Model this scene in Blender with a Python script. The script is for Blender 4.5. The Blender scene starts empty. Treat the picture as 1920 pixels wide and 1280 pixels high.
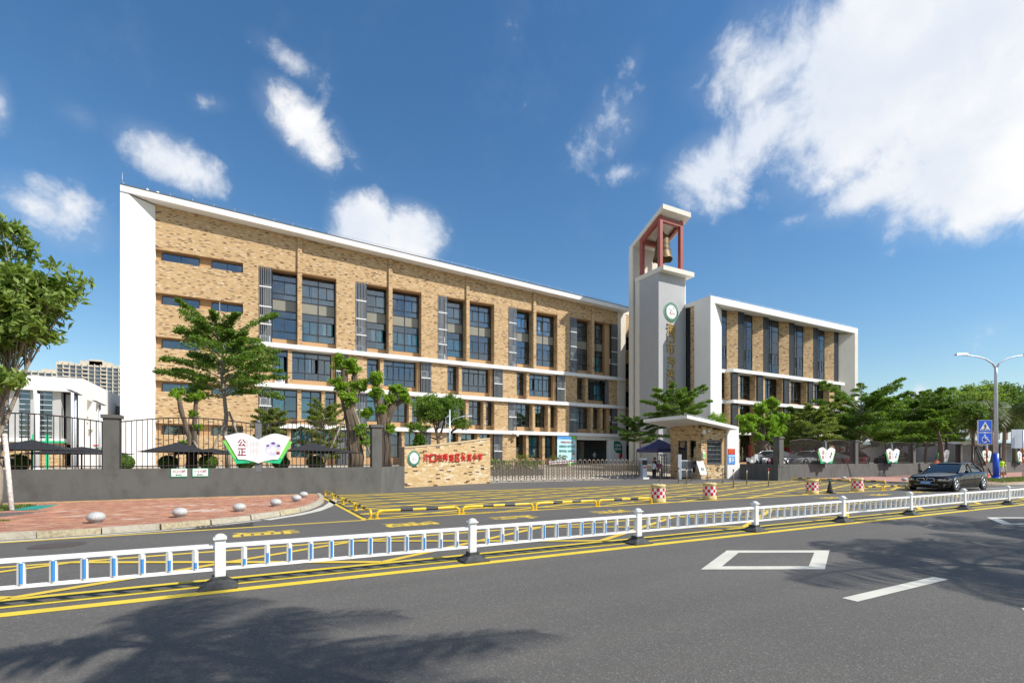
import bpy, bmesh, math, random
import numpy as np
from mathutils import Vector, Matrix

R = math.radians
scene = bpy.context.scene
COL = scene.collection
rng = random.Random(7)

# ---------------------------------------------------------------- camera
cam_d = bpy.data.cameras.new('camera')
cam = bpy.data.objects.new('camera', cam_d)
COL.objects.link(cam)
cam.location = (0, 0, 1.55)
cam.rotation_euler = (R(90), 0, R(-27.944))
cam_d.sensor_fit = 'HORIZONTAL'
cam_d.sensor_width = 36.0
cam_d.lens = 923 / 1920 * 36
cam_d.shift_y = (861 - 640) / 1920
cam_d.clip_start = 0.1
cam_d.clip_end = 4000
scene.camera = cam

# ---------------------------------------------------------------- sun, sky, exposure
SUN = Vector((0.9, -1.0, 1.35)).normalized()
sun_d = bpy.data.lights.new('sun', 'SUN')
sun_d.energy = 4.6
sun_d.angle = R(0.53)
sun_d.color = (1.0, 0.95, 0.87)
sun = bpy.data.objects.new('sun', sun_d)
COL.objects.link(sun)
sun.rotation_euler = SUN.to_track_quat('Z', 'Y').to_euler()
sun.location = (30, -30, 60)

scene.view_settings.view_transform = 'Standard'
scene.view_settings.look = 'None'
scene.view_settings.gamma = 1.0
scene.view_settings.use_curve_mapping = False
scene.view_settings.exposure = 0.3
scene.render.engine = 'CYCLES'
cy = scene.cycles
cy.max_bounces = 6
cy.diffuse_bounces = 3
cy.glossy_bounces = 3
cy.transmission_bounces = 4
cy.transparent_max_bounces = 8
cy.caustics_reflective = False
cy.caustics_refractive = False
cy.use_denoising = True
cy.sample_clamp_indirect = 6.0

world = bpy.data.worlds.new('World')
scene.world = world
world.use_nodes = True


class NT:
    """small helper round a node tree"""
    def __init__(s, nt):
        s.nt = nt
        s.n = nt.nodes
        s.l = nt.links

    def node(s, t, **kw):
        n = s.n.new(t)
        for k, v in kw.items():
            setattr(n, k, v)
        return n

    def put(s, sock, v):
        if isinstance(v, bpy.types.NodeSocket):
            s.l.new(v, sock)
        else:
            sock.default_value = v

    def math(s, op, a, b=0.0, c=0.0, clamp=False):
        n = s.node('ShaderNodeMath', operation=op, use_clamp=clamp)
        s.put(n.inputs[0], a)
        s.put(n.inputs[1], b)
        s.put(n.inputs[2], c)
        return n.outputs[0]

    def mix(s, fac, a, b):
        n = s.node('ShaderNodeMix', data_type='RGBA')
        s.put(n.inputs[0], fac)
        s.put(n.inputs[6], a)
        s.put(n.inputs[7], b)
        return n.outputs[2]

    def noise(s, vec, scale, detail=4.0, rough=0.55, dims='3D'):
        n = s.node('ShaderNodeTexNoise', noise_dimensions=dims)
        if vec is not None:
            s.l.new(vec, n.inputs['Vector'])
        n.inputs['Scale'].default_value = scale
        n.inputs['Detail'].default_value = detail
        n.inputs['Roughness'].default_value = rough
        return n.outputs[0]

    def smooth(s, v, lo, hi):
        n = s.node('ShaderNodeMapRange', interpolation_type='SMOOTHSTEP')
        s.put(n.inputs[0], v)
        n.inputs[1].default_value = lo
        n.inputs[2].default_value = hi
        n.inputs[3].default_value = 0.0
        n.inputs[4].default_value = 1.0
        return n.outputs[0]

    def lin(s, v, lo, hi, a, b):
        n = s.node('ShaderNodeMapRange')
        s.put(n.inputs[0], v)
        n.inputs[1].default_value = lo
        n.inputs[2].default_value = hi
        n.inputs[3].default_value = a
        n.inputs[4].default_value = b
        return n.outputs[0]

    def ramp(s, v, stops, const=False):
        n = s.node('ShaderNodeValToRGB')
        cr = n.color_ramp
        if const:
            cr.interpolation = 'CONSTANT'
        while len(cr.elements) < len(stops):
            cr.elements.new(0.5)
        for e, (p, c) in zip(cr.elements, stops):
            e.position = p
            e.color = (c[0], c[1], c[2], 1)
        s.l.new(v, n.inputs[0])
        return n.outputs[0]


def build_sky():
    t = NT(world.node_tree)
    t.n.clear()
    out = t.node('ShaderNodeOutputWorld')
    bg = t.node('ShaderNodeBackground')
    t.l.new(bg.outputs[0], out.inputs[0])
    sky = t.node('ShaderNodeTexSky', sky_type='NISHITA')
    sky.sun_disc = False
    sky.sun_elevation = math.asin(SUN.z)
    sky.sun_rotation = math.atan2(SUN.x, SUN.y)
    sky.altitude = 0
    sky.air_density = 1.25
    sky.dust_density = 0.25
    sky.ozone_density = 3.5
    STR = 0.1
    tc = t.node('ShaderNodeTexCoord')
    d = tc.outputs['Generated']
    sep = t.node('ShaderNodeSeparateXYZ')
    t.l.new(d, sep.inputs[0])
    x, y, z = sep.outputs
    # compass bearing measured from the street's view axis, and tangent of the elevation
    fx, fy = 0.46861, 0.88340
    f = t.math('ADD', t.math('MULTIPLY', x, fx), t.math('MULTIPLY', y, fy))
    r = t.math('SUBTRACT', t.math('MULTIPLY', x, fy), t.math('MULTIPLY', y, fx))
    az = t.math('ARCTAN2', r, f)
    hl = t.math('SQRT', t.math('ADD', t.math('MULTIPLY', f, f), t.math('MULTIPLY', r, r)))
    te = t.math('DIVIDE', z, t.math('MAXIMUM', hl, 0.02))
    te = t.math('MINIMUM', te, 6.0)
    # cloud texture, warped so the edges look torn
    wn = t.node('ShaderNodeTexNoise')
    t.l.new(d, wn.inputs['Vector'])
    wn.inputs['Scale'].default_value = 5.0
    wn.inputs['Detail'].default_value = 3.0
    vs = t.node('ShaderNodeVectorMath', operation='MULTIPLY_ADD')
    t.l.new(wn.outputs[1], vs.inputs[0])
    vs.inputs[1].default_value = (0.09, 0.09, 0.09)
    t.l.new(d, vs.inputs[2])
    n1 = t.noise(vs.outputs[0], 9.0, 11.0, 0.62)
    n2 = t.noise(d, 2.6, 3.0, 0.5)
    n3 = t.noise(vs.outputs[0], 30.0, 8.0, 0.66)
    edge = t.math('MULTIPLY', t.math('SUBTRACT', n1, 0.5), 2.0)
    fine = t.math('MULTIPLY', t.math('SUBTRACT', n3, 0.5), 1.0)
    # (bearing, tan elevation, half width, half height, tilt, weight, softness)
    B = []

    def blob(px, py, rx, ry, tilt, w):
        u = (px - 960) / 923
        v = (861 - py) / 923
        a = math.atan(u)
        c = math.cos(a)
        B.append((a, v * c, rx / 923 * c * c, ry / 923 * c, tilt, w))
    blob(1780, 60, 420, 230, 0, 2.2)
    blob(1900, 250, 330, 160, 0, 2.1)
    blob(1500, 110, 210, 150, 0, 1.0)
    blob(1620, 250, 190, 100, 20, 1.3)
    blob(1330, 320, 95, 75, 40, 1.15)
    blob(1430, 235, 130, 75, 35, 1.1)
    blob(1630, 355, 130, 55, 12, 1.0)
    blob(1830, 345, 150, 65, 8, 1.15)
    blob(1510, 405, 70, 18, 15, 0.42)
    blob(1150, 230, 75, 60, 60, 0.55)
    blob(1170, 325, 50, 22, 0, 0.45)
    blob(1185, 125, 20, 45, -25, 0.30)
    blob(315, 295, 105, 48, -22, 1.0)
    blob(560, 235, 95, 50, -46, 1.05)
    blob(545, 115, 75, 26, -25, 0.42)
    blob(395, 195, 45, 20, 20, 0.35)
    blob(640, 260, 22, 55, 30, 0.35)
    blob(100, 405, 125, 60, -8, 0.9)
    blob(690, 428, 66, 62, 0, 1.9)
    blob(765, 440, 66, 60, 0, 1.8)
    blob(650, 385, 20, 26, 0, 0.7)
    blob(0, 195, 26, 52, 0, 0.8)
    blob(150, 220, 44, 26, 0, 0.36)
    blob(1725, 733, 20, 16, 0, 0.8)
    blob(1895, 735, 40, 14, 0, 0.6)
    blob(1870, 610, 75, 26, 10, 0.30)
    dens = None
    for (a, e, sx, sy, tilt, w) in B:
        ca, sa = math.cos(R(tilt)), math.sin(R(tilt))
        da = t.math('SUBTRACT', az, a)
        de = t.math('SUBTRACT', te, e)
        p = t.math('ADD', t.math('MULTIPLY', da, ca / sx), t.math('MULTIPLY', de, sa / sx))
        q = t.math('ADD', t.math('MULTIPLY', da, -sa / sy), t.math('MULTIPLY', de, ca / sy))
        d2 = t.math('ADD', t.math('MULTIPLY', p, p), t.math('MULTIPLY', q, q))
        # smooth falloff: w * (1.25 - d)
        k = t.math('MULTIPLY', t.math('MAXIMUM', t.math('SUBTRACT', 1.35, t.math('SQRT', d2)), -0.6), w)
        dens = k if dens is None else t.math('MAXIMUM', dens, k)
    # elsewhere the sky carries on with scattered clouds of the same kind
    away = t.smooth(t.math('ABSOLUTE', az), 0.95, 1.25)
    scat = t.math('MULTIPLY', t.math('SUBTRACT', n2, 0.58), 5.0)
    scat = t.math('ADD', scat, t.math('MULTIPLY', away, 1.0))
    scat = t.math('SUBTRACT', scat, 1.0)
    dens = t.math('MAXIMUM', dens, t.math('SUBTRACT', t.math('MULTIPLY', away, t.math('ADD', scat, 2.0)), 1.2))
    body = t.math('ADD', dens, t.math('ADD', t.math('MULTIPLY', edge, 1.4), t.math('MULTIPLY', fine, 0.8)))
    halo = t.math('MULTIPLY', t.smooth(t.math('ADD', dens, t.math('MULTIPLY', edge, 0.5)), -0.05, 1.3), 0.25)
    cov = t.math('MAXIMUM', t.smooth(body, 0.22, 1.30), halo)
    # thick cores a little greyer than lit edges
    shade = t.smooth(t.math('ADD', n2, t.math('MULTIPLY', edge, 0.25)), 0.35, 0.75)
    ccol = t.mix(shade, (0.72, 0.78, 0.88, 1), (1.0, 0.99, 0.97, 1))
    sc = t.node('ShaderNodeVectorMath', operation='SCALE')
    t.l.new(ccol, sc.inputs[0])
    sc.inputs['Scale'].default_value = 0.86 / STR
    # sky is a touch deeper overhead, as the clear tropical air in the photograph
    hs = t.node('ShaderNodeHueSaturation')
    hs.inputs['Saturation'].default_value = 1.22
    hs.inputs['Value'].default_value = 1.10
    t.l.new(sky.outputs[0], hs.inputs['Color'])
    low = t.smooth(te, -0.02, 0.05)
    cov = t.math('MULTIPLY', cov, low)
    # faint veil spread through the clear parts
    veil = t.math('MULTIPLY', t.smooth(n1, 0.5, 0.9), 0.05)
    cov = t.math('MAXIMUM', cov, t.math('MULTIPLY', veil, low))
    col = t.mix(cov, hs.outputs[0], sc.outputs[0])
    t.l.new(col, bg.inputs[0])
    bg.inputs[1].default_value = STR


build_sky()

# ---------------------------------------------------------------- materials
def mat(name):
    m = bpy.data.materials.new(name)
    m.use_nodes = True
    t = NT(m.node_tree)
    b = t.n['Principled BSDF']
    return m, t, b


def plain(name, col, rough=0.6, metal=0.0, var=0.12, scale=6.0, bump=0.0, bscale=60.0, spec=None):
    m, t, b = mat(name)
    tc = t.node('ShaderNodeTexCoord')
    n = t.noise(tc.outputs['Object'], scale, 5.0, 0.6)
    c = (col[0], col[1], col[2], 1)
    lo = tuple(x * (1 - var) for x in col) + (1,)
    hi = tuple(min(1, x * (1 + var)) for x in col) + (1,)
    t.l.new(t.mix(t.smooth(n, 0.3, 0.7), lo, hi), b.inputs['Base Color'])
    b.inputs['Roughness'].default_value = rough
    b.inputs['Metallic'].default_value = metal
    if spec is not None:
        b.inputs['Specular IOR Level'].default_value = spec
    if bump:
        bn = t.node('ShaderNodeBump')
        bn.inputs['Strength'].default_value = bump
        bn.inputs['Distance'].default_value = 0.02
        t.l.new(t.noise(tc.outputs['Object'], bscale, 4.0, 0.6), bn.inputs['Height'])
        t.l.new(bn.outputs[0], b.inputs['Normal'])
    return m


def stained(name, col, dirt, rough=0.85, amount=0.5, bump=0.15, sx=1.2, sz=0.25, bscale=30.0):
    """plaster or concrete with vertical streaks and blotches"""
    m, t, b = mat(name)
    tc = t.node('ShaderNodeTexCoord')
    mp = t.node('ShaderNodeMapping')
    mp.inputs['Scale'].default_value = (sx, sx, sz)
    t.l.new(tc.outputs['Object'], mp.inputs[0])
    st = t.noise(mp.outputs[0], 3.0, 7.0, 0.65)
    bl = t.noise(tc.outputs['Object'], 0.8, 6.0, 0.6)
    f = t.math('MULTIPLY', t.smooth(t.math('ADD', t.math('MULTIPLY', st, 0.6), t.math('MULTIPLY', bl, 0.4)), 0.42, 0.72), amount)
    fine = t.noise(tc.outputs['Object'], 40.0, 3.0, 0.6)
    c1 = t.mix(f, col + (1,), dirt + (1,))
    c2 = t.mix(t.math('MULTIPLY', t.smooth(fine, 0.4, 0.8), 0.12), c1, dirt + (1,))
    t.l.new(c2, b.inputs['Base Color'])
    b.inputs['Roughness'].default_value = rough
    bn = t.node('ShaderNodeBump')
    bn.inputs['Strength'].default_value = bump
    bn.inputs['Distance'].default_value = 0.02
    t.l.new(t.noise(tc.outputs['Object'], bscale, 5.0, 0.65), bn.inputs['Height'])
    t.l.new(bn.outputs[0], b.inputs['Normal'])
    return m


BR_STOPS = [(0.0, (0.115, 0.062, 0.036)), (0.085, (0.510, 0.328, 0.158)), (0.26, (0.575, 0.382, 0.190)),
            (0.50, (0.540, 0.355, 0.174)), (0.70, (0.595, 0.412, 0.212)), (0.90, (0.71, 0.545, 0.35))]


def brick_mat(name, bl=0.26, bh=0.070):
    m, t, b = mat(name)
    tc = t.node('ShaderNodeTexCoord')
    ge = t.node('ShaderNodeNewGeometry')
    sp = t.node('ShaderNodeSeparateXYZ')
    t.l.new(tc.outputs['Object'], sp.inputs[0])
    sn = t.node('ShaderNodeSeparateXYZ')
    t.l.new(ge.outputs['True Normal'], sn.inputs[0])
    useY = t.math('GREATER_THAN', t.math('ABSOLUTE', sn.outputs[0]), 0.72)
    u = t.math('ADD', t.math('MULTIPLY', sp.outputs[1], useY),
               t.math('MULTIPLY', sp.outputs[0], t.math('SUBTRACT', 1.0, useY)))
    v = t.math('DIVIDE', t.math('ADD', sp.outputs[2], 50.0), bh)
    row = t.math('FLOOR', v)
    wn = t.node('ShaderNodeTexWhiteNoise', noise_dimensions='1D')
    t.l.new(row, wn.inputs['W'])
    uu = t.math('ADD', t.math('DIVIDE', t.math('ADD', u, 100.0), bl), wn.outputs[0])
    colm = t.math('FLOOR', uu)
    cb = t.node('ShaderNodeCombineXYZ')
    t.l.new(colm, cb.inputs[0])
    t.l.new(row, cb.inputs[1])
    w2 = t.node('ShaderNodeTexWhiteNoise', noise_dimensions='2D')
    t.l.new(cb.outputs[0], w2.inputs['Vector'])
    bc = t.ramp(w2.outputs[0], BR_STOPS, const=True)
    grain = t.noise(tc.outputs['Object'], 25.0, 4.0, 0.6)
    bc = t.mix(t.math('MULTIPLY', t.smooth(grain, 0.35, 0.75), 0.22), bc, (0.34, 0.22, 0.12, 1))
    big = t.noise(tc.outputs['Object'], 0.35, 4.0, 0.6)
    bc = t.mix(t.math('MULTIPLY', t.smooth(big, 0.4, 0.75), 0.07), bc, (0.52, 0.40, 0.24, 1))
    fu = t.math('FRACT', uu)
    fv = t.math('FRACT', v)
    mu = t.math('LESS_THAN', t.math('MINIMUM', fu, t.math('SUBTRACT', 1.0, fu)), 0.016)
    mv = t.math('LESS_THAN', t.math('MINIMUM', fv, t.math('SUBTRACT', 1.0, fv)), 0.06)
    mo = t.math('MAXIMUM', mu, mv)
    bc = t.mix(t.math('MULTIPLY', mo, 0.75), bc, (0.42, 0.32, 0.21, 1))
    t.l.new(bc, b.inputs['Base Color'])
    b.inputs['Roughness'].default_value = 0.85
    bn = t.node('ShaderNodeBump')
    bn.inputs['Strength'].default_value = 0.5
    bn.inputs['Distance'].default_value = 0.015
    hgt = t.math('ADD', t.math('SUBTRACT', 1.0, mo), t.math('MULTIPLY', w2.outputs[0], 0.4))
    t.l.new(hgt, bn.inputs['Height'])
    t.l.new(bn.outputs[0], b.inputs['Normal'])
    return m


def asphalt_mat():
    m, t, b = mat('asphalt')
    tc = t.node('ShaderNodeTexCoord')
    o = tc.outputs['Object']
    big = t.noise(o, 0.16, 6.0, 0.6)
    mid = t.noise(o, 1.3, 5.0, 0.6)
    agg = t.node('ShaderNodeTexVoronoi')
    t.l.new(o, agg.inputs['Vector'])
    agg.inputs['Scale'].default_value = 70.0
    fine = t.noise(o, 150.0, 3.0, 0.7)
    # faint wheel tracks along the lanes
    mp = t.node('ShaderNodeMapping')
    mp.inputs['Scale'].default_value = (0.02, 0.9, 1)
    t.l.new(o, mp.inputs[0])
    track = t.noise(mp.outputs[0], 1.4, 3.0, 0.5)
    c = t.mix(t.smooth(big, 0.3, 0.7), (0.119, 0.112, 0.102, 1), (0.151, 0.142, 0.128, 1))
    c = t.mix(t.math('MULTIPLY', t.smooth(track, 0.35, 0.7), 0.4), c, (0.098, 0.094, 0.089, 1))
    c = t.mix(t.math('MULTIPLY', t.smooth(mid, 0.55, 0.8), 0.25), c, (0.09, 0.086, 0.082, 1))
    sp = t.node('ShaderNodeSeparateColor')
    t.l.new(agg.outputs['Color'], sp.inputs[0])
    c = t.mix(t.math('MULTIPLY', t.smooth(sp.outputs[0], 0.1, 0.55), 0.30), c, (0.055, 0.053, 0.050, 1))
    c = t.mix(t.math('MULTIPLY', t.smooth(sp.outputs[0], 0.85, 0.97), 0.30), c, (0.33, 0.31, 0.285, 1))
    c = t.mix(t.math('MULTIPLY', t.smooth(fine, 0.45, 0.65), 0.25), c, (0.070, 0.067, 0.063, 1))
    spot = t.noise(o, 7.0, 3.0, 0.6)
    c = t.mix(t.math('MULTIPLY', t.smooth(spot, 0.72, 0.78), 0.30), c, (0.26, 0.22, 0.17, 1))
    t.l.new(c, b.inputs['Base Color'])
    b.inputs['Roughness'].default_value = 0.82
    b.inputs['Specular IOR Level'].default_value = 0.35
    bn = t.node('ShaderNodeBump')
    bn.inputs['Strength'].default_value = 0.55
    bn.inputs['Distance'].default_value = 0.006
    t.l.new(t.math('ADD', agg.outputs['Distance'], fine), bn.inputs['Height'])
    t.l.new(bn.outputs[0], b.inputs['Normal'])
    return m


def road_paint(name, col, wear=0.5):
    m, t, b = mat(name)
    tc = t.node('ShaderNodeTexCoord')
    o = tc.outputs['Object']
    w = t.noise(o, 9.0, 8.0, 0.7)
    w2 = t.noise(o, 70.0, 3.0, 0.7)
    f = t.smooth(t.math('ADD', t.math('MULTIPLY', w, 0.6), t.math('MULTIPLY', w2, 0.4)), 0.56, 0.72)
    lo = tuple(x * 0.86 for x in col) + (1,)
    c = t.mix(t.smooth(t.noise(o, 2.0, 5.0, 0.6), 0.35, 0.7), col + (1,), lo)
    c = t.mix(t.math('MULTIPLY', f, wear), c, (0.13, 0.12, 0.11, 1))
    t.l.new(c, b.inputs['Base Color'])
    b.inputs['Roughness'].default_value = 0.65
    bn = t.node('ShaderNodeBump')
    bn.inputs['Strength'].default_value = 0.3
    bn.inputs['Distance'].default_value = 0.004
    t.l.new(w2, bn.inputs['Height'])
    t.l.new(bn.outputs[0], b.inputs['Normal'])
    return m


def glass_mat(name, tint, refl):
    m = bpy.data.materials.new(name)
    m.use_nodes = True
    t = NT(m.node_tree)
    t.n.clear()
    out = t.node('ShaderNodeOutputMaterial')
    gl = t.node('ShaderNodeBsdfGlossy')
    gl.inputs['Color'].default_value = (0.80, 0.90, 1.0, 1)
    gl.inputs['Roughness'].default_value = 0.015
    tr = t.node('ShaderNodeBsdfTransparent')
    tr.inputs['Color'].default_value = tint + (1,)
    fr = t.node('ShaderNodeFresnel')
    fr.inputs['IOR'].default_value = 1.5
    fac = t.math('ADD', fr.outputs[0], refl, clamp=True)
    # panes are never perfectly flat
    tc = t.node('ShaderNodeTexCoord')
    bn = t.node('ShaderNodeBump')
    bn.inputs['Strength'].default_value = 0.06
    bn.inputs['Distance'].default_value = 0.05
    t.l.new(t.noise(tc.outputs['Object'], 0.7, 2.0, 0.5), bn.inputs['Height'])
    t.l.new(bn.outputs[0], gl.inputs['Normal'])
    mx = t.node('ShaderNodeMixShader')
    t.l.new(fac, mx.inputs[0])
    t.l.new(tr.outputs[0], mx.inputs[1])
    t.l.new(gl.outputs[0], mx.inputs[2])
    t.l.new(mx.outputs[0], out.inputs[0])
    return m


def leaf_mat(name, dark, light, trans=0.35):
    m = bpy.data.materials.new(name)
    m.use_nodes = True
    t = NT(m.node_tree)
    t.n.clear()
    out = t.node('ShaderNodeOutputMaterial')
    ge = t.node('ShaderNodeNewGeometry')
    c = t.mix(ge.outputs['Random Per Island'], dark + (1,), light + (1,))
    tc = t.node('ShaderNodeTexCoord')
    n = t.noise(tc.outputs['Object'], 0.9, 3.0, 0.5)
    c = t.mix(t.math('MULTIPLY', t.smooth(n, 0.4, 0.7), 0.35), c, light + (1,))
    df = t.node('ShaderNodeBsdfPrincipled')
    t.l.new(c, df.inputs['Base Color'])
    df.inputs['Roughness'].default_value = 0.5
    df.inputs['Specular IOR Level'].default_value = 0.35
    tr = t.node('ShaderNodeBsdfTranslucent')
    sc = t.node('ShaderNodeVectorMath', operation='MULTIPLY')
    t.l.new(c, sc.inputs[0])
    sc.inputs[1].default_value = (1.5, 1.6, 0.7)
    t.l.new(sc.outputs[0], tr.inputs[0])
    mx = t.node('ShaderNodeMixShader')
    mx.inputs[0].default_value = trans
    t.l.new(df.outputs[0], mx.inputs[1])
    t.l.new(tr.outputs[0], mx.inputs[2])
    t.l.new(mx.outputs[0], out.inputs[0])
    return m


M = {}
M['asphalt'] = asphalt_mat()
M['yellow_paint'] = road_paint('yellow_road_paint', (0.70, 0.50, 0.06), 0.30)
M['yellow_paint_new'] = road_paint('fresh_yellow_road_paint', (0.72, 0.54, 0.045), 0.25)
M['white_paint'] = road_paint('white_road_paint', (0.62, 0.60, 0.52), 0.45)
M['brick'] = brick_mat('tan_brick_facing')
M['white_plaster'] = stained('white_plaster', (0.82, 0.81, 0.79), (0.60, 0.57, 0.52), 0.8, 0.26, 0.10)
M['cream_plaster'] = stained('cream_plaster', (0.72, 0.68, 0.59), (0.48, 0.43, 0.36), 0.85, 0.30, 0.15)
M['grey_render'] = stained('grey_tower_render', (0.43, 0.435, 0.44), (0.34, 0.34, 0.34), 0.85, 0.35, 0.2)
M['wall_grey'] = stained('dark_grey_wall_render', (0.122, 0.122, 0.115), (0.062, 0.061, 0.057), 0.85, 0.80, 0.35, 0.8, 0.35, 22.0)
M['tan_plaster'] = stained('tan_painted_plaster', (0.50, 0.305, 0.150), (0.40, 0.24, 0.12), 0.85, 0.3, 0.08)
M['dark_metal'] = plain('dark_grey_aluminium', (0.038, 0.042, 0.048), 0.4, 0.3)
M['slat_metal'] = plain('grey_slat_aluminium', (0.30, 0.33, 0.36), 0.4, 0.6)
M['slat_dark'] = plain('charcoal_slat', (0.16, 0.17, 0.18), 0.5, 0.2)
M['spandrel'] = plain('beige_spandrel_panel', (0.27, 0.26, 0.21), 0.22, 0.0, 0.06, 0.8)
M['glass'] = glass_mat('blue_window_glass', (0.88, 0.95, 0.98), 0.075)
M['glass_dark'] = glass_mat('dark_window_glass', (0.72, 0.80, 0.84), 0.09)
M['curtain'] = plain('teal_curtain', (0.12, 0.58, 0.66), 0.8, 0.0, 0.2, 3.0)
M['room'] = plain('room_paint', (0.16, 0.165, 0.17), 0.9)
M['white_metal'] = stained('white_enamel_metal', (0.82, 0.82, 0.82), (0.50, 0.47, 0.42), 0.35, 0.30, 0.03, 6.0, 3.0)
M['rubber'] = plain('black_rubber', (0.050, 0.053, 0.055), 0.75, 0.0, 0.35, 14.0, 0.3, 50)
M['blue_film'] = plain('blue_reflective_film', (0.05, 0.25, 0.62), 0.35, 0.0, 0.05)
M['iron'] = plain('black_brown_iron', (0.050, 0.036, 0.034), 0.55, 0.2)
M['steel'] = plain('stainless_steel', (0.27, 0.22, 0.17), 0.38, 0.5, 0.15, 9.0)
M['galv'] = plain('galvanised_pole', (0.60, 0.65, 0.72), 0.45, 0.35, 0.06)
M['red_steel'] = plain('red_painted_steel', (0.33, 0.075, 0.055), 0.5, 0.0, 0.1)
M['bright_red'] = plain('bright_red_paint', (0.62, 0.018, 0.016), 0.45, 0.0, 0.08)
M['gold'] = plain('weathered_gold', (0.125, 0.082, 0.022), 0.5, 0.2, 0.6, 5.0, 0.25, 20)
M['gold_letter'] = plain('gold_letter', (0.55, 0.38, 0.12), 0.42, 0.25, 0.15)
M['red_letter'] = plain('red_letter_acrylic', (0.56, 0.012, 0.014), 0.35, 0.0, 0.05)
M['white_print'] = plain('white_print', (0.80, 0.80, 0.80), 0.5, 0.0, 0.02)
M['green_dark'] = plain('dark_green_print', (0.008, 0.17, 0.085), 0.5, 0.0, 0.04)
M['green_mid'] = plain('mid_green_print', (0.015, 0.50, 0.22), 0.45, 0.0, 0.04)
M['green_lime'] = plain('lime_green_print', (0.20, 0.62, 0.10), 0.45, 0.0, 0.05)
M['crimson'] = plain('crimson_print', (0.24, 0.016, 0.062), 0.5, 0.0, 0.04)
M['ink'] = plain('dark_ink', (0.05, 0.05, 0.055), 0.6, 0.0, 0.05)
M['pale_ink'] = plain('pale_grey_ink', (0.42, 0.41, 0.44), 0.6, 0.0, 0.05)
M['lilac'] = plain('lilac_print', (0.60, 0.60, 0.86), 0.6, 0.0, 0.04)
M['purple'] = plain('purple_print', (0.10, 0.07, 0.28), 0.6, 0.0, 0.04)
M['skin_print'] = plain('pale_skin_print', (0.80, 0.62, 0.55), 0.6, 0.0, 0.03)
M['sky_print'] = plain('sky_blue_print', (0.50, 0.80, 0.90), 0.5, 0.0, 0.12, 1.2)
M['blue_print'] = plain('blue_print', (0.09, 0.30, 0.70), 0.5, 0.0, 0.10, 1.2)
M['road_blue'] = plain('road_sign_blue', (0.012, 0.10, 0.62), 0.35, 0.0, 0.03)
M['orange'] = plain('orange_band', (0.80, 0.20, 0.02), 0.45, 0.0, 0.05)
M['black_paint'] = plain('black_paint', (0.018, 0.018, 0.02), 0.45, 0.0, 0.2)
M['yellow_steel'] = plain('yellow_painted_steel', (0.78, 0.52, 0.02), 0.42, 0.0, 0.10, 5.0)
M['cream_plastic'] = plain('faded_yellow_plastic', (0.66, 0.52, 0.23), 0.6, 0.0, 0.16, 4.0)
M['red_film'] = plain('red_reflective_film', (0.72, 0.010, 0.03), 0.4, 0.0, 0.08)
M['white_film'] = plain('white_reflective_film', (0.82, 0.82, 0.82), 0.4, 0.0, 0.08)
M['cone'] = plain('charcoal_cone', (0.030, 0.031, 0.033), 0.6, 0.0, 0.2)
M['kerb'] = stained('granite_kerb', (0.47, 0.43, 0.34), (0.17, 0.13, 0.08), 0.9, 0.75, 0.5, 3.0, 3.0, 40)
M['granite'] = plain('speckled_granite', (0.44, 0.44, 0.43), 0.55, 0.0, 0.28, 26.0, 0.1, 90)
M['paver_a'] = plain('red_paver', (0.42, 0.200, 0.118), 0.9, 0.0, 0.18, 3.0, 0.3, 70)
M['paver_b'] = plain('pale_red_paver', (0.48, 0.265, 0.170), 0.9, 0.0, 0.18, 3.0, 0.3, 70)
M['paver_c'] = plain('brown_red_paver', (0.345, 0.150, 0.105), 0.9, 0.0, 0.18, 3.0, 0.3, 70)
M['paver_p'] = plain('chalky_paver', (0.56, 0.42, 0.34), 0.9, 0.0, 0.2, 5.0, 0.3, 70)
M['kerb_dirty'] = stained('dirty_granite_kerb', (0.50, 0.43, 0.28), (0.12, 0.09, 0.06), 0.9, 0.95, 0.5, 5.0, 5.0, 40)
M['blind'] = plain('pale_blind', (0.42, 0.50, 0.55), 0.8, 0.0, 0.12, 2.0)
M['paver_y'] = plain('yellow_tactile_paver', (0.46, 0.33, 0.14), 0.9, 0.0, 0.15, 3.0, 0.3, 70)
M['mortar'] = plain('sandy_joint', (0.30, 0.235, 0.18), 0.95, 0.0, 0.2, 12.0)
M['paving_red'] = plain('red_paving', (0.43, 0.225, 0.175), 0.9, 0.0, 0.25, 5.0, 0.3, 40)
M['yard'] = plain('yard_paving', (0.42, 0.37, 0.30), 0.9, 0.0, 0.15, 2.0)
M['soil'] = plain('soil', (0.16, 0.11, 0.07), 0.95, 0.0, 0.3, 8.0, 0.5, 30)
M['brick_dark'] = plain('dark_brick', (0.120, 0.064, 0.036), 0.85, 0.0, 0.15, 20, 0.2)
M['brick_tan'] = plain('tan_brick', (0.60, 0.425, 0.215), 0.85, 0.0, 0.12, 20, 0.2)
M['brick_buff'] = plain('buff_brick', (0.65, 0.485, 0.26), 0.85, 0.0, 0.12, 20, 0.2)
M['brick_ochre'] = plain('ochre_brick', (0.55, 0.37, 0.17), 0.85, 0.0, 0.12, 20, 0.2)
M['brick_white'] = plain('pale_brick', (0.74, 0.62, 0.45), 0.85, 0.0, 0.10, 20, 0.2)
M['bark'] = stained('brown_bark', (0.15, 0.112, 0.078), (0.060, 0.044, 0.032), 0.95, 0.9, 0.9, 9.0, 2.0, 35)
M['bark_pale'] = stained('pale_bark', (0.33, 0.28, 0.22), (0.16, 0.125, 0.09), 0.95, 0.8, 0.7, 9.0, 3.0, 35)
M['stake'] = plain('whitewashed_stake', (0.62, 0.55, 0.50), 0.8, 0.0, 0.25, 12.0)
M['leaf_broad'] = leaf_mat('broad_leaf', (0.110, 0.180, 0.034), (0.290, 0.380, 0.095), 0.42)
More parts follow.
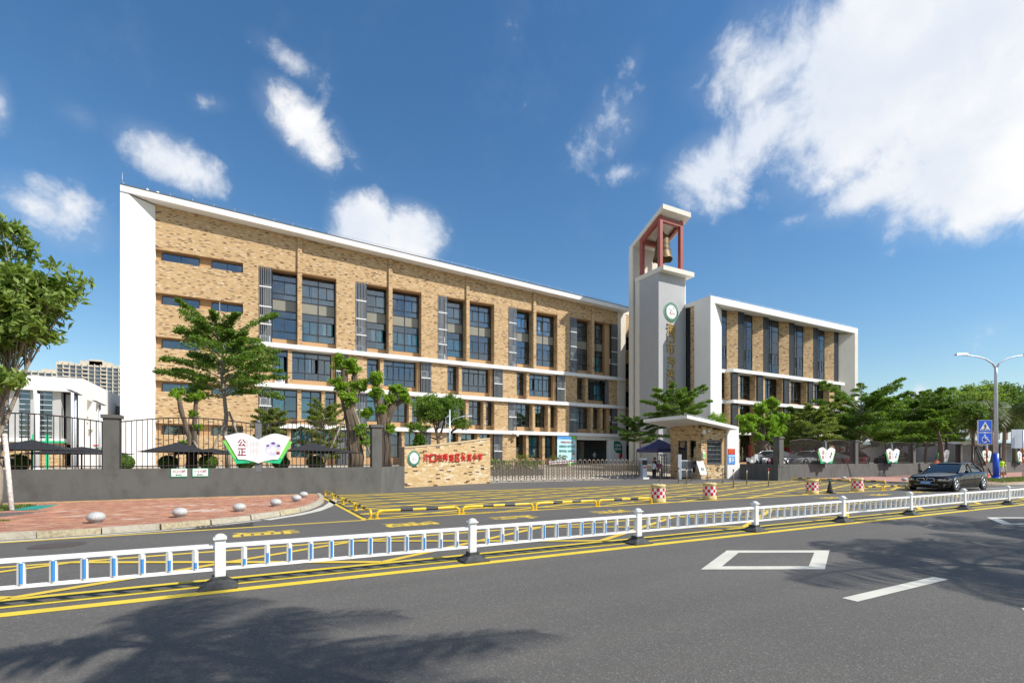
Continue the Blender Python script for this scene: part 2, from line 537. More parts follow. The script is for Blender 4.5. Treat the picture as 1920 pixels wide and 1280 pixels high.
M['leaf_small'] = leaf_mat('small_leaf', (0.075, 0.150, 0.020), (0.190, 0.300, 0.045), 0.38)
M['leaf_bright'] = leaf_mat('bright_leaf', (0.120, 0.235, 0.018), (0.310, 0.460, 0.050), 0.40)
M['leaf_olive'] = leaf_mat('olive_leaf', (0.120, 0.165, 0.030), (0.270, 0.320, 0.080), 0.40)
M['leaf_deep'] = leaf_mat('deep_leaf', (0.050, 0.105, 0.020), (0.150, 0.235, 0.045), 0.36)
M['leaf_ball'] = leaf_mat('clipped_leaf', (0.050, 0.115, 0.010), (0.150, 0.265, 0.030), 0.25)
M['leaf_palm'] = leaf_mat('palm_leaf', (0.050, 0.085, 0.020), (0.150, 0.190, 0.060), 0.22)
M['grass'] = leaf_mat('grass_blade', (0.07, 0.12, 0.02), (0.20, 0.26, 0.06), 0.3)
M['navy'] = plain('navy_canvas', (0.028, 0.030, 0.115), 0.6, 0.0, 0.2, 6.0)
M['black_canvas'] = plain('black_canvas', (0.022, 0.024, 0.028), 0.7, 0.0, 0.2)
M['tyre'] = plain('tyre_rubber', (0.016, 0.016, 0.017), 0.8, 0.0, 0.1)
M['chrome'] = plain('chrome', (0.72, 0.73, 0.75), 0.12, 1.0, 0.02)
M['alloy'] = plain('alloy_wheel', (0.62, 0.63, 0.65), 0.28, 0.9, 0.04)
M['car_glass'] = plain('tinted_car_glass', (0.016, 0.022, 0.026), 0.03, 0.0, 0.05, spec=0.9)
M['lamp_clear'] = plain('headlamp_lens', (0.42, 0.42, 0.40), 0.06, 0.3, 0.1, 20.0)
M['tower_stone'] = plain('cream_tower_cladding', (0.60, 0.54, 0.44), 0.85, 0.0, 0.08, 0.3)
M['far_window'] = plain('far_window_glass', (0.085, 0.115, 0.15), 0.15, 0.0, 0.2, 0.6)
M['brown_panel'] = plain('brown_panel', (0.17, 0.085, 0.055), 0.7, 0.0, 0.15)
M['pale_roof'] = plain('pale_roof', (0.58, 0.60, 0.62), 0.5, 0.0, 0.06, 0.5)
M['teal_roof'] = plain('teal_grey_roof', (0.36, 0.47, 0.48), 0.5, 0.0, 0.06, 0.5)
M['pale_panel'] = plain('pale_grey_panel', (0.56, 0.55, 0.53), 0.7, 0.0, 0.06, 0.6)
M['hair'] = plain('black_hair', (0.012, 0.010, 0.009), 0.5)
M['skin'] = plain('skin', (0.48, 0.27, 0.18), 0.6, 0.0, 0.08)
M['hi_vis'] = plain('lime_shirt', (0.52, 0.78, 0.03), 0.8, 0.0, 0.1)
M['cloth_white'] = plain('white_cloth', (0.68, 0.69, 0.72), 0.85, 0.0, 0.08)
M['cloth_black'] = plain('black_cloth', (0.018, 0.018, 0.020), 0.85, 0.0, 0.2)
M['cloth_pink'] = plain('pink_cloth', (0.58, 0.10, 0.24), 0.85, 0.0, 0.2)
M['cloth_grey'] = plain('grey_cloth', (0.24, 0.25, 0.28), 0.85, 0.0, 0.15)
M['cloth_orange'] = plain('orange_cloth', (0.50, 0.11, 0.03), 0.85, 0.0, 0.15)
M['teal_mat'] = plain('teal_net', (0.02, 0.26, 0.22), 0.8, 0.0, 0.15)
M['manhole'] = plain('rusty_iron_cover', (0.105, 0.085, 0.075), 0.7, 0.3, 0.25, 16.0, 0.4, 45)
M['flower_red'] = leaf_mat('red_flower', (0.45, 0.03, 0.05), (0.70, 0.10, 0.10), 0.3)


def car_paint(name, col, rough=0.25, coat=1.0):
    m, t, b = mat(name)
    b.inputs['Base Color'].default_value = col + (1,)
    b.inputs['Roughness'].default_value = 0.5
    b.inputs['Metallic'].default_value = 0.0
    b.inputs['Specular IOR Level'].default_value = 0.0
    b.inputs['Coat Weight'].default_value = coat
    b.inputs['Coat Roughness'].default_value = 0.03
    return m


M['car_black'] = car_paint('black_car_paint', (0.004, 0.004, 0.005))
M['car_silver'] = car_paint('silver_car_paint', (0.42, 0.43, 0.45))
M['car_red'] = car_paint('red_car_paint', (0.28, 0.012, 0.016))
M['car_grey'] = car_paint('dark_grey_car_paint', (0.06, 0.065, 0.075))
M['car_white'] = car_paint('white_car_paint', (0.68, 0.69, 0.70))

# ---------------------------------------------------------------- mesh helpers
WLOC = {}


class MB:
    """collects faces and links them as ONE mesh object"""
    def __init__(s):
        s.v, s.f, s.mi, s.sm, s.mats = [], [], [], [], []

    def slot(s, m):
        m = M[m] if isinstance(m, str) else m
        if m not in s.mats:
            s.mats.append(m)
        return s.mats.index(m)

    def add(s, vs, fs, m, smooth=False):
        k = len(s.v)
        i = s.slot(m)
        s.v.extend([tuple(p) for p in vs])
        for f in fs:
            s.f.append(tuple(k + a for a in f))
            s.mi.append(i)
            s.sm.append(smooth)

    def quad(s, a, b, c, d, m):
        s.add([a, b, c, d], [(0, 1, 2, 3)], m)

    def box(s, x0, x1, y0, y1, z0, z1, m):
        s.add([(x0, y0, z0), (x1, y0, z0), (x1, y1, z0), (x0, y1, z0), (x0, y0, z1), (x1, y0, z1), (x1, y1, z1), (x0, y1, z1)],
              [(0, 3, 2, 1), (4, 5, 6, 7), (0, 1, 5, 4), (1, 2, 6, 5), (2, 3, 7, 6), (3, 0, 4, 7)], m)

    def hexa(s, lo, hi, m):
        s.add(list(lo) + list(hi), [(0, 3, 2, 1), (4, 5, 6, 7), (0, 1, 5, 4), (1, 2, 6, 5), (2, 3, 7, 6), (3, 0, 4, 7)], m)

    def prism(s, poly, a, b, m, axis='z'):
        """poly: 2D points, extruded a..b along axis ('z': xy poly, 'y': xz poly, 'x': yz poly)"""
        n = len(poly)

        def P(p, h):
            return (p[0], p[1], h) if axis == 'z' else ((p[0], h, p[1]) if axis == 'y' else (h, p[0], p[1]))
        vs = [P(p, a) for p in poly] + [P(p, b) for p in poly]
        fs = [tuple(range(n - 1, -1, -1)), tuple(range(n, 2 * n))]
        fs += [(i, (i + 1) % n, n + (i + 1) % n, n + i) for i in range(n)]
        s.add(vs, fs, m)

    def tube(s, pts, rad, m, n=8, caps=True, smooth=True, flat=1.0):
        pts = [Vector(p) for p in pts]
        if not isinstance(rad, (list, tuple)):
            rad = [rad] * len(pts)
        k = len(s.v)
        i0 = s.slot(m)
        up = Vector((0, 0, 1))
        d0 = (pts[1] - pts[0]).normalized()
        ref = up if abs(d0.dot(up)) < 0.9 else Vector((1, 0, 0))
        a = d0.cross(ref).normalized()
        for j, p in enumerate(pts):
            if j == 0:
                d = pts[1] - pts[0]
            elif j == len(pts) - 1:
                d = pts[-1] - pts[-2]
            else:
                d = (pts[j + 1] - pts[j]).normalized() + (pts[j] - pts[j - 1]).normalized()
            d.normalize()
            a = (a - d * a.dot(d))
            if a.length < 1e-6:
                a = d.orthogonal()
            a.normalize()
            b = d.cross(a)
            for q in range(n):
                t = 2 * math.pi * q / n
                s.v.append(tuple(p + (a * math.cos(t) + b * math.sin(t) * flat) * rad[j]))
        for j in range(len(pts) - 1):
            for q in range(n):
                s.f.append((k + j * n + q, k + j * n + (q + 1) % n, k + (j + 1) * n + (q + 1) % n, k + (j + 1) * n + q))
                s.mi.append(i0)
                s.sm.append(smooth)
        if caps:
            s.f.append(tuple(k + q for q in range(n - 1, -1, -1)))
            s.f.append(tuple(k + (len(pts) - 1) * n + q for q in range(n)))
            s.mi += [i0, i0]
            s.sm += [False, False]

    def lathe(s, prof, m, c=(0, 0, 0), n=20, smooth=True, axis='z', caps=True):
        k = len(s.v)
        i0 = s.slot(m)
        for (r, h) in prof:
            for q in range(n):
                t = 2 * math.pi * q / n
                x, y = r * math.cos(t), r * math.sin(t)
                if axis == 'z':
                    s.v.append((c[0] + x, c[1] + y, c[2] + h))
                elif axis == 'y':
                    s.v.append((c[0] + x, c[1] + h, c[2] + y))
                else:
                    s.v.append((c[0] + h, c[1] + x, c[2] + y))
        L = len(prof)
        for j in range(L - 1):
            for q in range(n):
                s.f.append((k + j * n + q, k + j * n + (q + 1) % n, k + (j + 1) * n + (q + 1) % n, k + (j + 1) * n + q))
                s.mi.append(i0)
                s.sm.append(smooth)
        if caps:
            s.f.append(tuple(k + q for q in range(n - 1, -1, -1)))
            s.f.append(tuple(k + (L - 1) * n + q for q in range(n)))
            s.mi += [i0, i0]
            s.sm += [False, False]

    def disc(s, c, r, m, n=28, nrm='y', h=0.01, rx=None):
        """thin disc facing -y (nrm 'y') or up"""
        rx = rx or r
        if nrm == 'y':
            poly = [(c[0] + rx * math.cos(2 * math.pi * q / n), c[2] + r * math.sin(2 * math.pi * q / n)) for q in range(n)]
            s.prism(poly, c[1] - h, c[1], m, 'y')
        else:
            poly = [(c[0] + rx * math.cos(2 * math.pi * q / n), c[1] + r * math.sin(2 * math.pi * q / n)) for q in range(n)]
            s.prism(poly, c[2], c[2] + h, m, 'z')

    def xf(s, mtx):
        s.v = [tuple(mtx @ Vector(p)) for p in s.v]
        return s

    def merge(s, o, mtx=None):
        k = len(s.v)
        s.v.extend([tuple(mtx @ Vector(p)) for p in o.v] if mtx else o.v)
        mp = [s.slot(m) for m in o.mats]
        s.f.extend(tuple(k + a for a in f) for f in o.f)
        s.mi.extend(mp[i] for i in o.mi)
        s.sm.extend(o.sm)

    def mesh(s, name, off=(0, 0, 0)):
        me = bpy.data.meshes.new(name)
        if off != (0, 0, 0):
            vs = [(p[0] - off[0], p[1] - off[1], p[2] - off[2]) for p in s.v]
        else:
            vs = s.v
        me.from_pydata(vs, [], s.f)
        for m in s.mats:
            me.materials.append(m)
        if s.f:
            me.polygons.foreach_set('material_index', s.mi)
            me.polygons.foreach_set('use_smooth', s.sm)
        me.update()
        return me

    def build(s, name, parent=None):
        off = WLOC.get(parent.name, (0, 0, 0)) if parent else (0, 0, 0)
        o = bpy.data.objects.new(name, s.mesh(name, tuple(off)))
        COL.objects.link(o)
        if parent:
            o.parent = parent
            WLOC[o.name] = tuple(off)
        return o


def thing(name, label, cat, loc=(0, 0, 0), group=None):
    o = bpy.data.objects.new(name, None)
    COL.objects.link(o)
    o.empty_display_size = 0.3
    o.location = loc
    o['label'] = label
    o['category'] = cat
    if group:
        o['group'] = group
    WLOC[o.name] = tuple(loc)
    return o


def tag(o, label, cat, group=None):
    o['label'] = label
    o['category'] = cat
    if group:
        o['group'] = group
    return o


def struct(name, mb):
    o = mb.build(name)
    o['kind'] = 'structure'
    return o


def stuff(o):
    o['kind'] = 'stuff'
    return o


def copy_part(src, parent, loc=(0, 0, 0), rot=(0, 0, 0), name=None):
    """another piece sharing the mesh of src"""
    o = src.copy()
    if name:
        o.name = name
    COL.objects.link(o)
    o.parent = parent
    o.location = loc
    o.rotation_euler = rot
    return o


def copy_thing(src, loc, rz=0.0, label=None, scale=None):
    r = src.copy()
    COL.objects.link(r)
    r.location = loc
    r.rotation_euler = (0, 0, rz)
    if scale:
        r.scale = scale
    if label:
        r['label'] = label
    for c in list(src.children):
        k = c.copy()
        COL.objects.link(k)
        k.parent = r
        for g in list(c.children):
            h = g.copy()
            COL.objects.link(h)
            h.parent = k
    return r


# ---------------------------------------------------------------- lettering (glyph outlines turned into meshes)
_TX = {}


def glyphs(body, extrude=0.02, bold=0.0):
    key = (body, extrude, bold)
    if key not in _TX:
        c = bpy.data.curves.new('lettering', 'FONT')
        c.body = body
        c.extrude = extrude
        c.offset = bold
        c.resolution_u = 3
        o = bpy.data.objects.new('lettering', c)
        COL.objects.link(o)
        bpy.context.view_layer.update()
        me = bpy.data.meshes.new_from_object(o.evaluated_get(bpy.context.evaluated_depsgraph_get()))
        vs = [tuple(v.co) for v in me.vertices]
        fs = [tuple(p.vertices) for p in me.polygons]
        bpy.data.objects.remove(o)
        bpy.data.meshes.remove(me)
        bpy.data.curves.remove(c)
        x0, x1 = min(v[0] for v in vs), max(v[0] for v in vs)
        y0, y1 = min(v[1] for v in vs), max(v[1] for v in vs)
        _TX[key] = (vs, fs, x0, x1, y0, y1)
    return _TX[key]


def put_text(mb, body, m, org, ux, uy, w=None, h=None, extrude=0.02, bold=0.0):
    """lays the text in the box org..org+ux*w, org+uy*h (stretched to it); ux, uy are unit vectors"""
    vs, fs, x0, x1, y0, y1 = glyphs(body, extrude, bold)
    ux, uy = Vector(ux), Vector(uy)
    uz = ux.cross(uy)
    org = Vector(org)
    if w is None:
        w = h * (x1 - x0) / (y1 - y0)
    if h is None:
        h = w * (y1 - y0) / (x1 - x0)
    mb.add([org + ux * ((v[0] - x0) / (x1 - x0) * w) + uy * ((v[1] - y0) / (y1 - y0) * h) + uz * v[2] for v in vs], fs, m)


# ---------------------------------------------------------------- bricks laid one by one
BRICK_MATS = ['brick_tan', 'brick_buff', 'brick_ochre', 'brick_white', 'brick_dark']


def brick_courses(parent, org, ux, un, width, top, nmax=300, bl=0.33, bh=0.082, holes=(), seed=1, z0=0.0):
    """bricks on a wall face: org bottom-left, ux along the face, un outward normal, top(u) gives the height"""
    rr = random.Random(seed)
    ux, un, org = Vector(ux), Vector(un), Vector(org)
    items = []
    row = 0
    z = z0
    while z < max(top(0), top(width)):
        off = rr.random() * bl
        u = -off
        while u < width:
            a, b = max(u, 0) + 0.005, min(u + bl, width) - 0.005
            u += bl
            if b - a < 0.05:
                continue
            zt = min(top(a), top(b)) - 0.02
            if z + bh > zt:
                continue
            if any(b > h[0] and a < h[1] and z + bh > h[2] and z < h[3] for h in holes):
                parts = []
                h = [h for h in holes if b > h[0] and a < h[1] and z + bh > h[2] and z < h[3]][0]
                if h[0] - a > 0.06:
                    parts.append((a, h[0]))
                if b - h[1] > 0.06:
                    parts.append((h[1], b))
            else:
                parts = [(a, b)]
            q = rr.random()
            m = 4 if q < 0.075 else (3 if q < 0.17 else rr.choice([0, 0, 1, 1, 2]))
            for (pa, pb) in parts:
                items.append((pa, pb, z + 0.004, z + bh - 0.004, m, rr.uniform(0.010, 0.016)))
        z += bh
        row += 1

    def geo(mb, it):
        a, b, za, zb, m, d = it
        p = [org + ux * a, org + ux * b]
        lo = [p[0] + Vector((0, 0, za)), p[1] + Vector((0, 0, za)), p[1] + Vector((0, 0, za)) + un * d, p[0] + Vector((0, 0, za)) + un * d]
        hi = [q + Vector((0, 0, zb - za)) for q in lo]
        mb.hexa(lo, hi, BRICK_MATS[m])
    rr.shuffle(items)
    full = [i for i in items if i[1] - i[0] > bl - 0.02]
    one = full[:nmax]
    rest = [i for i in items if i not in set(one)]
    base = {}
    off = Vector(WLOC[parent.name])
    for it in one:
        m = it[4]
        if m not in base:
            mb = MB()
            geo(mb, (0, bl - 0.01, 0, bh - 0.008, m, 0.013))
            mb.v = [tuple(Vector(p) - org) for p in mb.v]
            base[m] = mb.mesh('brick')
        o = bpy.data.objects.new('brick', base[m])
        COL.objects.link(o)
        o.parent = parent
        o.location = org + ux * it[0] + Vector((0, 0, it[2])) - off + un * (it[5] - 0.013)
    mb = MB()
    for it in rest:
        geo(mb, it)
    if rest:
        stuff(mb.build('brick_course', parent))


# ---------------------------------------------------------------- leaves
def leaf_mesh(name, cen, nrm, axis, size, mats, width=0.45, fold=0.25):
    """cen, nrm, axis: (n,3) arrays; each leaf is a folded four-cornered blade"""
    n = len(cen)
    nrm = nrm / np.maximum(np.linalg.norm(nrm, axis=1, keepdims=True), 1e-6)
    axis = axis - nrm * np.sum(axis * nrm, axis=1, keepdims=True)
    axis = axis / np.maximum(np.linalg.norm(axis, axis=1, keepdims=True), 1e-6)
    side = np.cross(nrm, axis)
    s = size[:, None]
    v = np.empty((n, 4, 3))
    v[:, 0] = cen - axis * s * 0.5
    v[:, 1] = cen + side * s * width * 0.5 + nrm * s * fold * 0.3 - axis * s * 0.02
    v[:, 2] = cen + axis * s * 0.5 - nrm * s * 0.1
    v[:, 3] = cen - side * s * width * 0.5 + nrm * s * fold * 0.3 - axis * s * 0.02
    me = bpy.data.meshes.new(name)
    me.vertices.add(4 * n)
    me.vertices.foreach_set('co', v.reshape(-1).astype(np.float32))
    me.loops.add(6 * n)
    idx = np.arange(n)[:, None] * 4 + np.array([0, 1, 2, 0, 2, 3])[None, :]
    me.loops.foreach_set('vertex_index', idx.reshape(-1).astype(np.int32))
    me.polygons.add(2 * n)
    me.polygons.foreach_set('loop_start', (np.arange(2 * n) * 3).astype(np.int32))
    me.polygons.foreach_set('loop_total', np.full(2 * n, 3, np.int32))
    for m in mats:
        me.materials.append(M[m])
    me.update()
    me.validate()
    return me


def leaves_on(nr, pts, per, spread, flat=1.0, size=(0.1, 0.16), up=0.7, droop=0.0, outward=None):
    """scatter leaves round points; returns arrays"""
    pts = np.asarray(pts, float)
    c = np.repeat(pts, per, axis=0)
    n = len(c)
    d = nr.normal(size=(n, 3))
    d /= np.maximum(np.linalg.norm(d, axis=1, keepdims=True), 1e-6)
    d *= (nr.random((n, 1)) ** 0.5)
    sp = np.repeat(np.asarray(spread, float), per) if np.ndim(spread) else np.full(n, spread)
    off = d * sp[:, None]
    off[:, 2] *= flat
    cen = c + off
    nrm = nr.normal(size=(n, 3)) * (1 - up) + np.array([0, 0, 1.0]) * up
    ax = nr.normal(size=(n, 3))
    ax[:, 2] = ax[:, 2] * 0.4 - droop
    if outward is not None:
        ax += (cen - np.asarray(outward)) * 0.5
    sz = nr.uniform(size[0], size[1], n)
    return cen, nrm, ax, sz


def crown_object(name, parts, matname, parent, width=0.45, fold=0.25):
    cen = np.concatenate([p[0] for p in parts])
    nrm = np.concatenate([p[1] for p in parts])
    ax = np.concatenate([p[2] for p in parts])
    sz = np.concatenate([p[3] for p in parts])
    cen = cen - np.array(WLOC[parent.name])
    o = bpy.data.objects.new(name, leaf_mesh(name, cen, nrm, ax, sz, [matname], width, fold))
    COL.objects.link(o)
    o.parent = parent
    return o


def curve_pts(p0, p1, bend, n=6):
    p0, p1 = Vector(p0), Vector(p1)
    b = Vector(bend)
    return [p0.lerp(p1, i / n) + b * (4 * (i / n) * (1 - i / n)) for i in range(n + 1)]


def umbrella_tree(label, x, y, zb, ztop, zc, hw, seed, trunk_r=0.09, lean=(0, 0), dens=1.0, leaf='leaf_small', group=None, size=(0.13, 0.2), tiers=7, skew=0.0, name='umbrella_tree'):
    """slim pale stem; long ascending branches that level out into flat sprays of small leaves, gaps between"""
    rr = random.Random(seed)
    nr = np.random.default_rng(seed)
    t = thing(name, label, 'tree', (x, y, zb), group)
    top = Vector((x + lean[0], y + lean[1], ztop - 0.25))
    base = Vector((x, y, zb))
    wob = [Vector((rr.uniform(-.07, .07), rr.uniform(-.07, .07), 0)) * (0 < i < 9) for i in range(10)]
    tp = [base.lerp(top, i / 9) + wob[i] for i in range(10)]
    tr = MB()
    tr.tube(tp, [trunk_r * (1 - 0.86 * i / 9) for i in range(10)], 'bark_pale', 8)
    br = MB()
    pts, sp = [], []
    H = ztop - zc
    nb = tiers * 5
    for k in range(nb):
        fz = (k + rr.random()) / nb
        a = k * 2.39996 + rr.uniform(-0.5, 0.5)
        prof = 0.84 + 0.55 * fz - 0.80 * fz * fz
        L = hw * max(0.25, prof) * rr.choice([0.55, 0.75, 0.9, 1.0, 1.08])
        el = R(6 + 36 * fz + rr.uniform(-8, 12))
        z = zc + H * 0.66 * fz - L * 0.10
        fr = min(0.985, max(0.12, (z - zb) / (top.z - zb)))
        c = base.lerp(top, fr)
        tip = c + Vector((math.cos(a) * L, math.sin(a) * L, L * math.tan(el) * 0.75 + skew * math.cos(a) * L))
        if tip.z > ztop + 0.1:
            tip.z = ztop + rr.uniform(-.25, .1)
        cp = curve_pts(c, tip, (0, 0, L * 0.07), 7)
        br.tube(cp, [max(0.006, trunk_r * 0.34 * (1 - 0.88 * i / 7)) for i in range(8)], 'bark_pale', 5, caps=False)
        for i in range(2, 8):
            f = i / 7
            pts.append(cp[i])
            sp.append(0.11 + 0.055 * L)
            for sgn in (-1, 1):
                if rr.random() < 0.88:
                    tl = L * 0.56 * (1.12 - f) * rr.uniform(0.4, 1.15)
                    ta = a + sgn * rr.uniform(0.5, 1.1)
                    e = cp[i] + Vector((math.cos(ta) * tl, math.sin(ta) * tl, rr.uniform(0.0, 0.35) * tl))
                    br.tube([cp[i], e], [0.010, 0.004], 'bark_pale', 4, caps=False)
                    for q in (0.3, 0.55, 0.8, 1.0):
                        pts.append(cp[i].lerp(e, q))
                        sp.append(0.09 + 0.05 * L)
    tr.build('trunk', t)
    br.build('limb', t)
    per = max(3, int(14 * dens))
    size = (size[0] * .78, size[1] * .80)
    parts = [leaves_on(nr, [tuple(p) for p in pts], per, [q * 1.12 for q in sp], 0.55, size, 0.5)]
    crown_object('crown', parts, leaf, t, 0.5)
    return t


def leafy_tree(label, x, y, zb, blobs, seed, trunk_r=0.14, fork=None, n_leaf=14000, leaf='leaf_broad', group=None, size=(0.2, 0.34), droop=0.7, name='leafy_tree', clump=0.34, up=0.35, bark='bark', width=0.42, twigs=46):
    """limbs reach into each lobe; leaves sit in clumps on the twigs, thin at the rim.  blobs: (dx,dy,z,rx,ry,rz)"""
    rr = random.Random(seed)
    nr = np.random.default_rng(seed)
    t = thing(name, label, 'tree', (x, y, zb), group)
    fz = fork if fork else zb + 2.2
    f = Vector((x + rr.uniform(-.1, .1), y, fz))
    tr = MB()
    tr.tube(curve_pts((x, y, zb), f, (0.06, 0.03, 0), 6), [trunk_r * (1.25 if i == 0 else 1 - 0.25 * i / 6) for i in range(7)], bark, 9)
    lm = MB()
    vol = sum(b[3] * b[4] * b[5] for b in blobs)
    parts = []
    for (dx, dy, z, rx, ry, rz) in blobs:
        c = Vector((x + dx, y + dy, z))
        cp = curve_pts(f, c, (rr.uniform(-.2, .2), rr.uniform(-.2, .2), -0.15), 6)
        lm.tube(cp, [trunk_r * (0.62 - 0.5 * i / 6) for i in range(7)], bark, 6, caps=False)
        nt = max(6, int(twigs * (rx * ry * rz / vol) ** 0.7))
        cps = []
        for k in range(nt):
            u = nr.normal(size=3)
            u /= np.linalg.norm(u)
            if u[2] < -0.55:
                u[2] *= -0.6
            q = rr.uniform(0.55, 1.05) if rr.random() < 0.75 else rr.uniform(0.2, 0.6)
            e = c + Vector((u[0] * rx * q, u[1] * ry * q, u[2] * rz * q))
            s0 = cp[rr.choice([3, 4, 5, 6])]
            tw = curve_pts(s0, e, (0, 0, 0.12), 4)
            lm.tube(tw, [0.022, 0.018, 0.014, 0.010, 0.005], bark, 4, caps=False)
            cps += [tuple(e), tuple(e), tuple(tw[3])]
        per = max(2, int(n_leaf * (rx * ry * rz / vol) / len(cps)))
        cl = clump * (rx * ry * rz) ** (1 / 3)
        parts.append(leaves_on(nr, cps, per, cl, 0.8, size, up, droop, outward=(c.x, c.y, c.z)))
    tr.build('trunk', t)
    lm.build('limb', t)
    crown_object('crown', parts, leaf, t, width)
    return t


def pollard_tree(label, x, y, zb, stems, tufts, seed, leaf='leaf_bright', group=None, size=(0.1, 0.17), n=2600, bark='bark', props=(), name='pollarded_tree', up=0.4):
    """lopped trunks with sprouting tufts.  stems: list of (points, radii); tufts: (dx,dy,z,r)"""
    rr = random.Random(seed)
    nr = np.random.default_rng(seed)
    t = thing(name, label, 'tree', (x, y, zb), group)
    tr = MB()
    for (ps, rs) in stems:
        P_ = [Vector((x + p[0], y + p[1], p[2])) for p in ps]
        fine = []
        rad = []
        for i in range(len(P_) - 1):
            for j in range(3):
                fine.append(P_[i].lerp(P_[i + 1], j / 3) + Vector((rr.uniform(-1, 1), rr.uniform(-1, 1), 0)) * rs[i] * 0.16)
                rad.append((rs[i] + (rs[i + 1] - rs[i]) * j / 3) * rr.uniform(0.88, 1.14))
        fine.append(P_[-1])
        rad.append(rs[-1])
        tr.tube(fine, rad, bark, 9)
        if rs[0] > 0.16:
            # hanging roots fluted down the stem
            for q in range(7):
                a = q * 0.9 + rr.random()
                off = [Vector((math.cos(a), math.sin(a), 0)) * r * 1.0 for r in rad]
                k = max(2, int(len(fine) * rr.uniform(0.5, 0.9)))
                tr.tube([fine[i] + off[i] for i in range(k)], [rs[0] * rr.uniform(0.14, 0.26)] * k, bark, 5)
    tr.build('trunk', t)
    if props:
        for (a, b) in props:
            p = MB()
            p.tube([(x + a[0], y + a[1], a[2]), (x + b[0], y + b[1], b[2])], [0.055, 0.05], 'bark_pale', 7)
            p.build('prop', t)
    tot = sum(q[3] ** 2 for q in tufts)
    parts = []
    tw = MB()
    for (dx, dy, z, r) in tufts:
        c = Vector((x + dx, y + dy, z))
        ps = []
        for k in range(16):
            u = nr.normal(size=3)
            u /= np.linalg.norm(u)
            u[2] = u[2] * 0.8 + 0.15
            e = c + Vector(u) * r * rr.uniform(0.45, 1.0)
            tw.tube([c, e], [0.012, 0.005], bark, 4, caps=False)
            ps += [tuple(c.lerp(e, 0.6)), tuple(e)]
        per = max(3, int(n * r * r / tot / len(ps)))
        parts.append(leaves_on(nr, ps, per, r * 0.34, 0.9, size, up, 0.1))
    tw.build('twig', t)
    crown_object('crown', parts, leaf, t, 0.5)
    return t


def palm_tree(label, x, y, zb, h, seed, nf=16, L=2.6, group=None, lean=(0, 0), droop=1.0, leaf='leaf_palm', trunk_r=0.14):
    rr = random.Random(seed)
    t = thing('palm_tree', label, 'palm', (x, y, zb), group)
    tr = MB()
    top = Vector((x + lean[0], y + lean[1], zb + h))
    tr.tube(curve_pts((x, y, zb), top, (lean[0] * 0.1, 0, 0), 12), [trunk_r * (1.3 - 0.5 * i / 12) * (1.04 if i % 2 else 0.97) for i in range(13)], 'bark_pale', 9)
    tr.build('trunk', t)
    cen, nrm, ax, sz = [], [], [], []
    for k in range(nf):
        a = 6.283 * k / nf * 1.0 + rr.uniform(-.25, .25)
        el = rr.uniform(-0.15, 1.15)
        mb = MB()
        Lk = L * rr.uniform(0.85, 1.1)
        pts = []
        d = Vector((math.cos(a) * math.cos(el), math.sin(a) * math.cos(el), math.sin(el)))
        p = top.copy()
        for i in range(12):
            pts.append(p.copy())
            p = p + d * Lk / 11
            d = (d + Vector((0, 0, -0.13 * droop))).normalized()
        mb.tube(pts, [0.035 * (1 - i / 13) + 0.004 for i in range(12)], 'leaf_palm', 5, caps=False)
        vs, fs = [], []
        for i in range(2, 12):
            for j in range(3):
                f = (i + j / 3) / 12
                if i == 11 and j:
                    continue
                q = pts[i] if i == 11 else pts[i].lerp(pts[i + 1], j / 3)
                dd = (pts[min(11, i + 1)] - pts[i - 1]).normalized()
                sd = dd.cross(Vector((0, 0, 1)))
                if sd.length < 0.05:
                    sd = Vector((1, 0, 0))
                sd.normalize()
                ll = L * 0.30 * math.sin(math.pi * min(0.97, f * 0.9 + 0.1)) ** 0.6
                for s in (-1, 1):
                    dr = (sd * s + dd * 0.55 + Vector((0, 0, -0.38 * droop * rr.uniform(0.5, 1.4)))).normalized()
                    m_ = q + dr * ll * 0.55 + Vector((0, 0, 0.02))
                    e = q + dr * ll + Vector((0, 0, -0.22 * ll * droop))
                    w = dd * 0.022 * L / 2.6
                    b = len(vs)
                    vs += [q - w, q + w, m_ + w, e, m_ - w]
                    fs += [(b, b + 1, b + 2, b + 4), (b + 4, b + 2, b + 3)]
        mb.add(vs, fs, leaf)
        mb.build('frond', t)
    return t

# ================================================================ GROUND, ROAD, PAVEMENTS
mb = MB()
mb.quad((-900, -500, 0), (1100, -500, 0), (1100, 1500, 0), (-900, 1500, 0), 'asphalt')
struct('ground', mb)

# kerb line of the left pavement (curves away to the forecourt)
KL = [(-40, 12.75), (-9, 12.95), (-4.3, 13.08), (-3.0, 13.16), (-1.9, 13.36), (-1.0, 13.72), (0.0, 14.4), (0.75, 15.2), (1.3, 16.05), (1.75, 17.2), (2.1, 18.6), (2.35, 20.2), (2.45, 22.28)]
KR = [(36.1, 22.5), (36.2, 20.6), (36.4, 18.6), (36.75, 17.0), (37.3, 15.5), (38.0, 14.3), (38.9, 13.3), (40.2, 12.55), (42.0, 12.15), (45.0, 11.95), (90, 11.6)]


def resample(line, step):
    out = [Vector((line[0][0], line[0][1], 0))]
    acc = 0
    for i in range(len(line) - 1):
        a, b = Vector((*line[i], 0)), Vector((*line[i + 1], 0))
        L = (b - a).length
        d = step - acc
        while d <= L:
            out.append(a.lerp(b, d / L))
            d += step
        acc = (acc + L) % step if d > L else acc
        acc = L - (d - step)
    out.append(Vector((*line[-1], 0)))
    return out


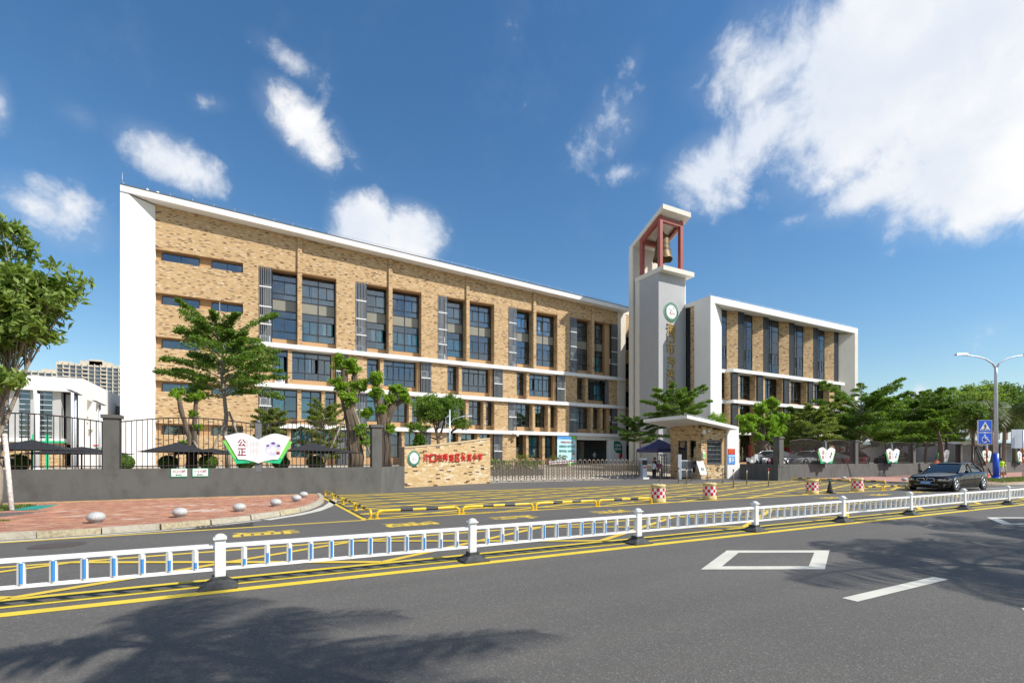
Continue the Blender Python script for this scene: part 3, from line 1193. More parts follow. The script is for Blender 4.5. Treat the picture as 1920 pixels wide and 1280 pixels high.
def ribbon(mb, line, w0, w1, z, m):
    """strip along a polyline between left offsets w0 and w1"""
    P_ = [Vector((p[0], p[1], 0)) for p in line]
    L, Rr = [], []
    for i, p in enumerate(P_):
        d = (P_[min(i + 1, len(P_) - 1)] - P_[max(i - 1, 0)]).normalized()
        n = Vector((-d.y, d.x, 0))
        L.append(p + n * w0)
        Rr.append(p + n * w1)
    for i in range(len(P_) - 1):
        mb.quad((L[i].x, L[i].y, z), (L[i + 1].x, L[i + 1].y, z), (Rr[i + 1].x, Rr[i + 1].y, z), (Rr[i].x, Rr[i].y, z), m)


def inside(poly, x, y):
    c = False
    j = len(poly) - 1
    for i in range(len(poly)):
        xi, yi = poly[i]
        xj, yj = poly[j]
        if (yi > y) != (yj > y) and x < (xj - xi) * (y - yi) / (yj - yi) + xi:
            c = not c
        j = i
    return c


def pavement(name, kline, back, left, right):
    """raised bed, kerb stones one by one; returns the bed"""
    mb = MB()
    poly = [(p[0], p[1]) for p in kline] + back
    mb.prism(poly, 0.0, 0.10, 'mortar')
    bed = struct(name, mb)
    WLOC[bed.name] = (0, 0, 0)
    pts = resample(kline, 0.98)
    for i in range(len(pts) - 1):
        a, b = pts[i], pts[i + 1]
        if not (left < a.x < right) or (b - a).length < 0.3:
            continue
        d = (b - a).normalized()
        n = Vector((d.y, -d.x, 0))
        a2, b2 = a + d * 0.0025, b - d * 0.0025
        dz = rng.uniform(-0.008, 0.008)
        k = MB()
        w = 0.17
        lo = [a2 + n * 0.0, b2 + n * 0.0, b2 + n * w, a2 + n * w]
        hi = [p + Vector((0, 0, 0.128 + dz)) for p in (a2, b2, b2 + n * (w - 0.02), a2 + n * (w - 0.02))]
        k.hexa(lo, hi, rng.choice(['kerb', 'kerb_dirty']))
        k.build('kerb_stone', bed)
    return bed


bedL = pavement('pavement', KL, [(-40, 22.3)], -9.5, 2.6)
bedR = pavement('pavement', KR, [(90, 22.5)], 36, 62)

# pavers of the left pavement, laid one by one
polyL = [(p[0], p[1]) for p in KL] + [(-40, 22.28)]
pit = (-8.0, -5.35, 18.75, 20.7)
patch = [(-12, 16.8), (-5.6, 16.75), (-4.9, 18.3), (-5.6, 18.2), (-12, 17.6)]
cells = []
y = 12.8
r_ = 0
prr = random.Random(3)
while y < 22.2:
    x = -8.6 - (0.1 if r_ % 2 else 0)
    while x < 2.5:
        cx, cy_ = x + 0.1, y + 0.05
        if inside(polyL, x + 0.02, y + 0.01) and inside(polyL, x + 0.19, y + 0.01) and inside(polyL, x + 0.1, y + 0.09) \
           and not (pit[0] < cx < pit[1] and pit[2] < cy_ < pit[3]) and not inside(patch, cx, cy_) and cy_ < 22.2:
            chalk = any(math.hypot((cx - q_[0]) / q_[2], (cy_ - q_[1]) / q_[3]) < prr.uniform(.3, 1.1) for q_ in ((-2.6, 14.9, .5, .25), (-1.0, 16.3, 1.0, .5), (-3.4, 16.2, .7, .2), (.4, 17.6, .7, .6), (-1.9, 18.4, 1.2, .4), (-4.6, 17.8, .5, .2)))
            m = 'paver_y' if 21.55 < cy_ < 21.9 else ('paver_p' if chalk and prr.random() < .6 else prr.choice(['paver_a', 'paver_a', 'paver_b', 'paver_c']))
            # size in the picture falls with distance
            dist = math.hypot(cx, cy_)
            vis = cx > -0.62 * cy_ + 2.2
            cells.append((dist if cx > -cy_ * 0.35 else dist + 3, x, y, m, prr.uniform(-0.003, 0.004)))
        x += 0.2
    y += 0.1
    r_ += 1
cells.sort()
pm = {}
for m in ('paver_a', 'paver_b', 'paver_c', 'paver_y', 'paver_p'):
    q = MB()
    q.hexa([(0.003, 0.003, 0), (0.197, 0.003, 0), (0.197, 0.097, 0), (0.003, 0.097, 0)],
           [(0.006, 0.006, 0.022), (0.194, 0.006, 0.022), (0.194, 0.094, 0.022), (0.006, 0.094, 0.022)], m)
    pm[m] = q.mesh('paver')
for c in cells[:300]:
    o = bpy.data.objects.new('paver', pm[c[3]])
    COL.objects.link(o)
    o.parent = bedL
    o.location = (c[1], c[2], 0.10 + c[4] - 0.004)
q = MB()
for c in cells[300:]:
    x, y, z = c[1], c[2], 0.096 + c[4]
    q.add([(x + .003, y + .003, z), (x + .197, y + .003, z), (x + .197, y + .097, z), (x + .003, y + .097, z),
           (x + .006, y + .006, z + .022), (x + .194, y + .006, z + .022), (x + .194, y + .094, z + .022), (x + .006, y + .094, z + .022)],
          [(4, 5, 6, 7), (0, 1, 5, 4), (1, 2, 6, 5), (2, 3, 7, 6), (3, 0, 4, 7)], c[3])
stuff(q.build('paver_field', bedL))
# tree pit, tarmac patch
mb = MB()
mb.box(pit[0], pit[1], pit[2], pit[3], 0.09, 0.104, 'soil')
struct('tree_pit', mb)
mb = MB()
mb.prism(patch, 0.098, 0.112, 'asphalt')
struct('tarmac_patch', mb)
mb = MB()
mb.quad((-5.95, 18.85, 0.112), (-5.38, 19.0, 0.112), (-5.4, 20.6, 0.122), (-6.1, 20.5, 0.115), 'teal_mat')
tag(mb.build('teal_net'), 'teal green netting lying on the tree pit', 'net')
# right pavement surface
mb = MB()
mb.prism([(p[0] + 0.06, p[1] + 0.05) for p in KR[:-1]] + [(89.9, 11.9), (89.9, 22.4), (36.2, 22.4)], 0.098, 0.116, 'paving_red')
struct('paving', mb)

# grass on the verges
def grass_patch(name, poly, n, z, seed, hmax=0.09):
    nr = np.random.default_rng(seed)
    xs = [p[0] for p in poly]
    ys = [p[1] for p in poly]
    pts = []
    while len(pts) < n:
        a, b = nr.uniform(min(xs), max(xs)), nr.uniform(min(ys), max(ys))
        if inside(poly, a, b):
            pts.append((a, b, z + 0.03))
    c = np.array(pts)
    m = len(c)
    nrm = nr.normal(size=(m, 3))
    nrm[:, 2] *= 0.4
    ax = nr.normal(size=(m, 3)) * 0.5 + np.array([0, 0, 1.0])
    o = bpy.data.objects.new(name, leaf_mesh(name, c, nrm, ax, nr.uniform(0.05, hmax, m), ['grass'], 0.28, 0.1))
    COL.objects.link(o)
    stuff(o)


grass_patch('grass', [(-8.5, 13.9), (-5.25, 14.9), (-4.95, 15.7), (-5.4, 16.0), (-8.5, 15.4)], 2600, 0.1, 2)
grass_patch('grass', [(-7.9, 18.8), (-6.1, 18.8), (-5.9, 20.6), (-7.9, 20.7)], 1800, 0.1, 3, 0.16)
mb = MB()
mb.prism([(41.2, 12.75), (89, 12.2), (89, 15.9), (48, 16.0), (44, 15.4)], 0.114, 0.122, 'soil')
struct('verge', mb)
grass_patch('verge_grass', [(41.2, 12.75), (89, 12.2), (89, 15.9), (48, 16.0), (44, 15.4)], 16000, 0.115, 4, 0.16)

# ---------------------------------------------------------------- painted markings (sheets 4 mm apart)
Z1, Z2, Z3 = 0.004, 0.008, 0.012


def strip(mb, a, b, w, z, m):
    a, b = Vector((*a, 0)), Vector((*b, 0))
    d = (b - a).normalized()
    n = Vector((-d.y, d.x, 0)) * (w / 2)
    mb.quad((a.x - n.x, a.y - n.y, z), (b.x - n.x, b.y - n.y, z), (b.x + n.x, b.y + n.y, z), (a.x + n.x, a.y + n.y, z), m)


def yline(y, x0=-60, x1=140, w=0.12, m='yellow_paint_new', z=Z1):
    mb = MB()
    strip(mb, (x0, y), (x1, y), w, z, m)
    struct('yellow_line', mb)


yline(6.71, w=0.17)
yline(7.07, w=0.13)
yline(7.40, w=0.13)
yline(9.68, w=0.13, m='yellow_paint')
mb = MB()
strip(mb, (-60, 12.42), (-4.3, 12.56), 0.14, Z1, 'yellow_paint')
strip(mb, (-4.3, 12.56), (2.6, 12.86), 0.14, Z1, 'yellow_paint')
struct('yellow_line', mb)
# crossed hatching of the lane beside the guardrail
mb = MB()
x = 1.75 - 4.12 * 6
while x < 110:
    strip(mb, (x, 7.47), (x + 4.1, 9.62), 0.14, Z2, 'yellow_paint')
    strip(mb, (x, 9.62), (x + 4.1, 7.47), 0.14, Z3, 'yellow_paint')
    x += 4.12
struct('yellow_hatching', mb)
# forecourt box and its net of crossing lines
BX0, BX1, BY0, BY1 = 2.65, 35.0, 12.98, 22.3
mb = MB()
strip(mb, (BX0, BY0), (BX1, BY0), 0.17, Z1, 'yellow_paint')
strip(mb, (BX0, BY1), (BX1, BY1), 0.20, Z1, 'yellow_paint')
strip(mb, (BX0 - 0.06, BY0 - 0.06), (BX0 - 0.06, BY1 + 0.06), 0.14, Z2, 'yellow_paint')
strip(mb, (BX1, BY0 - 0.06), (BX1, BY1 + 0.06), 0.12, Z2, 'yellow_paint')
tan = math.tan(R(19.5))
k = -12
while k < 22:
    c0 = BY0 + k * 1.31

    def clip(sgn, c0):
        pts = []
        # y = c0 + sgn*tan*(x-BX0)
        xa, xb = BX0, BX1
        ya, yb = c0, c0 + sgn * tan * (BX1 - BX0)
        for lim in (BY0, BY1):
            pass
        def cl(xa, ya, xb, yb):
            t0, t1 = 0.0, 1.0
            dy = yb - ya
            for lo, hi in ((BY0, BY1),):
                if abs(dy) < 1e-9:
                    return None
                ta, tb = (lo - ya) / dy, (hi - ya) / dy
                if ta > tb:
                    ta, tb = tb, ta
                t0, t1 = max(t0, ta), min(t1, tb)
            if t1 - t0 < 0.01:
                return None
            return (xa + (xb - xa) * t0, ya + dy * t0), (xa + (xb - xa) * t1, ya + dy * t1)
        return cl(xa, ya, xb, yb)
    for sgn, z in ((1, Z2), (-1, Z3)):
        s_ = clip(sgn, c0)
        if s_:
            strip(mb, s_[0], s_[1], 0.19, z, 'yellow_paint')
    k += 1
struct('yellow_box_marking', mb)
# white edge line following the left kerb
mb = MB()
ribbon(mb, [(p[0], p[1]) for p in KL[:7]], -0.45, -0.33, Z1, 'white_paint')
ribbon(mb, [(p[0], p[1]) for p in KL[6:-1]], -0.62, -0.34, Z2, 'white_paint')
struct('white_edge_line', mb)
mb = MB()
strip(mb, (30, 11.25), (140, 10.9), 0.15, Z1, 'white_paint')
strip(mb, (36.5, 10.55), (140, 10.2), 0.15, Z1, 'white_paint')
struct('white_edge_line', mb)


def diamond(cx, cy, a, b, w):
    mb = MB()
    o = [(cx - a, cy), (cx, cy - b), (cx + a, cy), (cx, cy + b)]
    f = 1 - w
    i = [(cx - a * f, cy), (cx, cy - b * f), (cx + a * f, cy), (cx, cy + b * f)]
    for k in range(4):
        q = (k + 1) % 4
        mb.quad((*o[k], Z1), (*o[q], Z1), (*i[q], Z1), (*i[k], Z1), 'white_paint')
    struct('white_diamond_marking', mb)


diamond(7.16, 4.88, 1.56, 0.81, 0.28)
diamond(17.4, 4.88, 1.56, 0.81, 0.28)
diamond(27.6, 4.88, 1.56, 0.81, 0.28)
diamond(7.1, 1.24, 1.56, 0.81, 0.28)
for x in (5.84 - 6.3, 5.84, 5.84 + 6.3, 5.84 + 12.6, 5.84 + 18.9, 5.84 + 25.2):
    if x < 5:
        continue
    mb = MB()
    strip(mb, (x, 3.055), (x + 2.12, 3.055), 0.16, Z1, 'white_paint')
    struct('white_lane_dash', mb)
# lettering on the lane in front of the forecourt (read by drivers heading +X)
for ch, x0 in (('道', -0.36), ('通', 2.74), ('防', 5.58), ('消', 8.82), ('道', 20.1), ('通', 23.7), ('防', 27.3)):
    mb = MB()
    put_text(mb, ch, 'yellow_paint', (x0, 11.88, Z1), (0, -1, 0), (1, 0, 0), 0.66, 1.30, 0.0, 0.02)
    struct('road_lettering', mb)
# storm drain and inspection cover
mb = MB()
for i in range(11):
    mb.box(-1.1 + i * 0.10 - 0.04 * 0, -1.1 + i * 0.10 + 0.07, 12.93 + i * 0.033, 13.28 + i * 0.033, 0.002, 0.012, 'manhole')
mb.box(-1.15, 0.05, 12.9, 13.7, 0.0005, 0.0035, 'black_paint')
struct('drain_grate', mb)
mb = MB()
mb.disc((-3.08, 11.7, 0.001), 0.40, 'manhole', 40, 'z', 0.006)
mb.disc((-3.08, 11.7, 0.007), 0.33, 'manhole', 40, 'z', 0.003)
for i in range(5):
    mb.box(-3.30 + i * 0.1, -3.26 + i * 0.1, 11.48, 11.92, 0.0101, 0.013, 'manhole')
tag(mb.build('manhole_cover'), 'round rusty iron manhole cover in the lane by the kerb', 'manhole cover')

# ---------------------------------------------------------------- the school's raised yard behind the walls
mb = MB()
mb.prism([(-60, 22.62), (5.2, 22.62), (6.85, 25.0), (7.2, 26.9), (13.8, 29.7), (13.8, 49.9), (-60, 90)], 0.0, 1.0, 'yard')
struct('school_yard', mb)
mb = MB()
mb.prism([(34.4, 25.9), (34.4, 22.85), (140, 22.4), (140, 90), (36.0, 90), (36.0, 27.3)], 0.0, 0.98, 'yard')
struct('school_yard', mb)
mb = MB()
mb.hexa([(13.8, 30.9, -0.1), (36, 30.9, -0.1), (36, 49.9, -0.1), (13.8, 49.9, -0.1)], [(13.8, 30.9, 0.012), (36, 30.9, 0.012), (36, 49.9, 0.9), (13.8, 49.9, 0.9)], 'yard')
struct('entrance_court', mb)
mb = MB()
mb.box(-60, 140, 66, 140, 0.0, 0.9, 'yard')
struct('playground', mb)

# ================================================================ SCHOOL BUILDING, LEFT WING
YB = 50.25      # face of the brick piers
YW = 51.15      # window plane
YS = 49.95      # front of the floor slabs
sb = thing('school_building', 'long tan brick school block with white gable and sloping roof edge', 'building', (17, 51, 0))


def roof_z(x):
    return 22.42 - 0.0427 * x


def grid_window(parent, x0, x1, y, z0, z1, cols, rows, spandrels=(), twin=(), curtain=0, fr=0.065, glass='glass', name='window', xsplit=None):
    """aluminium frame with panes; rows: fractions from the top"""
    mb = MB()
    d0, d1 = y - 0.05, y + 0.05
    mb.box(x0, x1, d0, d1, z1 - fr, z1, 'dark_metal')
    mb.box(x0, x1, d0, d1, z0, z0 + fr, 'dark_metal')
    mb.box(x0, x0 + fr, d0, d1, z0 + fr, z1 - fr, 'dark_metal')
    mb.box(x1 - fr, x1, d0, d1, z0 + fr, z1 - fr, 'dark_metal')
    xs = xsplit or [x0 + (x1 - x0) * i / cols for i in range(cols + 1)]
    zs = [z1 - (z1 - z0) * f for f in rows]
    for xx in xs[1:-1]:
        mb.box(xx - fr * .65, xx + fr * .65, d0 + 0.003, d1 - 0.003, z0 + fr, z1 - fr, 'dark_metal')
    for zz in zs[1:-1]:
        a = x0 + fr
        mb.box(a, x1 - fr, d0 + 0.006, d1 - 0.006, zz - 0.042, zz + 0.042, 'dark_metal')
    for c in range(len(xs) - 1):
        for r in twin:
            xm = (xs[c] + xs[c + 1]) / 2
            mb.box(xm - 0.034, xm + 0.034, d0 + 0.012, d1 - 0.012, zs[r + 1] + 0.03, zs[r] - 0.03, 'dark_metal')
    w = mb.build(name, parent)
    for c in range(len(xs) - 1):
        for r in range(len(rows) - 1):
            a, b = xs[c] + 0.02, xs[c + 1] - 0.02
            za, zb = zs[r + 1] + 0.015, zs[r] - 0.015
            p = MB()
            if r in spandrels:
                p.box(a, b, y - 0.012, y + 0.02, za, zb, 'spandrel')
                p.build('spandrel_panel', w)
            elif r in twin:
                # two sliding leaves, one a little in front, some pushed aside
                xm = (a + b) / 2
                sh = 0.0
                if rng.random() < 0.18:
                    sh = (b - a) * 0.22
                p.box(a, xm, y - 0.006, y + 0.006, za, zb, glass)
                p.build('pane', w)
                p2 = MB()
                p2.box(xm - sh, b - sh, y + 0.012, y + 0.022, za, zb, glass)
                p2.build('pane', w)
            else:
                p.box(a, b, y - 0.006, y + 0.006, za, zb, glass)
                p.build('pane', w)
    if curtain:
        # gathered curtains hung just behind the glass
        for cc_ in curtain:
            ca, cb, ctop, cbot = cc_[:4]
            cm_ = cc_[4] if len(cc_) > 4 else 'curtain'
            p = MB()
            n = max(6, int((cb - ca) * 9))
            for i in range(n):
                u0, u1 = ca + (cb - ca) * i / n, ca + (cb - ca) * (i + 1) / n
                ya = y + 0.20 + 0.05 * math.sin(i * 2.1)
                yb = y + 0.20 + 0.05 * math.sin((i + 1) * 2.1)
                p.add([(u0, ya, cbot), (u1, yb, cbot), (u1, yb, ctop), (u0, ya, ctop)], [(0, 1, 2, 3)], cm_, True)
            p.build('curtain' if cm_ == 'curtain' else 'blind', w)
    return w


def vlouvre(parent, x0, x1, y, z0, z1, tie):
    """upright slats on cross ties, in front of an air-conditioner niche"""
    mb = MB()
    mb.box(x1 - 0.05, x1, y - 0.07, y + 0.07, z0, z1, 'dark_metal')
    mb.box(x0, x0 + 0.04, y - 0.07, y + 0.07, z0, z1, 'dark_metal')
    for zz in tie:
        mb.box(x0 + 0.04, x1 - 0.05, y - 0.12, y + 0.05, zz - 0.05, zz + 0.05, 'white_metal')
    w = mb.build('louvre', parent)
    n = 7
    for i in range(n):
        xx = x0 + 0.09 + (x1 - x0 - 0.2) * i / (n - 1)
        p = MB()
        p.box(xx - 0.022, xx + 0.022, y - 0.10, y - 0.032, z0 + 0.02, z1 - 0.02, 'slat_metal')
        p.build('slat', w)
    return w


# white gable at the left end, splayed towards the street
mb = MB()
gp = [(-9.2, 49.25), (-8.76, 49.25), (-7.05, YB), (-7.05, 64), (-9.2, 64)]
n = len(gp)
mb.add([(p[0], p[1], 0) for p in gp] + [(p[0], p[1], roof_z(p[0]) - 0.002) for p in gp],
       [tuple(range(n - 1, -1, -1)), tuple(range(n, 2 * n))] + [(i, (i + 1) % n, n + (i + 1) % n, n + i) for i in range(n)], 'white_plaster')
mb.build('gable_wall', sb)
# roof slab with its white fascia, following the slope
mb = MB()
xr = 43.25
mb.hexa([(-9.2, 49.25, roof_z(-9.2) + .12), (xr, 49.25, roof_z(xr) + .12), (xr, 64, roof_z(xr)), (-9.2, 64, roof_z(-9.2))],
        [(-9.2, 49.25, roof_z(-9.2) + .62), (xr, 49.25, roof_z(xr) + .62), (xr, 64, roof_z(xr) + .5), (-9.2, 64, roof_z(-9.2) + .5)], 'white_plaster')
rf = mb.build('roof', sb)
mb = MB()
mb.hexa([(-9.18, 49.23, roof_z(-9.2) + .622), (xr, 49.23, roof_z(xr) + .622), (xr, 49.7, roof_z(xr) + .622), (-9.18, 49.7, roof_z(-9.2) + .622)],
        [(-9.18, 49.23, roof_z(-9.2) + .70), (xr, 49.23, roof_z(xr) + .70), (xr, 49.7, roof_z(xr) + .70), (-9.18, 49.7, roof_z(-9.2) + .70)], 'wall_grey')
mb.build('coping', rf)
mb = MB()
for i in range(34):
    xx = -9.0 + i * 1.55
    z = roof_z(xx) + .70
    mb.tube([(xx, 49.45, z), (xx, 49.45, z + 0.28)], 0.012, 'galv', 4)
mb.tube([(-9.0, 49.45, roof_z(-9) + .98), (42.5, 49.45, roof_z(42.5) + .98)], 0.012, 'galv', 4)
mb.tube([(-9.1, 49.5, roof_z(-9) + .7), (-9.1, 49.5, roof_z(-9) + 1.7)], 0.014, 'galv', 4)
mb.build('lightning_wire', rf)
mb = MB()
for xx in (-7.6, -6.9):
    mb = MB()
    mb.tube([(xx, 50.4, roof_z(xx) + .3), (xx, 50.4, roof_z(xx) + 1.25)], 0.10, 'white_plaster', 10)
    mb.build('vent_pipe', rf)

# brick wall above the tall windows, up to the roof
X_L, X_R = -7.05, 42.24


def brick(name, x0, x1, y0, y1, z0, z1):
    mb = MB()
    mb.box(x0, x1, y0, y1, z0, z1, 'brick')
    return mb.build(name, sb)


mb = MB()
mb.prism([(X_L, 19.14), (X_R, 19.14), (X_R, roof_z(X_R) + 0.1), (X_L, roof_z(X_L) + 0.1)], YB, YB + 0.5, 'brick', 'y')
mb.build('brick_wall', sb)
mb = MB()
mb.box(0.63, X_R, YB + 0.03, YW + 0.1, 19.06, 19.137, 'tan_plaster')
mb.build('lintel', sb)

# solid brick end bay with its strips of small windows
bands = [(18.23, 19.14), (14.57, 15.50), (10.91, 11.83), (7.26, 8.17), (3.65, 4.58)]
prev = 0.6
for (a, b) in reversed(bands):
    brick('brick_wall', X_L, 0.62, YB, YB + 0.5, prev, a)
    brick('brick_wall', -0.62, 0.615, YB + 0.004, YB + 0.49, a, b)
    mb = MB()
    mb.box(X_L, -0.62, YB + 0.42, YB + 0.6, a, b, 'tan_plaster')
    mb.box(X_L, -0.62, YB + 0.02, YB + 0.42, b - 0.02, b + 0.001, 'tan_plaster')
    mb.build('window_band', sb)
    for (u0, u1) in ((-6.62, -3.95), (-3.02, -0.66)):
        grid_window(sb, u0, u1, YB + 0.36, a + 0.02, b - 0.16, 2, (0, 1), glass='glass_dark', fr=0.05)
    prev = b

TOPS = [12.23, 8.56, 4.85]
# floor slabs
for i, zt in enumerate(TOPS):
    x0 = (0.32, 0.32, 0.9)[i]
    mb = MB()
    mb.box(x0, 43.3, YS, 53.0, zt - 0.40, zt, 'white_plaster')
    mb.build('floor_slab', sb)
# narrow brick strip between window end bay and the bays (varies by storey)
brick('brick_wall', 0.62, 1.74, YB + 0.01, YB + 0.9, 8.56, 11.83)
brick('brick_wall', 0.62, 1.62, YB + 0.01, YB + 0.9, 0.6, 4.45)

P = 8.52
TALL = (0, .125, .31, .40, .57, .68, .88, 1.0)
AC = []
ctall = {(0, 1): [(0.1, 0.45), (0.52, 0.93)], (1, 1): [(0.04, 0.5), (0.5, 0.96)], (2, 0): [(0.05, 0.95)], (2, 1): [(0.0, 0.2)], (3, 1): [(0.02, 0.25)], (1, 0): [(0.55, 0.85)], (4, 1): [(0.1, 0.85)], (0, 0): [(0.0, 0.08)]}
blinds = {(0, 1): [(0.02, 0.3), (0.33, 0.97)], (1, 1): [(0.5, 0.98)], (1, 0): [(0.45, 0.95)], (2, 0): [(0.05, 0.95)], (2, 1): [(0.05, 0.95)], (3, 0): [(0.1, 0.9)], (3, 1): [(0.05, 0.9)], (0, 0): [(0.5, 0.95)]}
for k in range(5):
    o = P * k
    last = (k == 4)
    # ---- upper tall storeys
    z0, z1 = 12.235, 19.10
    vlouvre(sb, o + 0.63, o + 1.72, YB + 0.06, z0, z1, (13.9, 15.5, 17.3))
    mb = MB()
    mb.box(o + 0.63, o + 1.74, YW + 0.02, YW + 0.12, z0, z1, 'wall_grey')  # dark grey puts the shade of the brick niche into its wall colour
    mb.build('shade_grey_niche_wall', sb)
    AC.append((o + 1.15, YB + 0.52, 12.235, k, 'fourth'))
    AC.append((o + 1.15, YB + 0.52, 14.1, k, 'fifth'))
    mb = MB()
    mb.box(o + 3.86, o + 4.24, YB - 0.20, YW + 0.1, z0, roof_z(o + 4) + 0.11, 'brick')
    mb.build('brick_column', sb)
    e2 = o + (7.34 if not last else 6.35)
    mb = MB()
    mb.box(o + 1.74, o + 3.86, YW - 0.12, YW + 0.1, z0, 12.84, 'tan_plaster')
    mb.box(o + 4.24, e2 + (0.06 if not last else 0.75), YW - 0.12, YW + 0.1, z0, 12.84, 'tan_plaster')
    mb.build('window_sill', sb)
    def cur(key, a, b):
        L_ = []
        for (u, v) in ctall.get(key, []):
            L_.append((a + (b - a) * u, a + (b - a) * v, 14.95, 12.9))
        for (u, v) in blinds.get(key, []):
            L_.append((a + (b - a) * u, a + (b - a) * v, 18.3, 16.4, 'blind'))
        return L_
    a, b = o + 1.74, o + 3.86
    grid_window(sb, a, b, YW, 12.84, 19.06, 1, TALL, (3,), (1, 5), cur((k, 0), a, b))
    a, b = o + 4.24, e2
    grid_window(sb, a, b, YW, 12.84, 19.06, 2, TALL, (3,), (1, 5), cur((k, 1), a, b))
    if not last:
        mb = MB()
        mb.box(e2, o + 9.15, YB, YW + 0.12, z0, 19.139, 'brick')
        mb.build('brick_pier', sb)
    else:
        mb = MB()
        mb.box(e2, o + 7.1, YB + 0.35, YW + 0.1, z0, 19.06, 'tan_plaster')
        mb.build('reveal', sb)
        vlouvre(sb, o + 7.1, 42.22, YB + 0.06, z0, z1, (13.9, 15.5, 17.3))
        mb = MB()
        mb.box(o + 7.1, 42.24, YW + 0.02, YW + 0.12, z0, z1, 'wall_grey')
        mb.build('shade_grey_niche_wall', sb)
        AC.append((41.62, YB + 0.5, 13.9, 5, 'fifth'))
    # ---- third storey: narrow window, column, wide window, slats, pier
    z0, z1 = 8.565, 11.828
    rows3 = (0, .22, .74, 1.0)
    mb = MB()
    mb.box(o + 3.04, o + 3.40, YB, YW + 0.1, z0, z1, 'brick')
    mb.build('brick_column', sb)
    we = o + (6.95 if not last else 6.35)
    mb = MB()
    mb.box(o + 1.74, o + 3.04, YW - 0.12, YW + 0.1, z0, 9.14, 'tan_plaster')
    mb.box(o + 3.40, we, YW - 0.12, YW + 0.1, z0, 9.14, 'tan_plaster')
    mb.build('window_sill', sb)
    c3 = {0: [(o + 2.3, o + 2.7, 11.0, 9.2)], 1: [(o + 1.8, o + 2.1, 11.3, 9.2)]}.get(k, [])
    grid_window(sb, o + 1.74, o + 3.04, YW, 9.14, z1 - 0.02, 1, rows3, (), (1,), c3)
    c3 = {0: [(o + 4.6, o + 4.85, 11.2, 9.2), (o + 6.6, o + 6.9, 11.2, 9.2)], 1: [(o + 3.5, o + 3.8, 11.2, 9.2)], 4: [(o + 5.2, o + 6.2, 11.2, 9.2)]}.get(k, [])
    grid_window(sb, o + 3.40, we, YW, 9.14, z1 - 0.02, 3, rows3, (), (1,), c3)
    if not last:
        mb = MB()
        mb.box(we, o + 7.28, YB + 0.30, YW + 0.1, z0, z1, 'tan_plaster')
        mb.build('reveal', sb)
        vlouvre(sb, o + 7.28, o + 8.42, YB + 0.06, z0, z1, (10.15,))
        mb = MB()
        mb.box(o + 7.28, o + 8.42, YW + 0.02, YW + 0.12, z0, z1, 'wall_grey')
        mb.build('shade_grey_niche_wall', sb)
        AC.append((o + 7.85, YB + 0.5, 10.25, k, 'third'))
        mb = MB()
        mb.box(o + 8.42, o + 10.24, YB + 0.003, YW + 0.12, z0, z1, 'brick')
        mb.build('brick_pier', sb)
    else:
        mb = MB()
        mb.box(we, 40.95, YB + 0.2, YB + 0.3, z0, z1, 'slat_dark')
        mb.build('louvre', sb)
        mb = MB()
        mb.box(40.95, 42.24, YB + 0.003, YW + 0.12, z0, z1, 'brick')
        mb.build('brick_pier', sb)
    # ---- second storey: slats, window, column, window, column, narrow window, pier
    z0, z1 = 4.855, 8.158
    vlouvre(sb, o + 0.60, o + 1.72, YB + 0.06, z0, z1, (6.45,))
    mb = MB()
    mb.box(o + 0.60, o + 1.74, YW + 0.02, YW + 0.12, z0, z1, 'wall_grey')
    mb.build('shade_grey_niche_wall', sb)
    AC.append((o + 1.15, YB + 0.5, 6.52, k, 'second'))
    for (ca, cb) in ((3.86, 4.20), (6.0, 6.32)):
        if last and ca == 6.0:
            ca, cb = 5.42, 5.72
        mb = MB()
        mb.box(o + ca, o + cb, YB, YW + 0.1, z0, z1, 'brick')
        mb.build('brick_column', sb)
    seg = [(1.74, 3.86, 2), (4.20, 6.0, 2), (6.32, 7.36, 1)] if not last else [(1.74, 3.86, 2), (4.20, 5.42, 1), (5.72, 6.6, 1)]
    mb = MB()
    for (a, b, c) in seg:
        mb.box(o + a, o + b, YW - 0.12, YW + 0.1, z0, 5.42, 'tan_plaster')
    mb.build('window_sill', sb)
    for q, (a, b, c) in enumerate(seg):
        cc = []
        if (k, q) in ((0, 0), (0, 1), (1, 0), (1, 2), (3, 2), (4, 0)):
            cc = [(o + a + 0.1, o + a + (b - a) * 0.48, 7.9, 5.5)]
        grid_window(sb, o + a, o + b, YW, 5.42, z1 - 0.02, c, (0, .24, .74, 1.0), (), (1,) if c == 1 else (), cc)
    if not last:
        mb = MB()
        mb.box(o + 7.36, o + 9.13, YB + 0.003, YW + 0.12, z0, z1, 'brick')
        mb.build('brick_pier', sb)
    else:
        mb = MB()
        mb.box(o + 6.6, o + 7.15, YB + 0.35, YW + 0.1, z0, z1, 'tan_plaster')
        mb.build('reveal', sb)
        vlouvre(sb, o + 7.15, 42.22, YB + 0.06, z0, z1, (6.35,))
        AC.append((41.62, YB + 0.5, 6.5, 5, 'second'))
    # ---- ground storey
    if last:
        continue
    z0, z1 = 0.6, 4.448
    for (ca, cb) in ((2.98, 3.30), (5.22, 5.54)):
        mb = MB()
        mb.box(o + ca, o + cb, YB, YW + 0.1, z0, z1, 'brick')
        mb.build('brick_column', sb)
    seg = [(1.62, 2.98, 1), (3.30, 5.22, 2), (5.54, 7.10, 2)]
    mb = MB()
    for (a, b, c) in seg:
        mb.box(o + a, o + b, YW - 0.12, YW + 0.1, z0, 1.75, 'tan_plaster')
    mb.box(o + 7.10, o + 7.27, YB + 0.3, YW + 0.1, z0, z1, 'tan_plaster')
    mb.build('window_sill', sb)
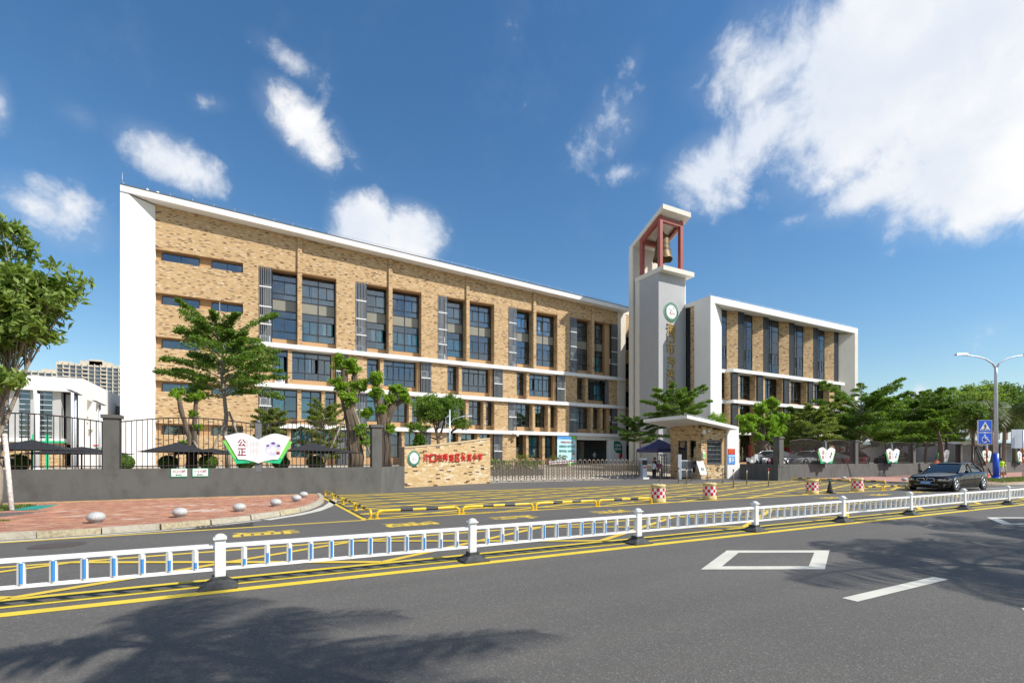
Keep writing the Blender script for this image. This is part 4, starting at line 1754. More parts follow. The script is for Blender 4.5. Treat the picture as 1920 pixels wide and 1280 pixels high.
    for q, (a, b, c) in enumerate(seg):
        cc = [(o + a + 0.05, o + a + (b - a) * (0.9 if q else 0.4), 4.2, 1.8)]
        grid_window(sb, o + a, o + b, YW, 1.75, z1 - 0.02, c, (0, .50, 1.0), (), (), cc)
    vlouvre(sb, o + 7.27, o + 8.38, YB + 0.06, z0, z1, (2.5,))
    AC.append((o + 7.82, YB + 0.5, 2.55, k, 'ground'))
    mb = MB()
    mb.box(o + 7.27, o + 8.38, YW + 0.02, YW + 0.12, z0, z1, 'wall_grey')
    mb.build('shade_grey_niche_wall', sb)
    if k < 3:
        mb = MB()
        mb.box(o + 8.38, o + 10.14, YB + 0.003, YW + 0.12, z0, z1, 'brick')
        mb.build('brick_pier', sb)
# ground floor: last pier, porch opening and white wall
brick('brick_pier', 33.94, 35.74, YB, YW + 0.12, 0.6, 4.448)
mb = MB()
mb.box(35.74, 43.3, YB - 0.1, YB + 0.4, 4.0, 4.447, 'cream_plaster')
mb.box(40.75, 43.6, YB - 0.13, YB + 0.42, 0.3, 4.0, 'white_plaster')
mb.build('porch_wall', sb)
mb = MB()
mb.box(42.24, 43.5, YB - 0.06, YB + 0.6, 4.85, 8.16, 'cream_plaster')
mb.box(42.24, 43.5, YB - 0.06, YB + 0.6, 8.56, 11.83, 'cream_plaster')
mb.box(42.24, 43.5, YB - 0.06, YB + 0.6, 12.23, roof_z(43) + 0.1, 'cream_plaster')
mb.build('corner_pilaster', sb)
# dark classrooms behind the glass, and the covered passage through to the garden
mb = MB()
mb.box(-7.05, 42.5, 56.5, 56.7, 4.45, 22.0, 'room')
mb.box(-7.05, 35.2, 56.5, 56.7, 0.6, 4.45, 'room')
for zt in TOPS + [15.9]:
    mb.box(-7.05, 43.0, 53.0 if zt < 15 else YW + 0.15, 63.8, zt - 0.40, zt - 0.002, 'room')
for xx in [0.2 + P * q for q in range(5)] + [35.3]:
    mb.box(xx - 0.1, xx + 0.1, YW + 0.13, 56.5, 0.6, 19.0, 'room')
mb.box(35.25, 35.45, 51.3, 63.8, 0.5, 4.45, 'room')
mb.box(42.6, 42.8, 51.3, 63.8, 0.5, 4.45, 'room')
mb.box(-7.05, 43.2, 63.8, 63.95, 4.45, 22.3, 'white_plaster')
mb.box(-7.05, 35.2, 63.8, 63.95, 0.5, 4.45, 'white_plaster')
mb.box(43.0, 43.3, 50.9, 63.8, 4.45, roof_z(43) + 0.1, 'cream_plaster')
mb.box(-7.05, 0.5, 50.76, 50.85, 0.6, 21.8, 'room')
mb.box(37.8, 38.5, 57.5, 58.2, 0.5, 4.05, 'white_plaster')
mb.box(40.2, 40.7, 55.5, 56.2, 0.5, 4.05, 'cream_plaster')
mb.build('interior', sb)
# link with small windows between wing and tower
mb = MB()
mb.box(43.5, 44.55, 51.3, 51.8, 0.5, roof_z(43) + 0.3, 'cream_plaster')
lk_z = [(16.27, 18.07), (12.45, 14.47), (8.62, 10.64), (4.9, 6.82), (1.4, 3.4)]
pz = 0.5
for (a, b) in reversed(lk_z):
    mb.box(44.55, 49.5, 51.35, 51.8, pz, a, 'brick')
    mb.box(46.3, 49.5, 51.36, 51.8, a, b, 'brick')
    pz = b
mb.box(44.55, 49.5, 51.35, 51.8, pz, 21.0, 'brick')
mb.box(43.3, 50, 51.8, 63.8, 0.5, 21.0, 'room')
mb.box(43.4, 49.5, 51.28, 51.9, 21.0, 21.7, 'cream_plaster')
mb.build('link_wall', sb)
for (a, b) in lk_z:
    grid_window(sb, 44.55, 46.3, 51.6, a, b, 2, (0, .3, 1), (), (), 0, 0.05, 'glass_dark')

# air conditioners standing in the niches
acm = MB()
acm.box(-0.42, 0.42, -0.16, 0.16, 0.06, 0.72, 'white_metal')
acm.box(-0.34, -0.26, -0.14, 0.14, 0.0, 0.06, 'dark_metal')
acm.box(0.26, 0.34, -0.14, 0.14, 0.0, 0.06, 'dark_metal')
ac0 = thing('air_conditioner', 'white air conditioner standing bare on the floor slab left of the first column', 'air conditioner', (0, 0, 0), 'air conditioners on the school front')
acm.build('casing', ac0)
fm = MB()
fm.disc((-0.1, -0.162, 0.39), 0.27, 'slat_dark', 24, 'y', 0.006)
for rr_ in (0.27, 0.2, 0.13, 0.06):
    fm.tube([(-0.1 + rr_ * math.cos(a * 0.5236), -0.172, 0.39 + rr_ * math.sin(a * 0.5236)) for a in range(13)], 0.010, 'white_metal', 4, False)
fm.build('fan_grille', ac0)
ac0.location = (2.36, YB + 0.18, 8.57)
ORD = ['first', 'second', 'third', 'fourth', 'fifth', 'rightmost']
for (x, y, z, k, fl) in AC:
    copy_thing(ac0, (x, y, z + 0.002), 0, 'white air conditioner behind slats on the %s floor, %s louvre column from the left' % (fl, ORD[k]))
mb = MB()
mb.tube([(2.0, YB + 0.2, 9.2), (1.82, YB + 0.3, 9.9)], 0.02, 'white_metal', 6)
mb.build('pipe', ac0)

# ================================================================ BELL TOWER
TX0, TX1, TY0, TY1 = 41.42, 45.62, 42.1, 46.0
tw = thing('bell_tower', 'tall grey bell tower with red steel belfry and slanting roof', 'tower', (43.5, 44.2, 0))
mb = MB()
mb.box(TX0, TX1, TY0, 45.25, 0.3, 23.1, 'grey_render')
mb.box(TX0 - 0.02, TX1 + 0.16, 45.25, TY1, 0.3, 23.1, 'cream_plaster')
mb.box(TX1, TX1 + 0.16, TY0 + 0.02, 45.25, 0.3, 23.1, 'cream_plaster')
mb.build('shaft', tw)


def troof(y):
    return 30.0 - (y - 41.3) * 0.49


mb = MB()
mb.prism([(46.2, 0.3), (46.9, 0.3), (46.9, troof(46.9) - 0.0), (46.2, troof(46.2) - 0.0)], 41.2, 45.7, 'cream_plaster', 'x')
mb.build('back_slab', tw)
mb = MB()
mb.prism([(41.3, troof(41.3)), (46.95, troof(46.95)), (46.95, troof(46.95) + 0.5), (41.3, troof(41.3) + 0.55)], 41.3, 45.75, 'cream_plaster', 'x')
mb.build('slanting_roof', tw)
mb = MB()
mb.box(41.36, 46.3, 41.3, 46.0, 23.102, 23.62, 'cream_plaster')
mb.build('belfry_floor', tw)
for (x, y) in ((41.5, 41.95), (44.75, 41.95), (41.5, 44.9), (44.75, 44.9)):
    mb = MB()
    zt = troof(y) - 0.01
    mb.hexa([(x, y, 23.62), (x + .42, y, 23.62), (x + .42, y + .42, 23.62), (x, y + .42, 23.62)],
            [(x, y, troof(y) - 0.002), (x + .42, y, troof(y) - 0.002), (x + .42, y + .42, troof(y + .42) - 0.002), (x, y + .42, troof(y + .42) - 0.002)], 'red_steel')
    mb.build('red_post', tw)
for x in (41.503, 44.753):
    mb = MB()
    mb.prism([(42.37, troof(42.37) - 0.5), (44.9, troof(44.9) - 0.5), (44.9, troof(44.9) - 0.003), (42.37, troof(42.37) - 0.003)], x, x + 0.41, 'red_steel', 'x')
    mb.build('red_beam', tw)
for y in (41.955, 44.905):
    mb = MB()
    mb.box(41.92, 44.75, y, y + 0.4, troof(y + .2) - 0.6, troof(y + 0.4) - 0.01, 'red_steel')
    mb.build('red_beam', tw)
# bell
bell = thing('bell', 'large weathered gold bell hanging inside the red belfry', 'bell', (43.55, 43.6, 25.4))
prof = [(1.18, 0.0), (1.14, 0.12), (1.02, 0.45), (0.92, 0.9), (0.85, 1.5), (0.80, 2.1), (0.72, 2.55), (0.52, 2.85), (0.22, 3.0), (0.0, 3.02)]
mb = MB()
n = 36
k0 = 0
vs, fs = [], []
for j, (r, h) in enumerate(prof):
    for q in range(n):
        t = 2 * math.pi * q / n
        dz = (-0.16 * (0.5 + 0.5 * math.cos(6 * t)) if j == 0 else (-0.08 * (0.5 + 0.5 * math.cos(6 * t)) if j == 1 else 0))
        rr_ = r * (1 + 0.012 * math.sin(18 * t) * (1 < j < 7))
        vs.append((43.55 + rr_ * math.cos(t), 43.6 + rr_ * math.sin(t), 25.45 + h + dz))
for j in range(len(prof) - 1):
    for q in range(n):
        fs.append((j * n + q, j * n + (q + 1) % n, (j + 1) * n + (q + 1) % n, (j + 1) * n + q))
mb.add(vs, fs, 'gold', True)
mb.build('bell_body', bell)
mb = MB()
for h in (0.95, 1.05, 1.62, 2.2):
    r = np.interp(h, [p[1] for p in prof], [p[0] for p in prof])
    mb.lathe([(r, h - 0.03), (r + 0.03, h), (r, h + 0.03)], 'gold', (43.55, 43.6, 25.45), 30, caps=False)
mb.tube([(43.55 + 0.25 * math.cos(a), 43.6, 28.45 + 0.30 * math.sin(a)) for a in [i * 0.3927 for i in range(9)]], 0.07, 'gold', 8)
mb.tube([(43.55, 43.6, 28.7), (43.55, 43.6, troof(43.6) - 0.01)], 0.05, 'dark_metal', 6)
mb.build('crown_ring', bell)

EMB = [('green', 1.0)]


def emblem(mb, c, r, ring, rx=None):
    """round school crest: coloured ring with white lettering, sketched bird and book inside"""
    x, y, z = c
    k = (rx or r) / r
    mb.disc((x, y, z), r, 'white_print', 40, 'y', 0.03, r * k)
    mb.disc((x, y - 0.031, z), r * 0.985, ring, 40, 'y', 0.012, r * 0.97 * k)
    mb.disc((x, y - 0.044, z), r * 0.70, 'white_print', 40, 'y', 0.012, r * 0.70 * k)
    txt = '海口市秀英区长滨小学'
    for i, ch in enumerate(txt):
        a = R(160 - i * 140 / (len(txt) - 1))
        s = r * 0.125
        p = Vector((x + math.cos(a) * r * 0.835 * k, y - 0.046, z + math.sin(a) * r * 0.835))
        ux = Vector((math.sin(a) * k, 0, -math.cos(a))).normalized()
        uy = Vector((math.cos(a) * k, 0, math.sin(a))).normalized()
        put_text(mb, ch, 'white_print', p - ux * s / 2 - uy * s / 2, ux, uy, s, s, 0.002, 0.0)
    for i in range(17):
        a = R(205 + i * 130 / 16)
        s = r * 0.024
        p = Vector((x + math.cos(a) * r * 0.835 * k, y - 0.048, z + math.sin(a) * r * 0.835))
        mb.box(p.x - s * .5, p.x + s * .5, p.y - 0.003, p.y, p.z - s, p.z + s, 'white_print')
    # swirl, birds and open book
    def arc(cx, cz, rad, a0, a1, w, m):
        pts = [(x + (cx + rad * math.cos(R(a))) * r * k, y - 0.058, z + (cz + rad * math.sin(R(a))) * r) for a in np.linspace(a0, a1, 9)]
        mb.tube(pts, [w * r * (0.35 + 0.65 * math.sin(math.pi * min(1, i / 8 + .08))) for i in range(9)], m, 5)
    arc(0.02, 0.02, 0.22, 60, 250, 0.022, 'purple')
    arc(0.05, -0.10, 0.17, 30, 300, 0.020, 'purple')
    arc(-0.28, 0.38, 0.16, 190, 330, 0.022, 'green_dark')
    arc(0.26, 0.36, 0.14, 20, 160, 0.022, 'purple')
    arc(0.30, 0.20, 0.16, 30, 150, 0.018, 'ink')
    arc(-0.22, -0.40, 0.26, 40, 140, 0.040, 'orange')
    arc(0.24, -0.40, 0.26, 40, 140, 0.040, 'orange')
    arc(0.0, -0.28, 0.30, 230, 310, 0.018, 'gold_letter')


mb = MB()
emblem(mb, (43.36, 42.07, 18.74), 1.15, 'green_dark')
tag(mb.build('school_crest'), 'round green and white school crest high on the grey tower', 'crest')
tl = [('海', 17.4, 16.05, 1.62), ('口', 16.0, 15.2, 1.3), ('市', 15.15, 13.75, 1.5), ('秀', 13.6, 12.3, 1.5), ('英', 12.15, 10.95, 1.55), ('区', 10.8, 9.7, 1.4), ('长', 9.4, 8.2, 1.5), ('滨', 8.0, 6.7, 1.5), ('小', 6.5, 5.4, 1.4), ('学', 5.2, 4.0, 1.5)]
ls = thing('tower_lettering', 'column of gold Chinese characters down the grey tower', 'sign letters', (43.36, 42.05, 4.0))
for (ch, za, zb, w) in tl:
    mb = MB()
    put_text(mb, ch, 'gold_letter', (43.36 - w / 2 + rng.uniform(-.05, .05), 42.0, zb), Vector((1, 0, 0.02)).normalized(), (0, 0, 1), w * .92, za - zb, 0.05, 0.0)
    mb.build('letter', ls)

# ================================================================ RIGHT WING
wg = thing('school_wing', 'white framed tan brick school wing with upright dark louvres right of the tower', 'building', (60, 44, 0))
mb = MB()
ZT, ZS = 19.92, 19.18
# left jamb (splayed), right jamb (splayed), head
mb.prism([(45.503, 38.303), (46.17, 38.303), (49.1, 39.75), (49.1, 40.6), (45.503, 40.6)], 0.3, ZS + .2, 'white_plaster')
mb.prism([(75.3, 38.3), (75.3, 41.5), (72.6, 41.5), (72.6, 39.9), (74.55, 38.3)], 0.3, ZS, 'cream_plaster')
mb.hexa([(45.5, 38.3, ZS), (75.3, 38.3, ZS), (75.3, 41.5, ZS + .28), (45.5, 41.5, ZS + .28)],
        [(45.5, 38.3, ZT), (75.3, 38.3, ZT), (75.3, 41.5, ZT), (45.5, 41.5, ZT)], 'white_plaster')
mb.build('frame', wg)
mb = MB()
mb.box(45.5, 75.3, 41.5, 52, 0.3, 0.5, 'cream_plaster')
mb.box(45.506, 46.0, 40.6, 41.15, 0.3, 19.6, 'brick')
mb.box(46.0, 75.0, 44.0, 44.2, 0.3, ZT, 'room')
mb.box(75.0, 75.3, 41.5, 52, 0.3, ZT, 'cream_plaster')
mb.box(45.55, 75.3, 41.5, 52, ZT - 0.4, ZT - 0.005, 'white_plaster')
mb.box(45.6, 75.0, 51.8, 52, 0.3, ZT, 'cream_plaster')
for zt in (12.23, 8.58, 4.9, 15.9):
    mb.box(46.2, 75.0, 40.25, 44.0, zt - 0.35, zt - 0.002, 'room')
mb.build('wall', wg)
mb = MB()
for i in range(20):
    mb.tube([(45.6 + i * 1.56, 38.5, ZT), (45.6 + i * 1.56, 38.5, ZT + 0.25)], 0.012, 'galv', 4)
mb.tube([(45.6, 38.5, ZT + 0.25), (75.2, 38.5, ZT + 0.25)], 0.012, 'galv', 4)
mb.build('lightning_wire', wg)
# glazed corner between tower and wing
for j in range(8):
    mb = MB()
    mb.box(45.86, 45.88, 41.22, 42.2, 1.0 + j * 2.3, 3.25 + j * 2.3, 'glass_dark')
    mb.build('pane', wg)
mb = MB()
mb.box(45.80, 45.95, 41.15, 41.24, 0.4, 19.5, 'galv')
for j in range(9):
    mb.box(45.82, 45.94, 41.24, 42.2, 0.9 + j * 2.3, 0.98 + j * 2.3, 'dark_metal')
mb.box(46.1, 46.3, 41.2, 44, 0.3, 19.4, 'room')
mb.build('glazing_frame', wg)


def hlouvre(parent, x0, x1, y, z0, z1):
    mb = MB()
    mb.box(x0, x0 + 0.06, y, y + 0.16, z0, z1, 'dark_metal')
    mb.box(x1 - 0.06, x1, y, y + 0.16, z0, z1, 'dark_metal')
    mb.box(x0 + 0.06, x1 - 0.06, y + 0.12, y + 0.14, z0, z1, 'black_paint')
    w = mb.build('louvre', parent)
    q = MB()
    z = z0 + 0.06
    j = 0
    while z < z1 - 0.1:
        m = 'slat_metal' if j % 2 == 0 else 'slat_dark'
        q.hexa([(x0 + .06, y + .0, z), (x1 - .06, y + .0, z), (x1 - .06, y + .10, z + .05), (x0 + .06, y + .10, z + .05)],
               [(x0 + .06, y + .0, z + .022), (x1 - .06, y + .0, z + .022), (x1 - .06, y + .10, z + .072), (x0 + .06, y + .10, z + .072)], m)
        z += 0.135
        j += 1
    stuff(q.build('slats', w))
    return w


S = [50.25, 54.93, 60.13, 65.34, 70.20]
ztop = ZS + 0.12
WR = (0, .2, .4, .6, .8, 1.0)
grid_window(wg, 49.1, S[0], 40.0, 12.24, ztop, 1, WR, (), (3,), 0, 0.05)
for i, s in enumerate(S):
    mb = MB()
    mb.prism([(s, 40.0), (s + 1.2, 39.4), (s + 1.26, 39.4), (s + 1.26, 40.2), (s, 40.2)], 12.235, ztop + 0.05, 'brick')
    mb.build('brick_pier', wg)
    hlouvre(wg, s + 1.27, s + 2.35, 39.38, 12.24, ztop)
    mb = MB()
    mb.box(s + 1.27, s + 2.36, 39.66, 40.2, 12.235, ztop + 0.02, 'tan_plaster')
    mb.build('reveal', wg)
    if i < 4:
        nx = S[i + 1]
        xa = s + 2.37
        grid_window(wg, xa, nx, 40.0, 12.24, ztop, 3, WR, (), (3,), 0, 0.05, xsplit=[xa, xa + (nx - xa) * .36, xa + (nx - xa) * .52, nx])
# floor slabs of the wing
for zt in (12.23, 8.58, 4.9):
    mb = MB()
    mb.prism([(49.1, 39.75), (49.85, 39.75), (50.0, 38.8), (73.0, 38.8), (73.0, 40.3), (49.1, 40.3)], zt - 0.40, zt, 'white_plaster')
    mb.build('floor_slab', wg)
PR = [(49.78, 51.55), (54.40, 56.22), (59.6, 61.3), (64.76, 66.42), (69.9, 72.6)]
for (za, zb) in ((8.585, 11.825), (4.905, 8.175), (0.9, 4.495)):
    for i, (a, b) in enumerate(PR):
        mb = MB()
        mb.box(a, b, 39.15, 40.15, za, zb, 'brick')
        mb.build('brick_pier', wg)
        if i < 4:
            hlouvre(wg, a + 0.2, a + 1.25, 38.985, za + 0.02, zb - 0.02)
        else:
            hlouvre(wg, a + 1.4, a + 2.45, 38.985, za + 0.02, zb - 0.02)
    edges = [(49.1, 49.78)] + [(PR[i][1], PR[i + 1][0]) for i in range(4)]
    for (a, b) in edges:
        grid_window(wg, a, b, 40.0, za + 0.3, zb - 0.02, 2 if b - a > 1.5 else 1, (0, .28, .78, 1.0), (), (1,) if b - a > 1.5 else (), 0, 0.06)
        mb = MB()
        mb.box(a, b, 39.9, 40.12, za, za + 0.3, 'tan_plaster')
        mb.build('window_sill', wg)
mb = MB()
mb.box(49.1, 72.7, 40.3, 40.5, 0.3, 0.9, 'tan_plaster')
mb.build('plinth', wg)

# ================================================================ WHITE HALL AT THE FAR LEFT
hb = thing('white_hall', 'low white school hall with tall dark window strips at the far left', 'building', (-14, 46, 1.0))
mb = MB()
mb.box(-26, -10.2, 43.9, 44.6, 6.18, 7.12, 'white_plaster')
mb.box(-10.5, -10.2, 43.9, 44.6, 1.0, 6.18, 'white_plaster')
mb.box(-10.5, -10.2, 44.6, 57, 1.0, 7.10, 'white_plaster')
mb.box(-26, -10.5, 44.6, 57, 6.8, 7.05, 'white_plaster')
mb.box(-26, -11.3, 44.1, 44.8, 2.72, 2.98, 'white_plaster')
mb.build('wall', hb)
mb = MB()
mb.box(-26, -10.5, 47.6, 47.8, 1.0, 6.8, 'room')
mb.box(-26, -11.6, 44.85, 44.95, 2.98, 6.18, 'room')
mb.box(-11.5, -10.5, 46.4, 46.6, 1.0, 6.18, 'brown_panel')
mb.build('interior', hb)
for (a, b) in ((-12.6, -11.98), (-13.62, -13.10), (-14.75, -14.15), (-15.8, -15.2)):
    mb = MB()
    mb.box(a, b, 44.40, 44.43, 2.99, 6.17, 'glass_dark')
    w = mb.build('window', hb)
    for j in range(9):
        q = MB()
        q.box(a, b, 44.33, 44.39, 3.12 + j * 0.35, 3.18 + j * 0.35, 'galv')
        q.build('transom', w)
for (a, b) in ((-11.96, -11.5), (-13.08, -12.72), (-14.13, -13.64), (-15.18, -14.78)):
    mb = MB()
    mb.prism([(a, 44.35), (b, 44.28), (b, 44.84), (a, 44.84)], 2.99, 6.17, 'pale_panel')
    mb.build('wall_panel', hb)
for i in range(4):
    mb = MB()
    x0 = -11.4 + i * .16
    mb.prism([(x0, 44.9 + i * .45), (x0 + .30, 44.9 + i * .45), (x0 + .42, 45.4 + i * .45), (x0 + .12, 45.4 + i * .45)], 2.6, 6.1, 'pale_panel')
    mb.build('wall_fin', hb)
mb = MB()
mb.box(-26, -11.4, 44.35, 44.7, 1.0, 2.72, 'brick')
mb.build('brick_base', hb)
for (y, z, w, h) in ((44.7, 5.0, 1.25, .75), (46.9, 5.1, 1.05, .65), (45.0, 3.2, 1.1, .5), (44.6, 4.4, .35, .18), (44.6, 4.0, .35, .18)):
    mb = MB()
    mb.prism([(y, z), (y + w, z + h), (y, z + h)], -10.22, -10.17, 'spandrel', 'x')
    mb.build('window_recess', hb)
for x in (-12.66, -10.75):
    mb = MB()
    mb.tube([(x, 43.7, 1.0), (x, 43.7, 6.19)], 0.085, 'white_plaster', 12)
    mb.build('column', hb)
mb = MB()
mb.box(-10.15, -9.3, 53, 56.5, 4.9, 6.3, 'white_plaster')
mb.box(-10.13, -9.35, 52.9, 53.0, 5.0, 6.1, 'glass_dark')
mb.build('annex', hb)

# ================================================================ FAR BUILDINGS
def tower_block(label, x, y, w, d, h, floors, cols, z0, seed, parapets):
    t = thing('apartment_tower', label, 'apartment building', (x + w / 2, y + d / 2, 0), 'apartment towers on the skyline')
    mb = MB()
    mb.box(x, x + w, y, y + d, 0, h, 'tower_stone')
    for (a, b, c) in parapets:
        mb.box(x + a * w, x + b * w, y + 1, y + d - 1, h, h + c, 'tower_stone')
    mb.build('tower_body', t)
    rb = MB()
    fh = 3.0
    cw = w / cols
    wm = MB()
    wm.box(0.5, cw - 0.5, -0.05, 0.25, 0.5, fh - 0.35, 'far_window')
    wmesh = wm.mesh('window')
    bm_ = MB()
    bm_.box(0.15, cw - 0.15, -1.3, 0.1, 0.0, 0.9, 'tower_stone')
    bmesh_ = bm_.mesh('balcony')
    for i in range(cols):
        rb.box(x + i * cw - 0.25, x + i * cw + 0.25, y - 0.9, y, 0, h + 0.8, 'tower_stone')
        for j in range(floors):
            z = h - 1.2 - (j + 1) * fh
            o = bpy.data.objects.new('window', wmesh)
            COL.objects.link(o)
            o.parent = t
            o.location = (x + i * cw - (x + w / 2), y - (y + d / 2) - 0.1, z)
            if i % 3 == 1:
                o = bpy.data.objects.new('balcony', bmesh_)
                COL.objects.link(o)
                o.parent = t
                o.location = (x + i * cw - (x + w / 2), -d / 2, z - 0.1)
    for j in range(floors):
        z = h - 1.2 - j * fh
        rb.box(x - 0.3, x + w + 0.3, y - 0.6, y, z - 0.15, z + 0.2, 'tower_stone')
    rb.build('ledge', t)
    # side elevation windows
    return t


tower_block('cream stone apartment tower on the skyline left of the white gable', -127.5, 482, 44, 20, 73.5, 11, 12, 0, 1, ((0.02, 0.18, 1.6), (0.3, 0.72, 3.2), (0.42, 0.6, 4.6), (0.8, 0.97, 1.4)))
tower_block('paler apartment tower on the skyline behind the big street tree', -196, 562, 62, 20, 77, 9, 14, 0, 2, ((0.05, 0.2, 1.5), (0.6, 0.9, 2.6)))
tower_block('lower apartment block on the skyline between the two towers', -163, 610, 42, 20, 73, 8, 10, 0, 3, ((0.2, 0.5, 1.4),))

# low pale-roofed school buildings beyond the trees on the right
def low_block(label, x, y, w, d, h, roof, seed, nwin):
    t = thing('low_building', label, 'building', (x + w / 2, y, 0.9), 'low buildings beyond the trees')
    mb = MB()
    mb.box(x, x + w, y, y + d, 0.9, h, 'pale_panel')
    mb.build('wall', t)
    mb = MB()
    mb.prism([(y - 1.2, h), (y + d + 1, h), (y + d * .5, h + roof)], x - 1, x + w + 1, 'pale_roof', 'x')
    mb.build('roof', t)
    mb = MB()
    mb.hexa([(x - 1, y - 3.6, h * .45), (x + w, y - 3.6, h * .45), (x + w, y, h * .52), (x - 1, y, h * .52)],
            [(x - 1, y - 3.6, h * .45 + .25), (x + w, y - 3.6, h * .45 + .25), (x + w, y, h * .52 + .25), (x - 1, y, h * .52 + .25)], 'teal_roof')
    mb.build('canopy', t)
    for i in range(nwin):
        mb = MB()
        a = x + w * (i + 0.15) / nwin
        mb.box(a, a + w * 0.5 / nwin, y - 0.06, y + 0.02, h * .55, h * .9, 'brown_panel' if i % 2 else 'far_window')
        mb.build('window', t)
    return t


low_block('low hall with white roof and brown panels behind the trees right of the wing', 92, 58, 34, 14, 10.2, 4.2, 1, 9)
low_block('white roofed hall far behind the street lamp', 128, 46, 42, 14, 11.0, 4.4, 2, 10)

# ================================================================ BOUNDARY WALLS AND IRON FENCES
def iron_fence(label, sections, cat='fence', single=True):
    """sections: (a, b, z0, (ztop at a, mid rise, ztop at b), bars)"""
    (a, b) = sections[0][0], sections[-1][1]
    t = thing('iron_fence', label, cat, ((a[0] + b[0]) / 2, (a[1] + b[1]) / 2, sections[0][2]))
    off = Vector(WLOC[t.name])
    bulk = MB()
    bm_ = {}
    for (a, b, z0, (za, rise, zb), n) in sections:
        a, b = Vector((*a, 0)), Vector((*b, 0))
        L = (b - a).length

        def top(f):
            return za + (zb - za) * f + rise * math.sin(math.pi * f)
        mb = MB()
        mb.tube([tuple(a.lerp(b, f) + Vector((0, 0, top(f)))) for f in [i / 12 for i in range(13)]], 0.022, 'iron', 4, smooth=False)
        mb.tube([tuple(a + Vector((0, 0, z0 + .10))), tuple(b + Vector((0, 0, z0 + .10)))], 0.018, 'iron', 4, smooth=False)
        mb.build('top_rail', t)
        for i in range(n + 1):
            f = i / n
            p = a.lerp(b, f)
            z1 = top(f)
            if single:
                q = MB()
                q.box(p.x - .012, p.x + .012, p.y - .012, p.y + .012, z0, z1, 'iron')
                q.build('bar', t)
            else:
                bulk.box(p.x - .012, p.x + .012, p.y - .012, p.y + .012, z0, z1, 'iron')
    if not single:
        stuff(bulk.build('bars', t))
    return t


def rwall(name, label, segs, pillars):
    """rendered wall: segs are plan quads with height; pillars (x,y,w,ztop,post)"""
    t = thing(name, label, 'wall', (segs[0][0][0][0], segs[0][0][0][1], 0))
    for (poly, h) in segs:
        mb = MB()
        mb.prism(poly, 0.0, h, 'wall_grey')
        mb.build('wall_body', t)
    for (x, y, w, z) in pillars:
        mb = MB()
        mb.box(x - w / 2, x + w / 2, y - .006, y + w, 1.0, z - 0.12, 'wall_grey')
        mb.box(x - w / 2 - .06, x + w / 2 + .06, y - .06, y + w + .06, z - 0.12, z, 'wall_grey')
        mb.build('pillar', t)
    return t


rwall('boundary_wall', 'dark grey rendered wall along the left pavement with fence pillars', [([(-40, 22.4), (5.2, 22.4), (6.95, 24.85), (6.75, 25.05), (5.05, 22.65), (-40, 22.65)], 1.21)],
      [(-4.45, 22.4, 0.46, 3.16), (5.02, 22.42, 0.44, 3.12)])
iron_fence('black iron railings on the dark grey wall left of the entrance', [
    ((-12.5, 22.52), (-9.0, 22.52), 1.21, (2.9, .22, 2.9), 22),
    ((-9.0, 22.52), (-4.72, 22.52), 1.21, (2.92, .20, 2.9), 26),
    ((-4.2, 22.52), (0.15, 22.52), 1.21, (2.92, .20, 2.98), 27),
    ((0.40, 22.52), (4.75, 22.52), 1.21, (2.98, .22, 2.92), 27),
    ((5.35, 22.85), (6.80, 24.85), 1.21, (2.9, .0, 2.62), 15)])
rwall('boundary_wall', 'paler grey rendered wall along the right pavement behind the black car', [([(33.95, 25.8), (33.95, 22.6), (92, 22.1), (92, 22.4), (34.3, 22.9), (34.3, 25.8)], 1.20)],
      [(34.3, 22.58, 0.5, 3.2), (44.1, 22.51, 0.42, 3.15), (53.4, 22.43, 0.42, 3.1), (62.6, 22.35, 0.42, 3.1), (71.8, 22.27, 0.42, 3.1)])
secs = []
xs_ = [35.2, 44.1, 53.4, 62.6, 71.8, 90]
for i in range(5):
    a, b = xs_[i] + 0.25, xs_[i + 1] - 0.25
    m_ = (a + b) / 2
    yy = lambda x: 22.72 - (x - 34) * 0.0086
    secs.append(((a, yy(a)), (m_, yy(m_)), 1.20, (2.9, .2, 2.9), 36))
    secs.append(((m_, yy(m_)), (b, yy(b)), 1.20, (2.9, .2, 2.9), 36))
iron_fence('black iron railings on the grey wall behind the parked cars and book signs', secs, single=False)

# class plates on the left wall
for (x, txt, lab) in ((-2.66, '三(1)班', 'left of two white class plates on the dark wall, number three'), (-1.98, '一(1)班', 'right of two white class plates on the dark wall, number one')):
    t = thing('class_plate', lab, 'sign', (x, 22.39, 0.9), 'class plates on the grey wall')
    mb = MB()
    mb.box(x, x + .52, 22.375, 22.398, 0.89, 1.21, 'green_mid')
    mb.build('back_board', t)
    mb = MB()
    mb.box(x + .015, x + .505, 22.370, 22.375, 0.915, 1.195, 'white_print')
    mb.build('face', t)
    mb = MB()
    put_text(mb, txt, 'crimson', (x + .05, 22.368, 1.035), (1, 0, 0), (0, 0, 1), 0.42, 0.115, 0.002, 0.012)
    put_text(mb, '等候区', 'green_dark', (x + .15, 22.368, 0.935), (1, 0, 0), (0, 0, 1), 0.20, 0.06, 0.002, 0.006)
    mb.build('lettering', t)

